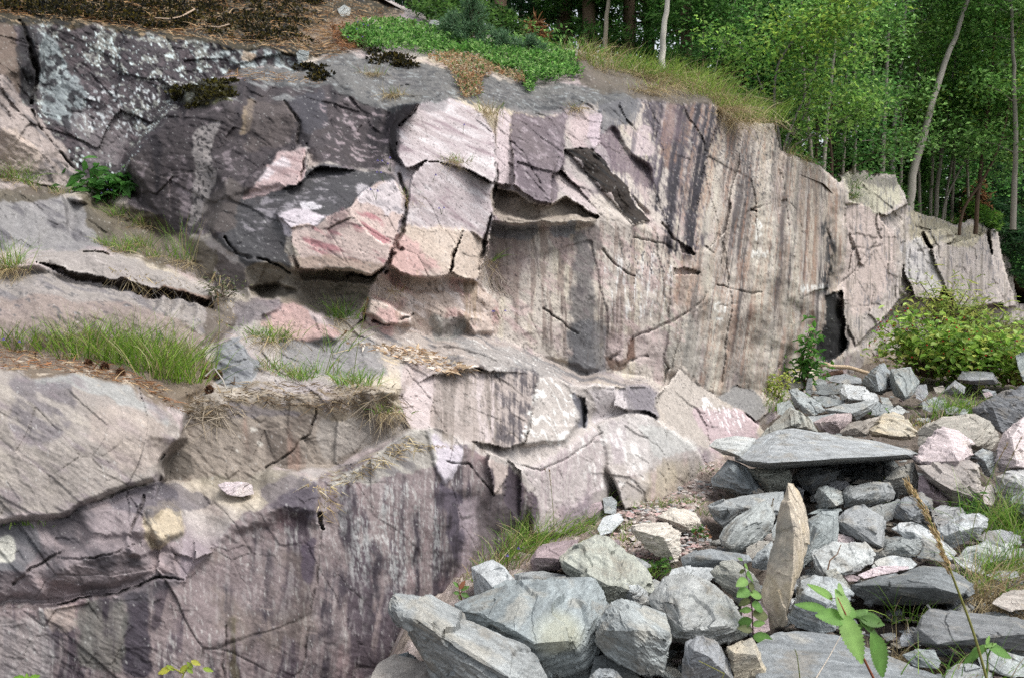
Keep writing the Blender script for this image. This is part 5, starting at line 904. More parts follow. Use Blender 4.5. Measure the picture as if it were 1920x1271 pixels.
for k, R in enumerate(ROCKS):
    o = np.array(R['o']); ybot = o[:, 1].max(); xb = o[:, 0].mean()
    if R['yb'] == 'cliff': d0 = float((cliff_pt(xb, ybot) - CAM) @ FWD)
    else: d0 = float(gdist(R['yb'] if R['yb'] else ybot))
    d0 += R['dd']
    w_m = (o[:, 0].max() - o[:, 0].min()) / F * d0; h_m = (ybot - o[:, 1].min()) / F * d0
    th = R['thick'] or .55 * min(w_m, max(h_m, .5 * w_m)) + .05
    def dep(y): return d0 + R['tilt'] * (ybot - y) / F * d0
    pts3 = [unproj(x, y, dep(y)) for x, y in o]
    for x, y, b in R['r']: pts3.append(unproj(x, y, dep(y) - 1.25 * b * d0 / 4.2))
    c = o.mean(0)
    for x, y in o:
        xx, yy = c + (np.array([x, y]) - c) * .72; pts3.append(unproj(xx, yy, dep(yy) + th))
    pts3 = np.array(pts3); org = pts3.mean(0); org[2] = pts3[:, 2].min()
    grp = 'stones lying on the cliff ledges' if R['yb'] == 'cliff' else 'stones of the scree pile'
    finish_stone(R['name'], org, pts3, R['tone'], R['label'], grp, R['lay'], d0, max(w_m, h_m), min(max(w_m, h_m), 1.9 * min(w_m, h_m)) * ({'standing_stone': .8, 'stone_slab': .22}.get(R['name'], 1)), k)
# --- little stones filling the gaps of the pile
unit_ = lambda v: v / np.linalg.norm(v, axis=1)[:, None]
POLY = [(760,1290),(1010,1190),(1000,1130),(1250,1120),(1330,1050),(1350,980),(1340,890),(1440,800),(1480,730),(1560,700),(1700,690),(1930,720),(1930,1290)]
def inside(p, poly):
    c = False
    for i in range(len(poly)):
        (xa, ya), (xb, yb) = poly[i], poly[i - 1]
        if (ya > p[1]) != (yb > p[1]) and p[0] < (xb - xa) * (p[1] - ya) / (yb - ya) + xa: c = not c
    return c
for k in range(26):  # dark stones added so the space beneath the slab reads as deep shade
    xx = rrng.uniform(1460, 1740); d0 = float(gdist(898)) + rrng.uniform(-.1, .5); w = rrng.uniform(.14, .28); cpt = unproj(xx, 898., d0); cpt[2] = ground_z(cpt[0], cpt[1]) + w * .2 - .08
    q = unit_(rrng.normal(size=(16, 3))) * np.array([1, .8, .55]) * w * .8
    finish_stone('filler_stone', cpt, q + cpt, 'dark', 'dark stone added to blacken the gap beneath the great flat slab', 'stones added to darken the gap under the great slab', None, d0, w * 2, w * 1.6, 900 + k, 'stone')
cnt = 0
while cnt < 285:
    t = rrng.uniform(0, 1); yy = 690 + 600 * t ** 1.0; xx = rrng.uniform(740, 1930)
    if not inside((xx, yy), POLY): continue
    d0 = float(gdist(yy)) + .12; wpx = float(np.clip(rrng.lognormal(3.25, .45), 11, 62)) * (3.6 / d0) ** .45; w = wpx / F * d0
    cpt = unproj(xx, yy, d0); cpt[2] = ground_z(cpt[0], cpt[1]) + w * .15 - .06
    q = rrng.normal(size=(16, 3)); q /= np.linalg.norm(q, axis=1)[:, None]; q *= np.array([1, .8, rrng.uniform(.2, .6)]) * w * rrng.uniform(.85, 1.1, (16, 1)) * .8
    ang = rrng.uniform(-.5, .5); q = q @ np.array([[math.cos(ang), 0, math.sin(ang)], [0, 1, 0], [-math.sin(ang), 0, math.cos(ang)]])
    finish_stone('filler_stone', cpt, q + cpt, str(rrng.choice(['slate', 'mid', 'pale', 'dark', 'warm', 'slate', 'rose'], p=[.3, .2, .12, .15, .1, .08, .05])), 'small loose stone lodged in a gap between the boulders', 'small stones in the gaps of the scree', None, d0, w * 2, w * 2, 1000 + cnt, 'stone')
    cnt += 1
# ------------------------------------------------------------------ plants
vr = np.random.default_rng(77)
def g(r, gg, b): return np.array([r, gg, b]) / 255.0 
def lin(r, gg, b, k=.8):
    v = np.array([r, gg, b]) / 255.0; return np.where(v <= .04045, v / 12.92, ((v + .055) / 1.055) ** 2.4) * k
GREENS = [lin(112,156,56), lin(136,174,68), lin(98,142,58), lin(154,182,88)]
STRAW = [lin(196,178,134), lin(170,150,112), lin(206,192,156), lin(150,132,104)]
def unit(v): return v / (np.linalg.norm(v, axis=-1, keepdims=True) + 1e-9)
def blades(base, dirs, L, W, cols, droop=.5, seg=4):
    """grass blades: narrow bent strips. base (n,3) dirs (n,3)"""
    n = len(base); t = np.linspace(0, 1, seg + 1); dirs = unit(dirs)
    horiz = dirs * np.array([1, 1, 0]); horiz = unit(horiz + vr.normal(size=(n, 3)) * np.array([.3, .3, 0]))
    dr = np.broadcast_to(np.asarray(droop, float), (n,))
    P = base[:, None] + dirs[:, None] * (L[:, None] * t)[..., None] + (horiz * .55 - np.array([0, 0, .55]))[:, None] * (dr[:, None] * L[:, None] * t ** 2.2)[..., None]
    side = unit(np.cross(dirs, vr.normal(size=(n, 3))))
    w = (W[:, None] * np.clip(1.05 - t ** 1.6, .06, 1))[..., None] * .5
    V = np.stack([P - side[:, None] * w, P + side[:, None] * w], 2).reshape(-1, 3)
    b = (np.arange(n) * (seg + 1) * 2)[:, None]; k = np.arange(seg)[None] * 2
    Q = np.stack([b + k, b + k + 1, b + k + 3, b + k + 2], -1).reshape(-1, 4)
    return V, Q, np.repeat(cols, (seg + 1) * 2, 0)
def pick(pal, n, jit=.18):
    c = np.array(pal)[vr.integers(0, len(pal), n)]; return np.clip(c * (1 + vr.normal(size=(n, 1)) * jit), .01, .9)
def leaves(P, Dr, Nn, L, W, cols, fold=.25):
    """small pointed leaves, folded along the midrib"""
    n = len(P); Dr = unit(Dr); S = unit(np.cross(Dr, Nn)); U = np.cross(S, Dr); L = np.asarray(L)[:, None]; W = np.asarray(W)[:, None]
    m = P + Dr * L * .42; up = U * W * fold
    V = np.stack([P, m - S * W * .5 + up, m + S * W * .5 + up, P + Dr * L * .78 - S * W * .27 + up * .5, P + Dr * L * .78 + S * W * .27 + up * .5, P + Dr * L - U * L * .08, m], 1).reshape(-1, 3)
    b = (np.arange(n) * 7)[:, None]
    T = np.stack([b + np.array(t) for t in [(0, 6, 1), (0, 2, 6), (1, 6, 3), (6, 2, 4), (6, 4, 5), (6, 5, 3)]], 1).reshape(-1, 3)
    return V, T, np.repeat(cols, 7, 0)
def at_cliff(x, y, lift=0.0):
    p = cliff_pt(np.array(float(x)), np.array(float(y))); return p + np.array([0, -lift, lift * .3])
def at_ground(x, y):
    d = float(gdist(y)); p = unproj(np.array(float(x)), np.array(float(y)), np.array(d)); p[2] = ground_z(p[0], p[1]) ; return p
def tuft(pt, n, hm, spread, green, label, group, lean=(0, -.15, 0), wid=.0045, droop=.55, hang=0, cat='grass tuft', up=1.0, name='grass_tuft', pal=None):
    n = int(n); base = np.stack([vr.normal(size=n) * spread, vr.normal(size=n) * spread * .5, np.abs(vr.normal(size=n)) * -.005], 1)
    dirs = np.stack([vr.normal(size=n) * .38, vr.normal(size=n) * .3, np.full(n, up)], 1) + np.array(lean) + base / max(spread, .01) * .15
    L = hm * vr.uniform(.45, 1.1, n); isg = vr.uniform(size=n) < green
    cols = np.where(isg[:, None], pick(pal or GREENS, n), pick(STRAW, n))
    B = Bag(); B.add(*blades(base, dirs, L, wid * vr.uniform(.6, 1.2, n), cols, droop * vr.uniform(.3, 1.5, n)))
    if hang:
        m = int(hang); b2 = np.stack([vr.normal(size=m) * spread * 1.1, vr.normal(size=m) * spread * .3 - .02, np.zeros(m)], 1)
        d2 = np.stack([vr.normal(size=m) * .5, -np.abs(vr.normal(size=m)) * .6 - .3, vr.normal(size=m) * .35 - .15], 1)
        B.add(*blades(b2, d2, hm * vr.uniform(.4, 1.0, m), wid * .7 * vr.uniform(.6, 1.1, m), pick(STRAW, m), 1.1))
    o = link(name, B.mesh(name), M_GRASS, loc=pt); return tag(o, label, cat, group)

# --- grass on the broad ledge at the left
LG = 'grass tufts on the left ledge'
for x, y, n, h, gr, lab in [
 (8,640,60,.16,.8,'short grass tuft at the far left end of the long ledge'),(45,648,60,.15,.8,'short grass tuft right beside the leftmost one on the ledge'),(80,655,70,.18,.85,'grass tuft above the rusty litter and the flat pale flakes'),
 (118,650,80,.22,.9,'tall thin grass tuft below the light rounded ledge rock'),(140,668,90,.2,.9,'bright grass tuft above the two pine cones'),(160,655,80,.24,.9,'upright grass tuft behind the bright one on the ledge'),
 (185,672,110,.22,.92,'dense bright green tuft in the left middle of the ledge'),(205,655,90,.24,.92,'tall green tuft standing behind the dense bright ones'),(228,678,120,.22,.92,'dense bright green tuft beside the white stone flake'),
 (250,660,90,.25,.92,'tall dark green tuft in front of the rounded ledge rock'),(268,690,130,.24,.95,'thick bright green tuft above the rounded boulder like hump'),(290,705,150,.24,.95,'thickest green tuft leaning over the edge of the hump'),
 (300,675,100,.26,.92,'tall tuft with long thin blades right of the middle of the ledge'),(322,712,140,.22,.95,'green tuft at the very lip of the hump'),(335,690,110,.24,.9,'green tuft with long leaning blades at the right end of the ledge'),
 (350,715,100,.18,.9,'low green tuft where the ledge meets the straw litter'),(355,670,70,.22,.85,'thin tuft with dark blades against the dark cleft'),(372,690,50,.16,.7,'thin sparse tuft left of the grey pyramid stone face')]:
    tuft(at_cliff(x, y + 2), n * .8, h * 1.25, .065, gr * .9, lab, LG, lean=(.12, -.1, 0), droop=.4, pal=[lin(112,152,44), lin(136,172,58), lin(90,130,44), lin(150,176,80)])
UG = 'grass tufts on the upper ledges'
for x, y, n, h, gr, lab, hg, ln in [
 (22,505,130,.30,.75,'yellow green tuft with straw skirt at the left edge',120,(0,-.2,0)),(345,488,26,.42,.85,'tall stiff blades standing on the slab ledge',40,(-.05,0,0)),(362,492,22,.38,.8,'second bunch of tall stiff blades, right of the first on the slab ledge',30,(.2,0,0)),
 (205,462,70,.14,.9,'low green tuft under the nettle like plant',20,(0,-.2,0)),(235,472,80,.14,.75,'low mossy tuft below the nettle like plant',30,(0,-.2,0)),(262,462,90,.18,.7,'tuft with dry tips right of the nettle like plant',40,(0,-.2,0)),(285,482,60,.16,.7,'thin tuft left of the tall stiff blades',30,(0,-.2,0)),
 (265,425,70,.18,.6,'half dry tuft under the dark overhanging wall',60,(0,-.2,0)),(225,405,60,.16,.7,'tuft right under the leaves of the nettle like plant',20,(0,-.2,0)),
 (30,340,60,.24,.75,'thin green tuft in the crack at the upper left edge',20,(.1,-.2,0)),(60,350,50,.16,.7,'short tuft in the crack at the upper left',20,(.1,-.2,0)),(8,335,40,.2,.7,'tuft cut by the left border above the sloping rock',20,(.1,-.2,0)),(110,362,40,.12,.6,'small half dry tuft along the upper left crack',20,(.1,-.2,0)),
 (640,597,110,.22,.95,'dark green tuft in the hollow under the big broken block',40,(0,-.1,0)),(485,630,80,.14,.85,'short green tuft above the grey pyramid shaped rock',30,(0,-.2,0)),(530,632,70,.15,.8,'short green tuft beside the pink hump',40,(.1,-.2,0)),(505,640,60,.12,.8,'small tuft between two short green tufts by the pink hump',40,(.1,-.2,0)),
 (500,690,70,.14,.75,'grass tuft right of the grey pyramid shaped rock',20,(0,-.15,0)),(545,705,80,.14,.7,'yellowish tuft on the straw covered ledge',20,(0,-.15,0)),(570,712,70,.12,.8,'low green tuft on the straw covered ledge',10,(0,-.15,0)),(605,700,40,.22,.85,'thin tall tuft on the straw covered ledge',0,(.1,-.1,0)),(655,718,80,.14,.9,'green tuft near the right end of the straw covered ledge',20,(0,-.15,0)),(680,722,60,.14,.85,'small green tuft beside the overhanging straw',20,(0,-.15,0)),(630,660,18,.30,.9,'few very thin tall blades on the grey sloping rock',0,(.15,0,0)),
 (722,772,60,.10,.75,'grass fringe hanging from the undercut earth cushion',90,(0,-.6,0)),
 (48,982,40,.05,1,'tiny green tuft on the crack beneath the rounded hump',0,(0,-.2,0)),
 (855,305,70,.12,.5,'small half dry tuft in the joint between two pink slabs',50,(-.1,-.3,0)),(915,215,60,.2,.25,'dry tuft in the cleft under the orange leaves',80,(0,-.3,0)),(765,375,40,.14,.3,'straw tuft growing in the crack beside the pink slabs',60,(0,-.3,0)),(745,545,20,.10,.4,'little dry tuft in the broken rock under the pink slabs',30,(0,-.3,0)),
 (915,490,16,.18,.8,'few pale green blades at the right edge of the pink slabs',30,(.4,-.2,0)),(740,180,40,.14,.35,'straw tuft hanging over the grey crest',120,(0,-.6,0)),(700,140,30,.16,.3,'dry straw streak across the grey crest',110,(.2,-.6,0)),(1078,205,30,.12,.15,'dry root mat hanging over the dark slab',110,(0,-.7,0)),
 (1600,372,60,.22,.8,'yellow green tuft in the notch of the far buttress',20,(.1,-.2,0)),(1480,290,40,.2,.5,'dry tuft on the shoulder of the main wall',60,(.1,-.4,0)),(1505,300,40,.2,.5,'second dry tuft on the shoulder of the main wall, nearer the woods',50,(.1,-.4,0))]:
    tuft(at_cliff(x, y), n, h, .05, gr, lab, UG, lean=ln, hang=hg, droop=.5 if h < .35 else .2)
# --- grass along the crest on the right
CG = 'grass tufts along the cliff crest'
for x, y, n, h, gr, lab, hg in [
 (1095,112,170,.30,.2,'dome of dry straw coloured grass on the crest',60),(1125,130,90,.28,.3,'dry grass beside the straw dome on the crest',60),(1160,132,100,.34,.7,'tall green grass right of the straw dome',40),(1195,142,120,.36,.7,'tall green grass in front of the white birch',60),(1222,150,120,.34,.65,'grass just right of the white birch foot',90),(1205,172,30,.22,.1,'dry hanging grass below the birch foot',150),(1235,165,40,.24,.2,'grey straw curtain on the dark stained rock',150),
 (1255,155,130,.36,.65,'yellow green grass on the rounded shoulder of the crest',90),(1285,162,140,.38,.6,'dense yellow green grass at the top of the dark water stripe',90),(1310,172,140,.38,.65,'tall seeding grass above the dark water stripe',70),(1335,185,140,.36,.6,'grass curling over the corner of the crest',110),(1352,205,100,.30,.5,'grass beard falling over the corner of the crest',170),(1372,226,70,.26,.45,'lowest grass beard on the corner of the crest',160),(1385,215,120,.34,.7,'green grass behind the grass beard',20),(1410,222,110,.34,.75,'green grass left of the grey multi stemmed willow',20),(1430,228,90,.30,.7,'thin grass touching the grey multi stemmed willow',20)]:
    tuft(at_cliff(x, y), n * 1.6, h, .15, min(.9, gr + .2), lab, CG, lean=(.1, -.1, 0), hang=hg * 2, wid=.006, pal=[lin(150,182,76), lin(176,198,104), lin(122,160,64)])
# --- grass on the scree
SG = 'grass tufts on the scree'
for x, y, n, h, gr, lab, hg, dx in [
 (905,1075,60,.12,.6,'low reddish green tuft at the wall foot by the pale triangular stone',20,0),(930,1050,80,.22,.5,'half dry tuft at the foot of the purple wall',20,0),(955,1035,110,.34,.75,'tall green tuft at the foot of the purple wall',10,0),(985,1020,110,.34,.75,'tall green tuft right beside the first tall one at the purple wall',10,0),(1010,1010,100,.30,.85,'leaning green tuft in front of the pale apron of rock',10,0),(1040,990,110,.24,.9,'green tuft with long arching blades at the wall foot',10,0),(1065,985,90,.16,.9,'low green tuft behind the pinkish rounded stone',10,0),(1100,975,90,.16,.85,'low green tuft beside the small bluish stone',10,0),(1105,945,90,.22,.55,'half dry tuft at the top of the grassy wall foot',40,0),
 (1165,1005,70,.14,.6,'yellowish tuft left of the cream block',20,0),(1170,985,60,.12,.6,'yellowish tuft behind the cream block',20,0),(1290,875,50,.10,.9,'small fresh tuft at the top of the gravel bank',0,0),(1310,880,40,.08,.9,'little green sprout near the tongue of the great slab',0,0),(1225,945,60,.12,.65,'sparse tuft in the middle of the gravel bank',10,0),(1260,940,50,.10,.7,'sparse tuft right of the middle of the gravel bank',10,0),(1290,940,50,.10,.75,'sparse tuft on the right side of the gravel bank',10,0),(1330,960,40,.12,.6,'thin tuft between gravel and the long flat stone',10,0),(1230,1060,50,.08,.9,'low green tuft below the cream block',0,0),(1215,1070,40,.07,.9,'tiny green tuft left of the low green one below the cream block',0,0),
 (1790,775,160,.42,.95,'bright green tuft on the far pile under the shrub',0,0),(1815,770,100,.36,.95,'bright green tuft right of the brightest one under the shrub',0,0),(1735,790,60,.2,.3,'dry tuft left of the bright green ones',60,0),(1600,660,150,.5,.8,'dark grass clump at the foot of the black corner',60,0),(1640,660,120,.45,.75,'dark grass clump right of the black corner, beside the shrub',60,0),(1440,765,100,.3,.8,'fine grass clump under the yellow green fern',0,0),
 (1840,990,70,.46,.9,'tall green grass stalks among the stones at the right',0,0),(1880,985,90,.5,.9,'tall green grass at the right edge by the grey boulder',0,0),(1915,1000,90,.5,.9,'tall green grass cut by the right border',0,0),(1900,1050,110,.4,.85,'thick green grass at the right edge above the dry grass',30,0),(1860,1070,110,.34,.75,'green grass leaning left over the sunk white stone',40,0),(1820,1090,60,.3,.4,'half dry grass right of the dark overhanging slab',80,0),(1850,1110,50,.3,.2,'dry straw clump above the long dark beam',120,0),(1890,1115,60,.3,.3,'dry straw clump at the right edge above the long dark beam',120,0),
 (1690,1205,20,.2,.15,'dry straw clump in front of the black hollow',160,0),(1660,1220,20,.2,.1,'dry straw beside the broad leaved plant',120,0),(1700,1150,30,.26,.9,'few green blades in the black hollow',0,0),(1765,1270,24,.22,.6,'thin blades at the bottom edge near the right corner',20,0),(1860,1265,30,.26,.8,'green blades at the bottom edge in the right corner',0,0),(1600,925,30,.1,.6,'little tuft in a gap under the great slab',0,0)]:
    tuft(at_ground(x, y), n, h, .06 if y > 800 else .12, gr, lab, SG, hang=hg, wid=.0045 if y > 800 else .009, lean=(.1, -.1, 0))
# --- long single stalks with seed heads
def stalk(px, d, rad, label, headlen=0, hcol=lin(222,198,154), scol=lin(150,150,90), nm='grass_stalk', group=None, n=60):
    pts_ = np.array([unproj(np.array(float(x)), np.array(float(y)), np.array(float(d))) for x, y in px]); t = np.linspace(0, 1, len(pts_)); tt = np.linspace(0, 1, 24)
    path = np.stack([np.interp(tt, t, pts_[:, k]) for k in range(3)], 1)
    for _ in range(4): path[1:-1] = (path[:-2] + 2 * path[1:-1] + path[2:]) / 4
    org = path[0].copy(); B = Bag(); V, Q = tube(path - org, np.linspace(rad, rad * .5, 24), 5); B.add(V, Q, scol)
    o = link(nm, B.mesh(nm, smooth=True), M_DRY, loc=org); tag(o, label, 'grass stalk', group)
    if headlen:
        H = Bag(); m = n; u = vr.uniform(1 - headlen, 1.0, m); base = np.stack([np.interp(u, tt, path[:, k]) for k in range(3)], 1) - org
        dr = unit(path[-1] - path[-6]); P_ = base + vr.normal(size=(m, 3)) * rad * .8
        H.add(*leaves(P_, dr + vr.normal(size=(m, 3)) * .22, vr.normal(size=(m, 3)), rad * vr.uniform(3.5, 6.5, m), rad * vr.uniform(.9, 1.5, m), pick([hcol, hcol * .8, hcol * 1.15], m)))
        link('seed_head', H.mesh('seed_head'), M_DRY, parent=o)
    return o
stalk([(1850,1271),(1825,1180),(1790,1090),(1760,1010),(1730,945),(1702,908)], 1.45, .0026, 'tall dry grass stalk with a plump straw coloured head in front of the stones', .58, n=230)
for k, (px, dd_, hl, lab) in enumerate([([(1500,1271),(1495,1230),(1490,1215)],3,0,'short green shoot at the bottom edge before the wide slab'),([(1810,1060),(1830,960),(1862,880),(1890,830)],4.6,.2,'thin dark stalk rising past the pale boulder at the right'),([(1835,1060),(1858,960),(1885,880),(1915,820)],4.6,.2,'thin dark stalk at the right edge, right of its twin'),([(1830,760),(1838,700),(1850,640),(1868,590)],9.2,0,'long thin green stem in front of the shrub'),([(1440,1010),(1442,970),(1450,935)],5.2,.3,'short dry stem by the long flat stone'),
  ([(925,1040),(928,980),(922,900)],4.9,.35,'tall brown dock stalk against the purple wall'),([(945,1030),(950,960),(946,890)],4.9,.3,'second brown dock stalk against the purple wall'),([(1003,1010),(1012,950),(1022,880)],5,.25,'thin seeding stalk before the pale apron of rock'),([(1040,1000),(1036,940),(1030,880)],5,.25,'thin green stalk before the pale apron of rock'),([(405,680),(412,610),(408,550)],4.6,.2,'thin seeding stalk left of the pyramid shaped rock'),([(660,720),(672,640),(690,560)],4.4,.2,'very thin stalk before the pale stepped ledge'),([(610,700),(625,650),(650,620)],4.5,.2,'thin stalk on the straw covered ledge')]):
    stalk(px, dd_, .0022, lab, hl, hcol=lin(150,120,90), scol=lin(120,132,70))
# --- straw, roots and needles lying on the ledges: nobody could count them
def litter(poly, n, name, Lm, pal, fall=0.0, rad=.0022, mat=M_DRY, lift=.01, horiz=1.0):
    p = np.array(poly, float); pts_ = []
    while len(pts_) < n:
        q = (vr.uniform(p[:, 0].min(), p[:, 0].max()), vr.uniform(p[:, 1].min(), p[:, 1].max()))
        if inside(q, poly): pts_.append(q)
    pts_ = np.array(pts_); b = cliff_pt(pts_[:, 0], pts_[:, 1]); b = b + (CAM - b) / np.linalg.norm(CAM - b, axis=1)[:, None] * lift
    dd = np.stack([vr.normal(size=n), vr.normal(size=n) * .35 - .1, vr.normal(size=n) * .28 - fall], 1) 
    B = Bag(); B.add(*blades(b, dd, Lm * vr.uniform(.4, 1.2, n), rad * 2 * vr.uniform(.6, 1.3, n), pick(pal, n), .35, 3))
    return tag(link(name, B.mesh(name), mat), kind='stuff')
litter([(335,770),(350,735),(420,715),(560,715),(650,725),(745,725),(752,770),(720,780),(690,755),(640,775),(560,765),(440,748),(400,785)], 800, 'straw_litter', .06, [lin(170,152,122), lin(128,110,90), lin(100,84,68), lin(146,128,104), lin(84,70,58)], .1)
litter([(345,760),(440,745),(460,770),(400,800),(360,790)], 130, 'straw_litter', .15, [lin(176,164,146), lin(150,138,120)], .5)
litter([(660,740),(755,735),(750,790),(690,780)], 90, 'straw_litter', .16, [lin(176,164,146), lin(150,138,120)], .8)
litter([(0,650),(180,672),(300,720),(340,770),(260,722),(90,690),(0,692)], 700, 'straw_litter', .06, [lin(170,120,84), lin(150,112,80), lin(196,168,130), lin(120,92,70)], .05)
litter([(600,895),(700,850),(760,815),(850,840),(760,850),(650,910)], 240, 'straw_litter', .05, STRAW + [lin(130,112,92)], .2); litter([(560,890),(620,885),(640,940),(600,980),(590,930)], 90, 'straw_litter', .07, STRAW, .5)
litter([(395,505),(440,520),(440,620),(400,600)], 150, 'straw_litter', .2, STRAW + [lin(190,184,176)], 1.6); litter([(200,500),(380,520),(390,545),(220,520)], 110, 'straw_litter', .16, STRAW + [lin(190,184,176)], 1.4)
litter([(640,690),(600,600),(620,600),(700,640)], 20, 'straw_litter', .1, STRAW, .5); litter([(900,470),(930,480),(960,560),(910,560)], 70, 'straw_litter', .3, [lin(200,190,180), lin(180,168,152)], 1.6)
NEED = [lin(206,168,122), lin(182,142,102), lin(150,112,80), lin(214,186,148)]
litter([(-150,-100),(400,-100),(560,-50),(650,0),(740,20),(660,95),(560,92),(440,80),(350,68),(240,52),(150,38),(0,25),(-150,20)], 7000, 'needle_litter', .11, NEED, .08, rad=.003, lift=.05)
litter([(540,40),(660,20),(740,30),(690,85),(620,110),(560,100)], 900, 'needle_litter', .12, NEED + [lin(150,132,120)], .2)
litter([(420,132),(470,128),(620,150),(600,158),(440,150)], 300, 'needle_litter', .09, NEED, .1)
litter([(640,640),(780,650),(900,695),(830,698),(700,655)], 420, 'rock_flakes', .05, [lin(214,190,160), lin(190,160,130), lin(226,214,200)], .1, rad=.008)
# moss cushions on the slope
def moss(poly, n, name, r0, pal):
    p = np.array(poly, float); B = Bag(); k = 0
    while k < n:
        q = (vr.uniform(p[:, 0].min(), p[:, 0].max()), vr.uniform(p[:, 1].min(), p[:, 1].max()))
        if not inside(q, poly): continue
        b = cliff_pt(np.array(q[0]), np.array(q[1])); r = r0 * vr.uniform(.4, 1.3) * np.array([1.7, 1, .45]); m = 90
        d_ = unit(vr.normal(size=(m, 3))); P_ = b + d_ * r * vr.uniform(.5, 1, (m, 1))
        B.add(*leaves(P_, d_ + vr.normal(size=(m, 3)) * .5, vr.normal(size=(m, 3)), np.full(m, .035), np.full(m, .02), pick(pal, m, .3))); k += 1
    return tag(link(name, B.mesh(name), M_LEAF), kind='stuff')
MOSSP = [lin(52,50,30), lin(34,36,24), lin(92,82,36), lin(56,54,36)]
moss([(-100,-90),(400,-90),(600,0),(570,80),(440,76),(240,46),(0,20),(-100,10)], 430, 'moss', .10, MOSSP)
moss([(330,170),(440,150),(445,175),(350,205)], 16, 'moss', .06, [lin(84,80,34), lin(50,48,28)]); moss([(540,108),(600,112),(640,165),(600,160)], 8, 'moss', .06, MOSSP); moss([(700,95),(760,100),(770,125),(700,125)], 14, 'moss', .06, MOSSP)
# evergreen mat on top of the cliff, with its dead orange corner
def mat_of_leaves(poly, n, name, pal, L, lift, kind='stuff', h=.0):
    p = np.array(poly, float); pts_ = []
    while len(pts_) < n:
        q = (vr.uniform(p[:, 0].min(), p[:, 0].max()), vr.uniform(p[:, 1].min(), p[:, 1].max()))
        if inside(q, poly): pts_.append(q)
    pts_ = np.array(pts_); b = cliff_pt(pts_[:, 0], pts_[:, 1]); mound = np.clip(fbm(b[:, 0] * 3, b[:, 1] * 3, b[:, 2] * 3, 901, 3) + .35, 0, 1)
    b[:, 2] += vr.uniform(0, 1, n) ** .7 * lift * (.4 + mound); b[:, 1] -= vr.uniform(0, .06, n)
    dr = np.stack([vr.normal(size=n) * .8, vr.normal(size=n) * .6 - .25, vr.uniform(.0, 1, n)], 1); nn = np.stack([vr.normal(size=n) * .4, vr.normal(size=n) * .4 - .4, np.ones(n)], 1)
    B = Bag(); B.add(*leaves(b, dr, nn, L * vr.uniform(.6, 1.2, n), L * .5 * vr.uniform(.7, 1.2, n), pick(pal, n, .25)))
    return tag(link(name, B.mesh(name), M_LEAF), kind=kind)
MATG = [lin(110,164,78), lin(86,140,60), lin(136,184,98), lin(72,116,54), lin(160,198,120)]
mat_of_leaves([(640,72),(690,55),(760,50),(850,70),(930,90),(1000,95),(1070,110),(1092,150),(1040,158),(990,165),(985,150),(930,135),(880,112),(800,108),(760,100),(700,98),(650,90)], 10000, 'evergreen_mat', MATG, .045, .13)
mat_of_leaves([(800,112),(850,108),(905,120),(945,135),(990,150),(985,165),(930,140),(905,150),(902,185),(870,188),(850,150),(838,130)], 2300, 'withered_mat', [lin(196,158,120), lin(186,168,134), lin(158,120,90), lin(214,192,158), lin(110,140,80)], .035, .06)
mat_of_leaves([(620,62),(680,52),(690,90),(640,100)], 500, 'withered_mat', [lin(170,126,90), lin(150,110,84)], .04, .06)
mat_of_leaves([(980,150),(1000,150),(1000,180),(985,172)], 260, 'evergreen_mat', MATG, .04, .05)
mat_of_leaves([(1800,395),(1830,390),(1880,425),(1900,440),(1870,440),(1830,420)], 2400, 'evergreen_mat', [lin(96,140,56), lin(120,160,70), lin(74,112,48)], .11, .2)
mat_of_leaves([(760,20),(860,20),(960,60),(1000,80),(900,70),(800,50)], 2600, 'evergreen_mat', [lin(80,118,56), lin(104,140,70), lin(60,92,44)], .07, .3)
for k, (x, y) in enumerate([(700,62),(745,60),(790,66),(830,72),(965,100),(1020,118),(1062,138),(930,125)]):
    tuft(at_cliff(x, y), 46, .2, .08, .7, ['thin grass at the left end of the green mat','thin grass left of the half buried grey stone','thin grass in front of the half buried grey stone','thin grass left of the upright juniper','thin grass between the low junipers','thin grass right of the bluish juniper','thin grass at the right tip of the green mat','thin grass below the low spreading juniper'][k], 'thin grass in the green mat', lean=(.1, -.1, 0), pal=[lin(140,172,84), lin(112,148,64)])
# juniper bushes in the mat
def juniper(x, y, h, w, n, lab):
    pt = at_cliff(x, y); e = empty('juniper', pt); tag(e, lab, 'juniper', 'junipers in the evergreen mat')
    B = Bag(); T = Bag(); m = max(14, int(h * 60))
    for k in range(m):
        z = h * (k + .5) / m * vr.uniform(.85, 1.1); r = w * (1 - .8 * z / h) * vr.uniform(.5, 1.1); a = vr.uniform(0, 6.28); tip = np.array([math.cos(a) * r, math.sin(a) * r * .8, z + r * .35]); b0 = np.array([0, 0, z * .75])
        V, Q = tube([b0, (b0 + tip) / 2 + (0, 0, .01), tip], [.006, .004, .002], 4); T.add(V, Q, lin(90,74,58))
        u = vr.uniform(.25, 1.05, n // m)[:, None]; P_ = b0 + (tip - b0) * u + vr.normal(size=(len(u), 3)) * .018
        B.add(*leaves(P_, unit(tip - b0) + vr.normal(size=(len(u), 3)) * .7, vr.normal(size=(len(u), 3)), np.full(len(u), .04), np.full(len(u), .008), pick([lin(112,148,112), lin(88,126,88), lin(132,164,126)], len(u))))
    link('stem', T.mesh('stem'), M_BARK, parent=e); link('needles', B.mesh('needles'), M_LEAF, parent=e)
juniper(885, 90, .52, .26, 3600, 'upright little juniper standing highest out of the green mat'); juniper(935, 108, .26, .26, 2600, 'low spreading juniper right of the upright one'); juniper(990, 112, .22, .28, 2600, 'low bluish juniper at the right end of the green mat'); juniper(850, 82, .3, .22, 1800, 'small juniper left of the upright one')
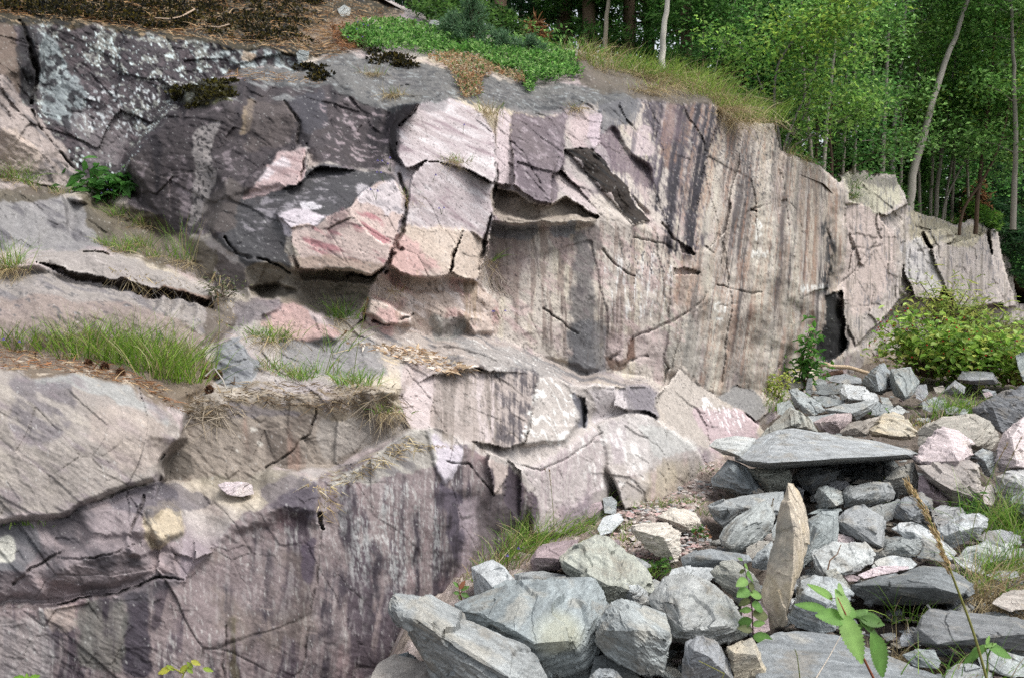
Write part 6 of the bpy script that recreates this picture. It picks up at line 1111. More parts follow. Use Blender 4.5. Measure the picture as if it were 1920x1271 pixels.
# --- leafy plants
def leaf_shape(L, W, bend, nseg=8, teeth=.09, fold=.22):
    """one large leaf with toothed edge and midrib fold, lying along +X"""
    t = np.linspace(0, 1, nseg + 1); prof = np.sin(np.pi * np.clip(t, 0, 1) ** .8) ** .8; prof[0] = .03; prof[-1] = .0
    V = []; 
    for i, tt in enumerate(t):
        w = W * .5 * prof[i] * (1 + teeth * (1 if i % 2 else -1)); z = -bend * L * tt ** 2; V += [(tt * L, 0, z), (tt * L + .3 * teeth * L * (i % 2), w, z + fold * w), (tt * L + .3 * teeth * L * (i % 2), -w, z + fold * w)]
    V = np.array(V); Fq = []
    for i in range(nseg): a = i * 3; Fq += [(a, a + 3, a + 4, a + 1), (a, a + 2, a + 5, a + 3)]
    return V, np.array(Fq)
def orient(V, d, n):
    d = unit(np.array(d, float)); s = unit(np.cross(n, d)); u = np.cross(d, s); return V[:, :1] * d + V[:, 1:2] * s + V[:, 2:3] * u
def veined(V, L, col):
    t = V[:, 0] / L; k = np.where(np.abs(V[:, 1]) < 1e-5, 1.35, 1.0 + .10 * np.sin(t * 40)); return np.clip(np.array(col)[None] * k[:, None], 0, .9)
def plant(name, stems, lv, label, cat, scol, srad, d=None):
    """stems: photo polylines at distance d; lv: (tip x,y, base x,y, width ratio, colour, depth offset); every big leaf its own part"""
    P3 = lambda x, y, dd=0: unproj(np.array(float(x)), np.array(float(y)), np.array(d + dd))
    org = P3(*stems[0][0]); e = empty(name, org); tag(e, label, cat); B = Bag()
    for st in stems:
        V, Q = tube(np.array([P3(*q) for q in st]) - org, np.linspace(srad, srad * .5, len(st)), 6); B.add(V, Q, scol)
    link('stem', B.mesh('stem', smooth=True), M_BARK, parent=e)
    for (tx, ty, bx, by, wr, col, dz) in lv:
        a = P3(bx, by); b = P3(tx, ty, dz); L = np.linalg.norm(b - a); V, Fq = leaf_shape(L, L * wr, vr.uniform(.02, .14), 26 if L > .05 else 8); nrm = np.array([vr.normal() * .25, -.75, .65])
        W = orient(V, b - a, nrm) + a - org; link('leaf', mesh_np('leaf', W, Fq, veined(V, L, col), smooth=True), M_LEAF, parent=e)
    return e
LG1, LG2, LG3 = lin(146,188,104), lin(122,168,88), lin(172,208,134)
plant('leafy_sprig', [[(1645,1285),(1620,1235),(1600,1190),(1585,1150),(1570,1120),(1556,1122)],[(1600,1190),(1578,1160)]],
      [(1490,1130,1552,1144,.34,LG2,.02),(1515,1087,1560,1126,.42,LG1,.05),(1602,1132,1585,1160,.2,LG2,.1),(1570,1104,1588,1162,.62,LG3,.0),(1532,1152,1585,1160,.5,LG2,-.02),(1618,1240,1580,1150,.42,LG1,-.05),(1668,1275,1632,1185,.38,LG2,.02),(1640,1200,1634,1225,.3,LG2,.02),(1595,1120,1570,1104,.3,LG3,.08)],
      'leafy green sapling sprig with toothed leaves in the near foreground', 'sapling', lin(140,84,60), .0022, d=1.35)
plant('broad_leaved_plant', [[(1640,1200),(1625,1175),(1610,1160)],[(1630,1185),(1650,1165)]],
      [(1625,1145,1600,1152,.5,LG2*.7,0),(1660,1170,1612,1160,.45,LG2*.6,0),(1658,1160,1618,1158,.4,LG2*.6,.05),(1650,1195,1610,1160,.3,LG2*.6,0),(1603,1190,1618,1165,.4,LG2*.55,0),(1628,1142,1605,1158,.4,LG2*.8,.03)], 'dark green leafy plant in the black hollow right of the sapling sprig', 'plant', lin(90,110,60), .003, d=2.9)
plant('broad_leaved_plant', [[(1850,1271),(1852,1230),(1845,1210)],[(1852,1230),(1862,1205)]],
      [(1818,1235,1845,1210,.45,LG2*.8,0),(1900,1232,1850,1210,.4,LG2*.85,0),(1830,1225,1850,1208,.5,LG1,.02),(1870,1205,1845,1212,.3,LG1*.9,0),(1808,1245,1838,1215,.4,LG2*.7,0),(1855,1190,1850,1210,.3,LG1,.02)], 'low broad leaved plant in front of the long dark beam at the lower right', 'plant', lin(100,130,60), .003, d=2.6)
nl = []; sx = [(1412,1190),(1410,1140),(1402,1090),(1393,1050)]
for k in range(16):
    t = k / 15; x = np.interp(t, [0, .35, .7, 1], [q[0] for q in sx]); y = np.interp(t, [0, .35, .7, 1], [q[1] for q in sx]); sd = -1 if k % 2 else 1; r = 36 * (1 - .7 * t) * vr.uniform(.7, 1.1); nl.append((x + sd * r, y + vr.uniform(-6, 16), x, y, .55, [LG2 * .8, lin(112,120,80), LG1 * .8][k % 3], vr.uniform(-.06, .06)))
plant('nettle', [sx], nl, 'small nettle like weed with a dark stalk left of the standing stone', 'weed', lin(70,52,48), .003, d=3.4)
plant('weed', [[(330,1300),(345,1262),(360,1240)],[(345,1262),(320,1250)]], [(295,1262,322,1252,.5,lin(190,190,80),0),(335,1262,352,1246,.5,lin(176,186,76),0),(350,1240,362,1252,.45,lin(150,176,70),0),(376,1246,358,1238,.5,lin(196,196,92),0),(400,1258,380,1252,.4,lin(150,176,70),0),(362,1262,350,1250,.5,lin(150,180,80),0),(312,1246,328,1256,.4,lin(160,180,70),0)], 'yellow green weed poking up at the bottom edge below the purple wall', 'weed', lin(150,150,70), .003, d=2.6)
plant('weed', [[(50,1300),(50,1272)]], [(25,1268,48,1274,.5,lin(120,170,60),0),(75,1266,52,1274,.5,lin(130,176,70),0),(50,1262,50,1280,.5,lin(140,180,80),0)], 'green leaf tips at the bottom edge near the left corner', 'weed', lin(120,150,70), .003, d=2.6)
plant('weed', [[(868,1130),(862,1112),(858,1085)],[(862,1112),(875,1100)]], [(850,1110,862,1112,.6,LG2*.8,0),(880,1118,864,1112,.6,LG2*.7,0),(872,1088,862,1104,.5,lin(176,120,90),0),(850,1090,860,1100,.5,LG2,0),(880,1098,864,1106,.5,LG2*.8,0),(866,1125,860,1115,.6,LG1*.7,0)], 'small weed in the corner between the wall and the pale triangular stone', 'weed', lin(120,80,60), .003, d=4.0)
def bushy(name, pt, size, n, L, pal, label, cat, nst=14, wr=.6, scol=lin(96,80,64), group=None, berries=0, flat=1.0, up=.25):
    e = empty(name, pt); tag(e, label, cat, group); B = Bag(); S = Bag(); sx_, sy_, sz_ = size
    for k in range(nst):
        a = vr.uniform(0, 6.28); r = math.sqrt(vr.uniform(.05, 1)); tip = np.array([math.cos(a) * r * sx_, math.sin(a) * r * sy_, sz_ * vr.uniform(.45, 1.0) * (1 - .45 * r * r) * flat]); mid = tip * np.array([.45, .45, .7])
        path = np.array([(0, 0, 0), mid * .5 + vr.normal(size=3) * .02, mid, tip]) ; path[:, :2] += np.array([tip[0], tip[1]]) * .15
        V, Q = tube(path, np.array([.012, .009, .006, .003]) * max(sz_, .25), 5); S.add(V, Q, scol * vr.uniform(.7, 1.2))
        m = n // nst; u = vr.uniform(.35, 1.08, m); P_ = np.stack([np.interp(u, [0, .33, .66, 1.08], path[:, i]) for i in range(3)], 1) + vr.normal(size=(m, 3)) * np.array([sx_, sy_, sz_]) * .14
        P_[:, 2] = np.maximum(P_[:, 2], .01)
        B.add(*leaves(P_, np.stack([vr.normal(size=m), vr.normal(size=m) - .3, vr.normal(size=m) * .5 - .1], 1), np.stack([vr.normal(size=m) * .5, vr.normal(size=m) * .5 - .3, np.ones(m)], 1), L * vr.uniform(.6, 1.2, m), L * wr * vr.uniform(.7, 1.1, m), pick(pal, m, .22)))
        if berries:
            for _ in range(berries // nst):
                c = path[3] + vr.normal(size=3) * np.array([sx_, sy_, sz_]) * .12; q = unit(vr.normal(size=(10, 3))) * .014
                bm = hull_np(q + c); bm.verts.index_update(); bmesh.ops.triangulate(bm, faces=bm.faces); S.add(np.array([tuple(v.co) for v in bm.verts]), np.array([[v.index for v in f.verts] for f in bm.faces]), lin(170,40,40)); bm.free()
    link('stems', S.mesh('stems', smooth=True), M_BARK, parent=e); link('foliage', B.mesh('foliage'), M_LEAF, parent=e); return e
bushy('nettle_plant', at_cliff(210, 374), (.30, .16, .30), 190, .115, [lin(86,140,66), lin(104,158,80), lin(66,112,54)], 'dark green leafy plant in the crack under the lichen rock', 'plant', 14, .55)
RB = [lin(122,164,64), lin(98,142,56), lin(146,182,84), lin(84,122,50), lin(160,176,84)]
RB = [lin(162,198,90), lin(136,178,78), lin(184,212,116), lin(116,156,66), lin(196,206,108)]
bushy('raspberry_bush', at_ground(1738, 702), (.62, .6, .92), 1100, .10, RB, 'left rounded part of the raspberry shrub with red berries, next to the cliff foot', 'shrub', 30, .72, berries=68)
bushy('raspberry_bush', at_ground(1815, 706), (.66, .6, .90), 1250, .10, RB, 'middle and widest part of the raspberry shrub above the squared grey boulder', 'shrub', 32, .72, berries=40)
bushy('raspberry_bush', at_ground(1900, 712), (.62, .6, .82), 1000, .10, RB, 'right end of the raspberry shrub, cut by the border, with thin reddish canes', 'shrub', 28, .72, scol=lin(150,110,86), berries=30)
bushy('weed_bush', at_ground(1775, 645), (.85, .5, 1.15), 1100, .17, [lin(166,186,90), lin(190,196,110), lin(140,166,80)], 'yellow green weeds behind the raspberry shrub at the foot of the far cliff', 'plant', 40, .16, up=1)
bushy('weed_bush', at_ground(1870, 640), (.9, .5, .8), 800, .16, [lin(156,176,86), lin(180,186,120), lin(126,152,76)], 'pale weeds behind the right end of the raspberry shrub', 'plant', 30, .16)
bushy('sapling', at_ground(1497, 735), (.28, .2, .95), 190, .11, [lin(96,150,64), lin(74,128,56), lin(130,176,90)], 'slender leafy sapling growing against the main wall', 'sapling', 9, .6)
bushy('sapling', at_ground(1530, 705), (.18, .14, .4), 70, .09, [lin(110,164,70), lin(90,140,60)], 'small leafy sprig at the left end of the fallen branch', 'sapling', 6, .6)
bushy('fern', at_ground(1447, 752), (.34, .24, .42), 420, .06, [lin(176,190,84), lin(150,176,76), lin(196,200,110)], 'yellow green fern like plant at the foot of the main wall', 'fern', 16, .35)
bushy('weed', at_ground(1578, 716), (.16, .12, .16), 50, .08, [lin(104,156,74), lin(86,136,60)], 'low toothed weed among the far stones below the fallen branch', 'weed', 6, .35)
bushy('weed', at_ground(1655, 776), (.16, .12, .1), 120, .04, [lin(104,156,74), lin(130,176,84)], 'low mossy green weed on the mossy grey stone', 'weed', 8, .5)
bushy('weed', at_ground(1660, 905), (.1, .08, .08), 30, .04, [lin(150,160,80)], 'tiny plant under the edge of the great slab', 'weed', 4, .4)
bushy('weed', at_ground(1822, 960), (.16, .1, .2), 70, .07, [lin(84,130,60), lin(104,150,70)], 'leafy weed with reddish stem before the brown block', 'weed', 7, .35, scol=lin(160,90,60))
bushy('weed', at_ground(1870, 975), (.22, .14, .16), 90, .07, [lin(64,104,54), lin(84,130,64)], 'dark leafy weed low among the stones at the right edge', 'weed', 8, .4)
bushy('weed', at_ground(1240, 1055), (.12, .08, .07), 60, .03, [lin(84,130,60), lin(110,150,70)], 'clover like weed below the cream block', 'weed', 6, .7); bushy('weed', at_ground(1310, 1000), (.14, .1, .08), 70, .03, [lin(84,130,60), lin(150,110,80)], 'reddish clover like weed on the right side of the gravel', 'weed', 6, .7)
bushy('weed', at_cliff(425, 560, .03), (.14, .08, .16), 110, .035, [lin(96,110,76), lin(120,124,90)], 'grey green sprig in the cleft under the dark broken block', 'weed', 9, .4)
for x, y, lab in [(1640,655,'dry thorny stems at the left foot of the raspberry shrub'),(1735,700,'bare grey canes hanging below the raspberry shrub')]:
    bushy('dry_bush', at_ground(x, y), (.5, .4, .55), 60, .05, STRAW, lab, 'dry bush', 34, .2, scol=lin(150,130,110))
# --- harebells
def harebell(x, y, h, n, onc, lab):
    pt = at_cliff(x, y, .02) if onc else at_ground(x, y); S = Bag(); B = S
    for k in range(n):
        tip = np.array([vr.normal() * h * .45, -abs(vr.normal()) * h * .25 - .02, h * vr.uniform(.5, 1.1)]); V, Q = tube([(0, 0, 0), tip * .6 + (0, 0, h * .1), tip], [.0015, .0012, .001], 4); S.add(V, Q, lin(110,130,80))
        m = 6; a = np.arange(m) / m * 6.283 + vr.uniform(0, 6); dr = np.stack([np.cos(a) * .5, np.sin(a) * .5, -np.ones(m) * .9], 1); B.add(*leaves(np.repeat(tip[None], m, 0), dr, -np.stack([np.cos(a), np.sin(a), np.ones(m) * .4], 1), np.full(m, .017), np.full(m, .010), pick([lin(134,122,196), lin(150,138,206), lin(118,106,178)], m, .1)))
    tag(link('harebell', S.mesh('harebell'), M_LEAF, loc=pt), lab, 'flower', 'harebells')
for a_ in [(685,100,.22,7,1,'purple harebells at the left end of the green mat'),(733,325,.10,4,1,'purple harebells beside the dark cleft above the pink slabs'),(720,345,.10,2,1,'two purple bells on the dark wall left of the pink slabs'),(812,345,.08,1,1,'single purple bell on the lower pink slab'),(828,405,.08,2,1,'pair of purple bells in the middle of the lower pink slab'),(868,255,.08,1,1,'single purple bell on the upper pink slab'),(706,378,.08,2,1,'purple bells on the pink face of the big broken block'),(938,600,.12,4,1,'purple harebells on the main wall above the stepped ledge'),
  (30,662,.08,2,1,'purple bells among rusty litter at the left edge'),(215,378,.10,3,1,'purple bells under the dark green leafy plant'),(1425,228,.12,2,1,'purple bell on the crest beside the willow'),(952,1062,.14,2,0,'purple harebell in the grass at the foot of the purple wall')]: harebell(*a_)
# --- pine cones, fallen branch, sticks
for x, y, lab in [(170,683,'pine cone left of the others on the ledge litter'),(200,690,'pine cone in the litter under the bright grass'),(230,700,'pine cone at the edge of the rounded hump'),(412,703,'dark pine cone on the straw below the grey pyramid rock'),(388,703,'brown pine cone left of the dark one on the straw'),(395,732,'pine cone low on the straw slope')]:
    B = Bag(); m = 90; k = np.arange(m); zz = 1 - 2 * (k + .5) / m; ph = k * 2.39996; rr = np.sqrt(1 - zz * zz); d_ = np.stack([rr * np.cos(ph), rr * np.sin(ph), zz], 1); P_ = d_ * np.array([.016, .016, .022])
    B.add(*leaves(P_ * .6, d_ + np.array([0, 0, .4]), np.array([0, 0, 1.]) + d_ * .2, np.full(m, .017), np.full(m, .013), pick([lin(120,86,64), lin(90,64,50), lin(160,124,96)], m)))
    tag(link('pine_cone', B.mesh('pine_cone'), M_BARK, loc=at_cliff(x, y, .02)), lab, 'pine cone', 'pine cones on the ledge')
def stick(px, d, rad, lab, col):
    pts_ = np.array([unproj(np.array(float(x)), np.array(float(y)), np.array(float(dd))) for (x, y), dd in zip(px, d)]); B = Bag(); V, Q = tube(pts_ - pts_[0], np.linspace(rad, rad * .6, len(pts_)) * vr.uniform(.85, 1.15, len(pts_)), 8); B.add(V, Q, col)
    tag(link('fallen_branch', B.mesh('fallen_branch', smooth=True), M_BARK, loc=pts_[0]), lab, 'branch')
stick([(1532,684),(1550,683),(1558,687),(1590,688),(1605,692),(1630,700)], [11.0,11,11,10.9,10.9,10.8], .035, 'pale fallen branch lying on the far stones at the wall foot', lin(206,184,156))
stick([(1530,712),(1545,706),(1560,700),(1580,697)], [11.2,11,11,11], .045, 'dark rotten log under the pale fallen branch', lin(120,94,82))
stick([(1815,765),(1830,762),(1850,760)], [9,9,9], .03, 'short pale stick right of the bright green tuft', lin(206,196,176))
stick([(365,18),(340,32),(318,36),(290,34)], [8.0,7.8,7.7,7.6], .008, 'thin pale twig lying on the mossy slope', lin(190,168,146)); stick([(430,46),(410,52),(390,50)], [7.8,7.7,7.7], .007, 'short thin twig right of the first on the mossy slope', lin(180,160,140))
stick([(1530,1271),(1555,1230),(1577,1190)], [1.9,1.95,2.0], .0016, 'bare pale twig in front of the wide speckled slab', lin(196,186,172))
stick([(1552,1068),(1556,1050),(1570,1038),(1577,1020)], [4.1,4.1,4.1,4.1], .004, 'thin forked twig on the light grey stone under the pink chip', lin(150,124,104))
stick([(1340,1300),(1358,1262),(1310,1238)], [2.6,2.6,2.6], .002, 'thin green yellow twig at the bottom edge before the tan block', lin(140,140,70))
stick([(385,705),(402,690),(418,712),(425,730)], [4.25,4.27,4.25,4.2], .005, 'grey bent twig on the straw below the pyramid rock', lin(176,170,160))
# --- gravel chips on the bank between wall and boulders
ch = Bag(); gp = [(1130,960),(1190,900),(1240,870),(1330,850),(1345,900),(1300,960),(1330,1000),(1330,1040),(1270,1040),(1180,1060),(1150,1010)]; k = 0
while k < 1500:
    q = (vr.uniform(1120, 1350), vr.uniform(845, 1065))
    if not inside(q, gp): continue
    p_ = at_ground(*q); w = vr.uniform(.008, .03) * (1.6 if vr.uniform() < .08 else 1); v8 = vr.normal(size=(7, 3)); v8 = unit(v8) * np.array([1, .8, .4]) * w; p_[2] += .01
    bm = hull_np(v8 + p_); bmesh.ops.triangulate(bm, faces=bm.faces); bm.verts.index_update()
    ch.add(np.array([tuple(v.co) for v in bm.verts]), np.array([[v.index for v in f.verts] for f in bm.faces]), sc(*[(196,180,172),(176,156,150),(206,198,192),(150,140,134),(190,160,156),(164,166,166)][vr.integers(0, 6)]) * vr.uniform(.8, 1.1)); bm.free(); k += 1
k = 0
while k < 1700:
    q = (vr.uniform(760, 2250), vr.uniform(700, 1271))
    if q[0] < 1920 and not inside(q, POLY): continue
    p_ = at_ground(*q); w = float(np.clip(vr.lognormal(-3.7, .5), .01, .07)); v8 = unit(vr.normal(size=(8, 3))) * np.array([1, .8, .35]) * w; p_[2] += .0 - .06
    bm = hull_np(v8 + p_); bmesh.ops.triangulate(bm, faces=bm.faces); bm.verts.index_update()
    ch.add(np.array([tuple(v.co) for v in bm.verts]), np.array([[v.index for v in f.verts] for f in bm.faces]), sc(*[(150,156,158),(128,134,136),(170,172,170),(110,114,116),(166,152,150),(160,154,142)][vr.integers(0, 6)]) * vr.uniform(.7, 1.1)); bm.free(); k += 1
tag(link('gravel', ch.mesh('gravel'), M_STONE), kind='stuff')
# ------------------------------------------------------------------ the wood above the cliff
fr = np.random.default_rng(5)
CRX = np.array([-9,-6.3,-3.7,-2.1,-1.0,.3,.71,1.6,2.29,2.9,2.98,3.5,4.0,4.4,4.8,5.1,6.2,6.55,7.0,7.8,9.1,9.55,10.4,10.9,13,40]); CRY = np.array([9,9.2,10.6,10.7,10.3,9.9,9.6,9.8,9.6,9.7,9.8,10.4,11.0,11.7,12.5,13.4,14.1,14.4,14.8,15.7,17,17.4,18.2,18.8,19.5,22.]); CRZ = np.array([5.6,5.5,6.2,5.6,4.9,4.5,4.35,4.1,3.75,3.45,3.16,3.14,3.1,3.0,2.82,3.3,3.3,2.95,2.86,2.84,2.95,2.8,2.7,1.9,1.5,1.2])
def floor_z(x, y):
    yc = np.interp(x, CRX, CRY); t = np.maximum(y - yc, 0); return np.interp(x, CRX, CRZ) - .17 + t * np.interp(x, [-9, -2, 2, 12], [.16, .10, .015, .02]) - .05 * np.minimum(t, 1.0)
fx = np.linspace(-30, 60, 200); ft = np.concatenate([np.linspace(-.1, 6, 40), np.geomspace(6.5, 200, 40)])
FX, FT = np.meshgrid(fx, ft); FY = np.interp(FX, CRX, CRY) + FT; FZ = floor_z(FX, FY) + .12 * fbm(FX * .8, FY * .8, 0, 301, 3) * np.minimum(FT, 1)
ii = np.arange(FX.size).reshape(FX.shape)
fl = link('forest_floor', mesh_np('forest_floor', np.stack([FX, FY, FZ], -1).reshape(-1, 3), np.stack([ii[:-1, :-1], ii[:-1, 1:], ii[1:, 1:], ii[1:, :-1]], -1).reshape(-1, 4), np.repeat((sc(84,70,50))[None], FX.size, 0), smooth=True), M_SOIL); tag(fl, kind='structure')
def clump(B, c, r, n, L, pal, wr=.6, dn=-.15):
    d_ = unit(fr.normal(size=(n, 3))) * fr.uniform(0, 1, (n, 1)) ** .45 * np.asarray(r); P_ = c + d_
    B.add(*leaves(P_, np.stack([fr.normal(size=n), fr.normal(size=n), fr.normal(size=n) * .5 + dn], 1), np.stack([fr.normal(size=n) * .6, fr.normal(size=n) * .6 - .2, np.ones(n)], 1), L * fr.uniform(.6, 1.2, n), L * wr * fr.uniform(.7, 1.15, n), pick(pal, n, .25)))
def spray(B, a, b, n, L, pal, w=.012):
    """needle twigs along a branch"""
    u = fr.uniform(.2, 1.05, n)[:, None]; P_ = a + (b - a) * u + fr.normal(size=(n, 3)) * L * .25; B.add(*leaves(P_, unit(b - a) * .8 + fr.normal(size=(n, 3)) * .55 + (0, 0, -.1), fr.normal(size=(n, 3)), L * fr.uniform(.6, 1.2, n), np.full(n, w), pick(pal, n, .25), .1))
def broadleaf(path, d, rad, top, bark, label, pal, ncl=16, cr=.5, L=.085, nleaf=110, low=.3, cat='tree', group='young broadleaved trees on the cliff top', name='broadleaf_tree', stems=None, spread=1.3):
    """path: trunk as seen, distance d; crown of leaf clumps on branches"""
    pp = np.array([unproj(np.array(float(x)), np.array(float(y)), np.array(float(d))) for x, y in path]); base = pp[0].copy(); zf = float(floor_z(base[0], base[1])); 
    if zf < base[2]: pp = np.concatenate([[[base[0], base[1], zf - .1]], pp])
    dirn = unit(pp[-1] - pp[-2]); pp = np.concatenate([pp, [pp[-1] + dirn * top * .55 + fr.normal(size=3) * .15]]); org = pp[0].copy(); e = empty(name, org); tag(e, label, cat, group)
    acc = np.concatenate([[0], np.cumsum(np.linalg.norm(np.diff(pp, axis=0), axis=1))]); tt = np.linspace(0, acc[-1], 26); path3 = np.stack([np.interp(tt, acc, pp[:, k]) for k in range(3)], 1)
    for _ in range(3): path3[1:-1] = (path3[:-2] + 2 * path3[1:-1] + path3[2:]) / 4
    path3[1:-1] += fr.normal(size=(24, 3)) * rad * .12
    T = Bag(); V, Q = tube(path3 - org, np.linspace(rad, rad * .22, 26), 9); nb_ = fbm(V[:, 0] * 9, V[:, 1] * 9, V[:, 2] * 4, 333, 3)[:, None]; T.add(V, Q, np.array(bark) * (1 + .5 * nb_)); C_ = Bag()
    nleaf = int(nleaf * 1.25); rad *= .7; ncl = int(ncl * 1.3)
    for k in range(ncl):
        u = fr.uniform(low, 1.0); i = int(u * 25); p0 = path3[i]; ln = spread * fr.uniform(.35, 1.0) * (1.15 - .6 * u); a = fr.uniform(0, 6.283); tip = p0 + np.array([math.cos(a) * ln, math.sin(a) * ln * .8, ln * fr.uniform(.0, .6)])
        V, Q = tube(np.array([p0, (p0 + tip) / 2 + (0, 0, .05), tip]) - org, [rad * .3, rad * .2, rad * .08], 5); T.add(V, Q, np.array(bark) * .8)
        clump(C_, tip - org, np.array([1, .9, .7]) * cr * 1.3 * fr.uniform(.5, 1.1), nleaf, L * 1.0, np.array(pal) * fr.uniform(.7, 1.3)); 
    link('trunk', T.mesh('trunk', smooth=True), M_BARK, parent=e); link('crown', C_.mesh('crown'), M_LEAF, parent=e); return e
BR1 = [lin(122,168,88), lin(102,150,74), lin(150,192,110), lin(86,128,64)]; BR2 = [lin(124,168,80), lin(150,186,92), lin(100,142,66)]; BR3 = [lin(96,152,78), lin(78,128,66), lin(118,172,92)]; YEL = [lin(132,176,84), lin(166,194,88), lin(106,150,70)]
GB, WB, BB_ = lin(150,144,134), lin(214,208,198), lin(96,78,64)
broadleaf([(1706,345),(1728,270),(1745,200),(1768,130),(1792,70),(1815,0)], 14.5, .078, 3.0, lin(178,172,162), 'leaning grey aspen, the thickest pale trunk above the far cliff', BR1, 16, .5, .09, 120, .72, spread=1.2)
broadleaf([(1655,305),(1660,200),(1664,100),(1668,0)], 14.3, .05, 2.5, GB, 'upright grey trunk left of the leaning aspen', BR1, 10, .42, .085, 90, .3, spread=.9)
broadleaf([(1672,312),(1678,220),(1690,120),(1700,0)], 14.8, .055, 2.5, WB * .7, 'pale upright trunk between the upright grey one and the leaning aspen', BR1, 9, .42, .085, 90, .45, spread=.8)
broadleaf([(1664,310),(1690,240),(1712,160),(1730,80)], 15.2, .035, 2.0, GB, 'thin trunk bending right from the pale twin trunks', BR2, 14, .45, .08, 100, .3)
broadleaf([(1602,300),(1604,200),(1602,100),(1600,0)], 13.2, .035, 2.5, GB, 'thin straight trunk above the notch of the far buttress', BR1, 18, .5, .08, 110, .2)
broadleaf([(1755,372),(1765,290),(1778,200),(1790,120)], 16, .045, 2.4, GB, 'slim grey trunk right of the leaning aspen', BR1, 18, .6, .09, 120, .3)
broadleaf([(1772,378),(1785,300),(1800,220),(1830,120)], 16.3, .03, 2.4, GB, 'thin stem leaning right, next to the slim grey trunk', BR3, 16, .6, .09, 120, .25)
broadleaf([(1768,380),(1810,300),(1850,230),(1880,150)], 16, .025, 1.6, GB, 'slanting thin stem reaching toward the right border', BR1, 14, .6, .09, 120, .3)
broadleaf([(1800,395),(1850,330),(1880,260),(1900,150)], 15.4, .03, 2, BB_, 'dark slanting sapling with big bright leaf sprays at the right', YEL, 16, .55, .10, 110, .4)
broadleaf([(1900,400),(1905,260),(1900,120),(1895,0)], 14.5, .05, 2.5, GB, 'leafy tree cut by the right border', BR1, 20, .55, .10, 150, .2, spread=1.0)
broadleaf([(1830,400),(1845,260),(1860,120),(1870,0)], 15.5, .04, 2.5, BB_, 'leafy tree with a dark thin trunk near the right border', BR1, 24, .7, .095, 150, .25, spread=1.5)
broadleaf([(1465,275),(1450,210),(1454,120),(1500,60),(1545,10)], 10.2, .022, .8, lin(120,116,108), 'grey multi stemmed willow growing from the shoulder of the main wall, main stem', YEL, 14, .42, .07, 70, .35, group='stems of the grey willow', spread=.8)
broadleaf([(1468,277),(1500,200),(1525,140),(1545,60)], 10.3, .02, .8, lin(130,126,118), 'right stem of the grey willow on the shoulder of the main wall', YEL, 14, .42, .07, 70, .35, group='stems of the grey willow', spread=.8)
broadleaf([(1470,278),(1510,220),(1528,150),(1530,90),(1560,40)], 10.6, .018, .8, lin(140,136,128), 'palest curved stem of the grey willow', BR2, 12, .42, .07, 70, .35, group='stems of the grey willow', spread=.8)
broadleaf([(1475,278),(1520,258),(1560,235),(1600,215)], 10.4, .014, .5, lin(130,126,118), 'lowest willow stem reaching out to the right', BR2, 12, .35, .065, 60, .3, group='stems of the grey willow', spread=.6)
broadleaf([(1462,276),(1440,200),(1420,140),(1400,90)], 10.2, .014, .5, lin(120,116,108), 'left stem of the grey willow bending toward the grass', BR2, 9, .35, .065, 50, .45, group='stems of the grey willow', spread=.6)
broadleaf([(1242,120),(1245,60),(1250,0)], 10.6, .052, 2.5, WB, 'white birch trunk standing behind the crest grass', BR1, 12, .5, .07, 90, .65, group='birches', name='birch', spread=1.2)
broadleaf([(1133,95),(1136,40),(1140,0)], 12.5, .05, 2.6, lin(190,176,160), 'spotted birch trunk left of the white one', BR3, 12, .5, .07, 90, .6, group='birches', name='birch')
broadleaf([(1420,220),(1425,120),(1418,40),(1412,0)], 14, .05, 2, lin(150,130,116), 'birch with peeling pinkish bark behind the willow', BR3, 14, .5, .075, 100, .4, group='birches', name='birch')
broadleaf([(1318,130),(1318,60),(1320,0)], 11.5, .016, 2.0, lin(130,112,96), 'slender sapling trunk left of the willow', BR3, 12, .45, .07, 70, .45, spread=.9)
broadleaf([(1338,140),(1355,80),(1372,20)], 11.5, .013, 1.5, lin(170,164,150), 'thin pale sapling leaning right behind the crest grass', BR1, 10, .45, .07, 70, .45, spread=.9)
broadleaf([(1560,300),(1555,240),(1560,160),(1566,60)], 12.5, .03, 2.0, BB_, 'bushy young tree behind the shoulder of the main wall', BR1, 16, .5, .075, 110, .1, spread=1.2)
broadleaf([(1530,290),(1535,200),(1530,100)], 12.8, .03, 2.4, BB_, 'leafy young tree just right of the willow', BR3, 16, .5, .075, 110, .1, spread=1.2)
broadleaf([(1620,300),(1625,240),(1622,160)], 15, .03, 3.4, BB_, 'leafy young tree behind the flat topped pale block', BR1, 18, .6, .085, 120, .1, spread=1.4)
broadleaf([(1735,340),(1732,240),(1735,120)], 17.5, .04, 3.6, BB_, 'leafy tree in the gap right behind the leaning aspen', BR3, 28, .7, .1, 130, .1, spread=1.7)
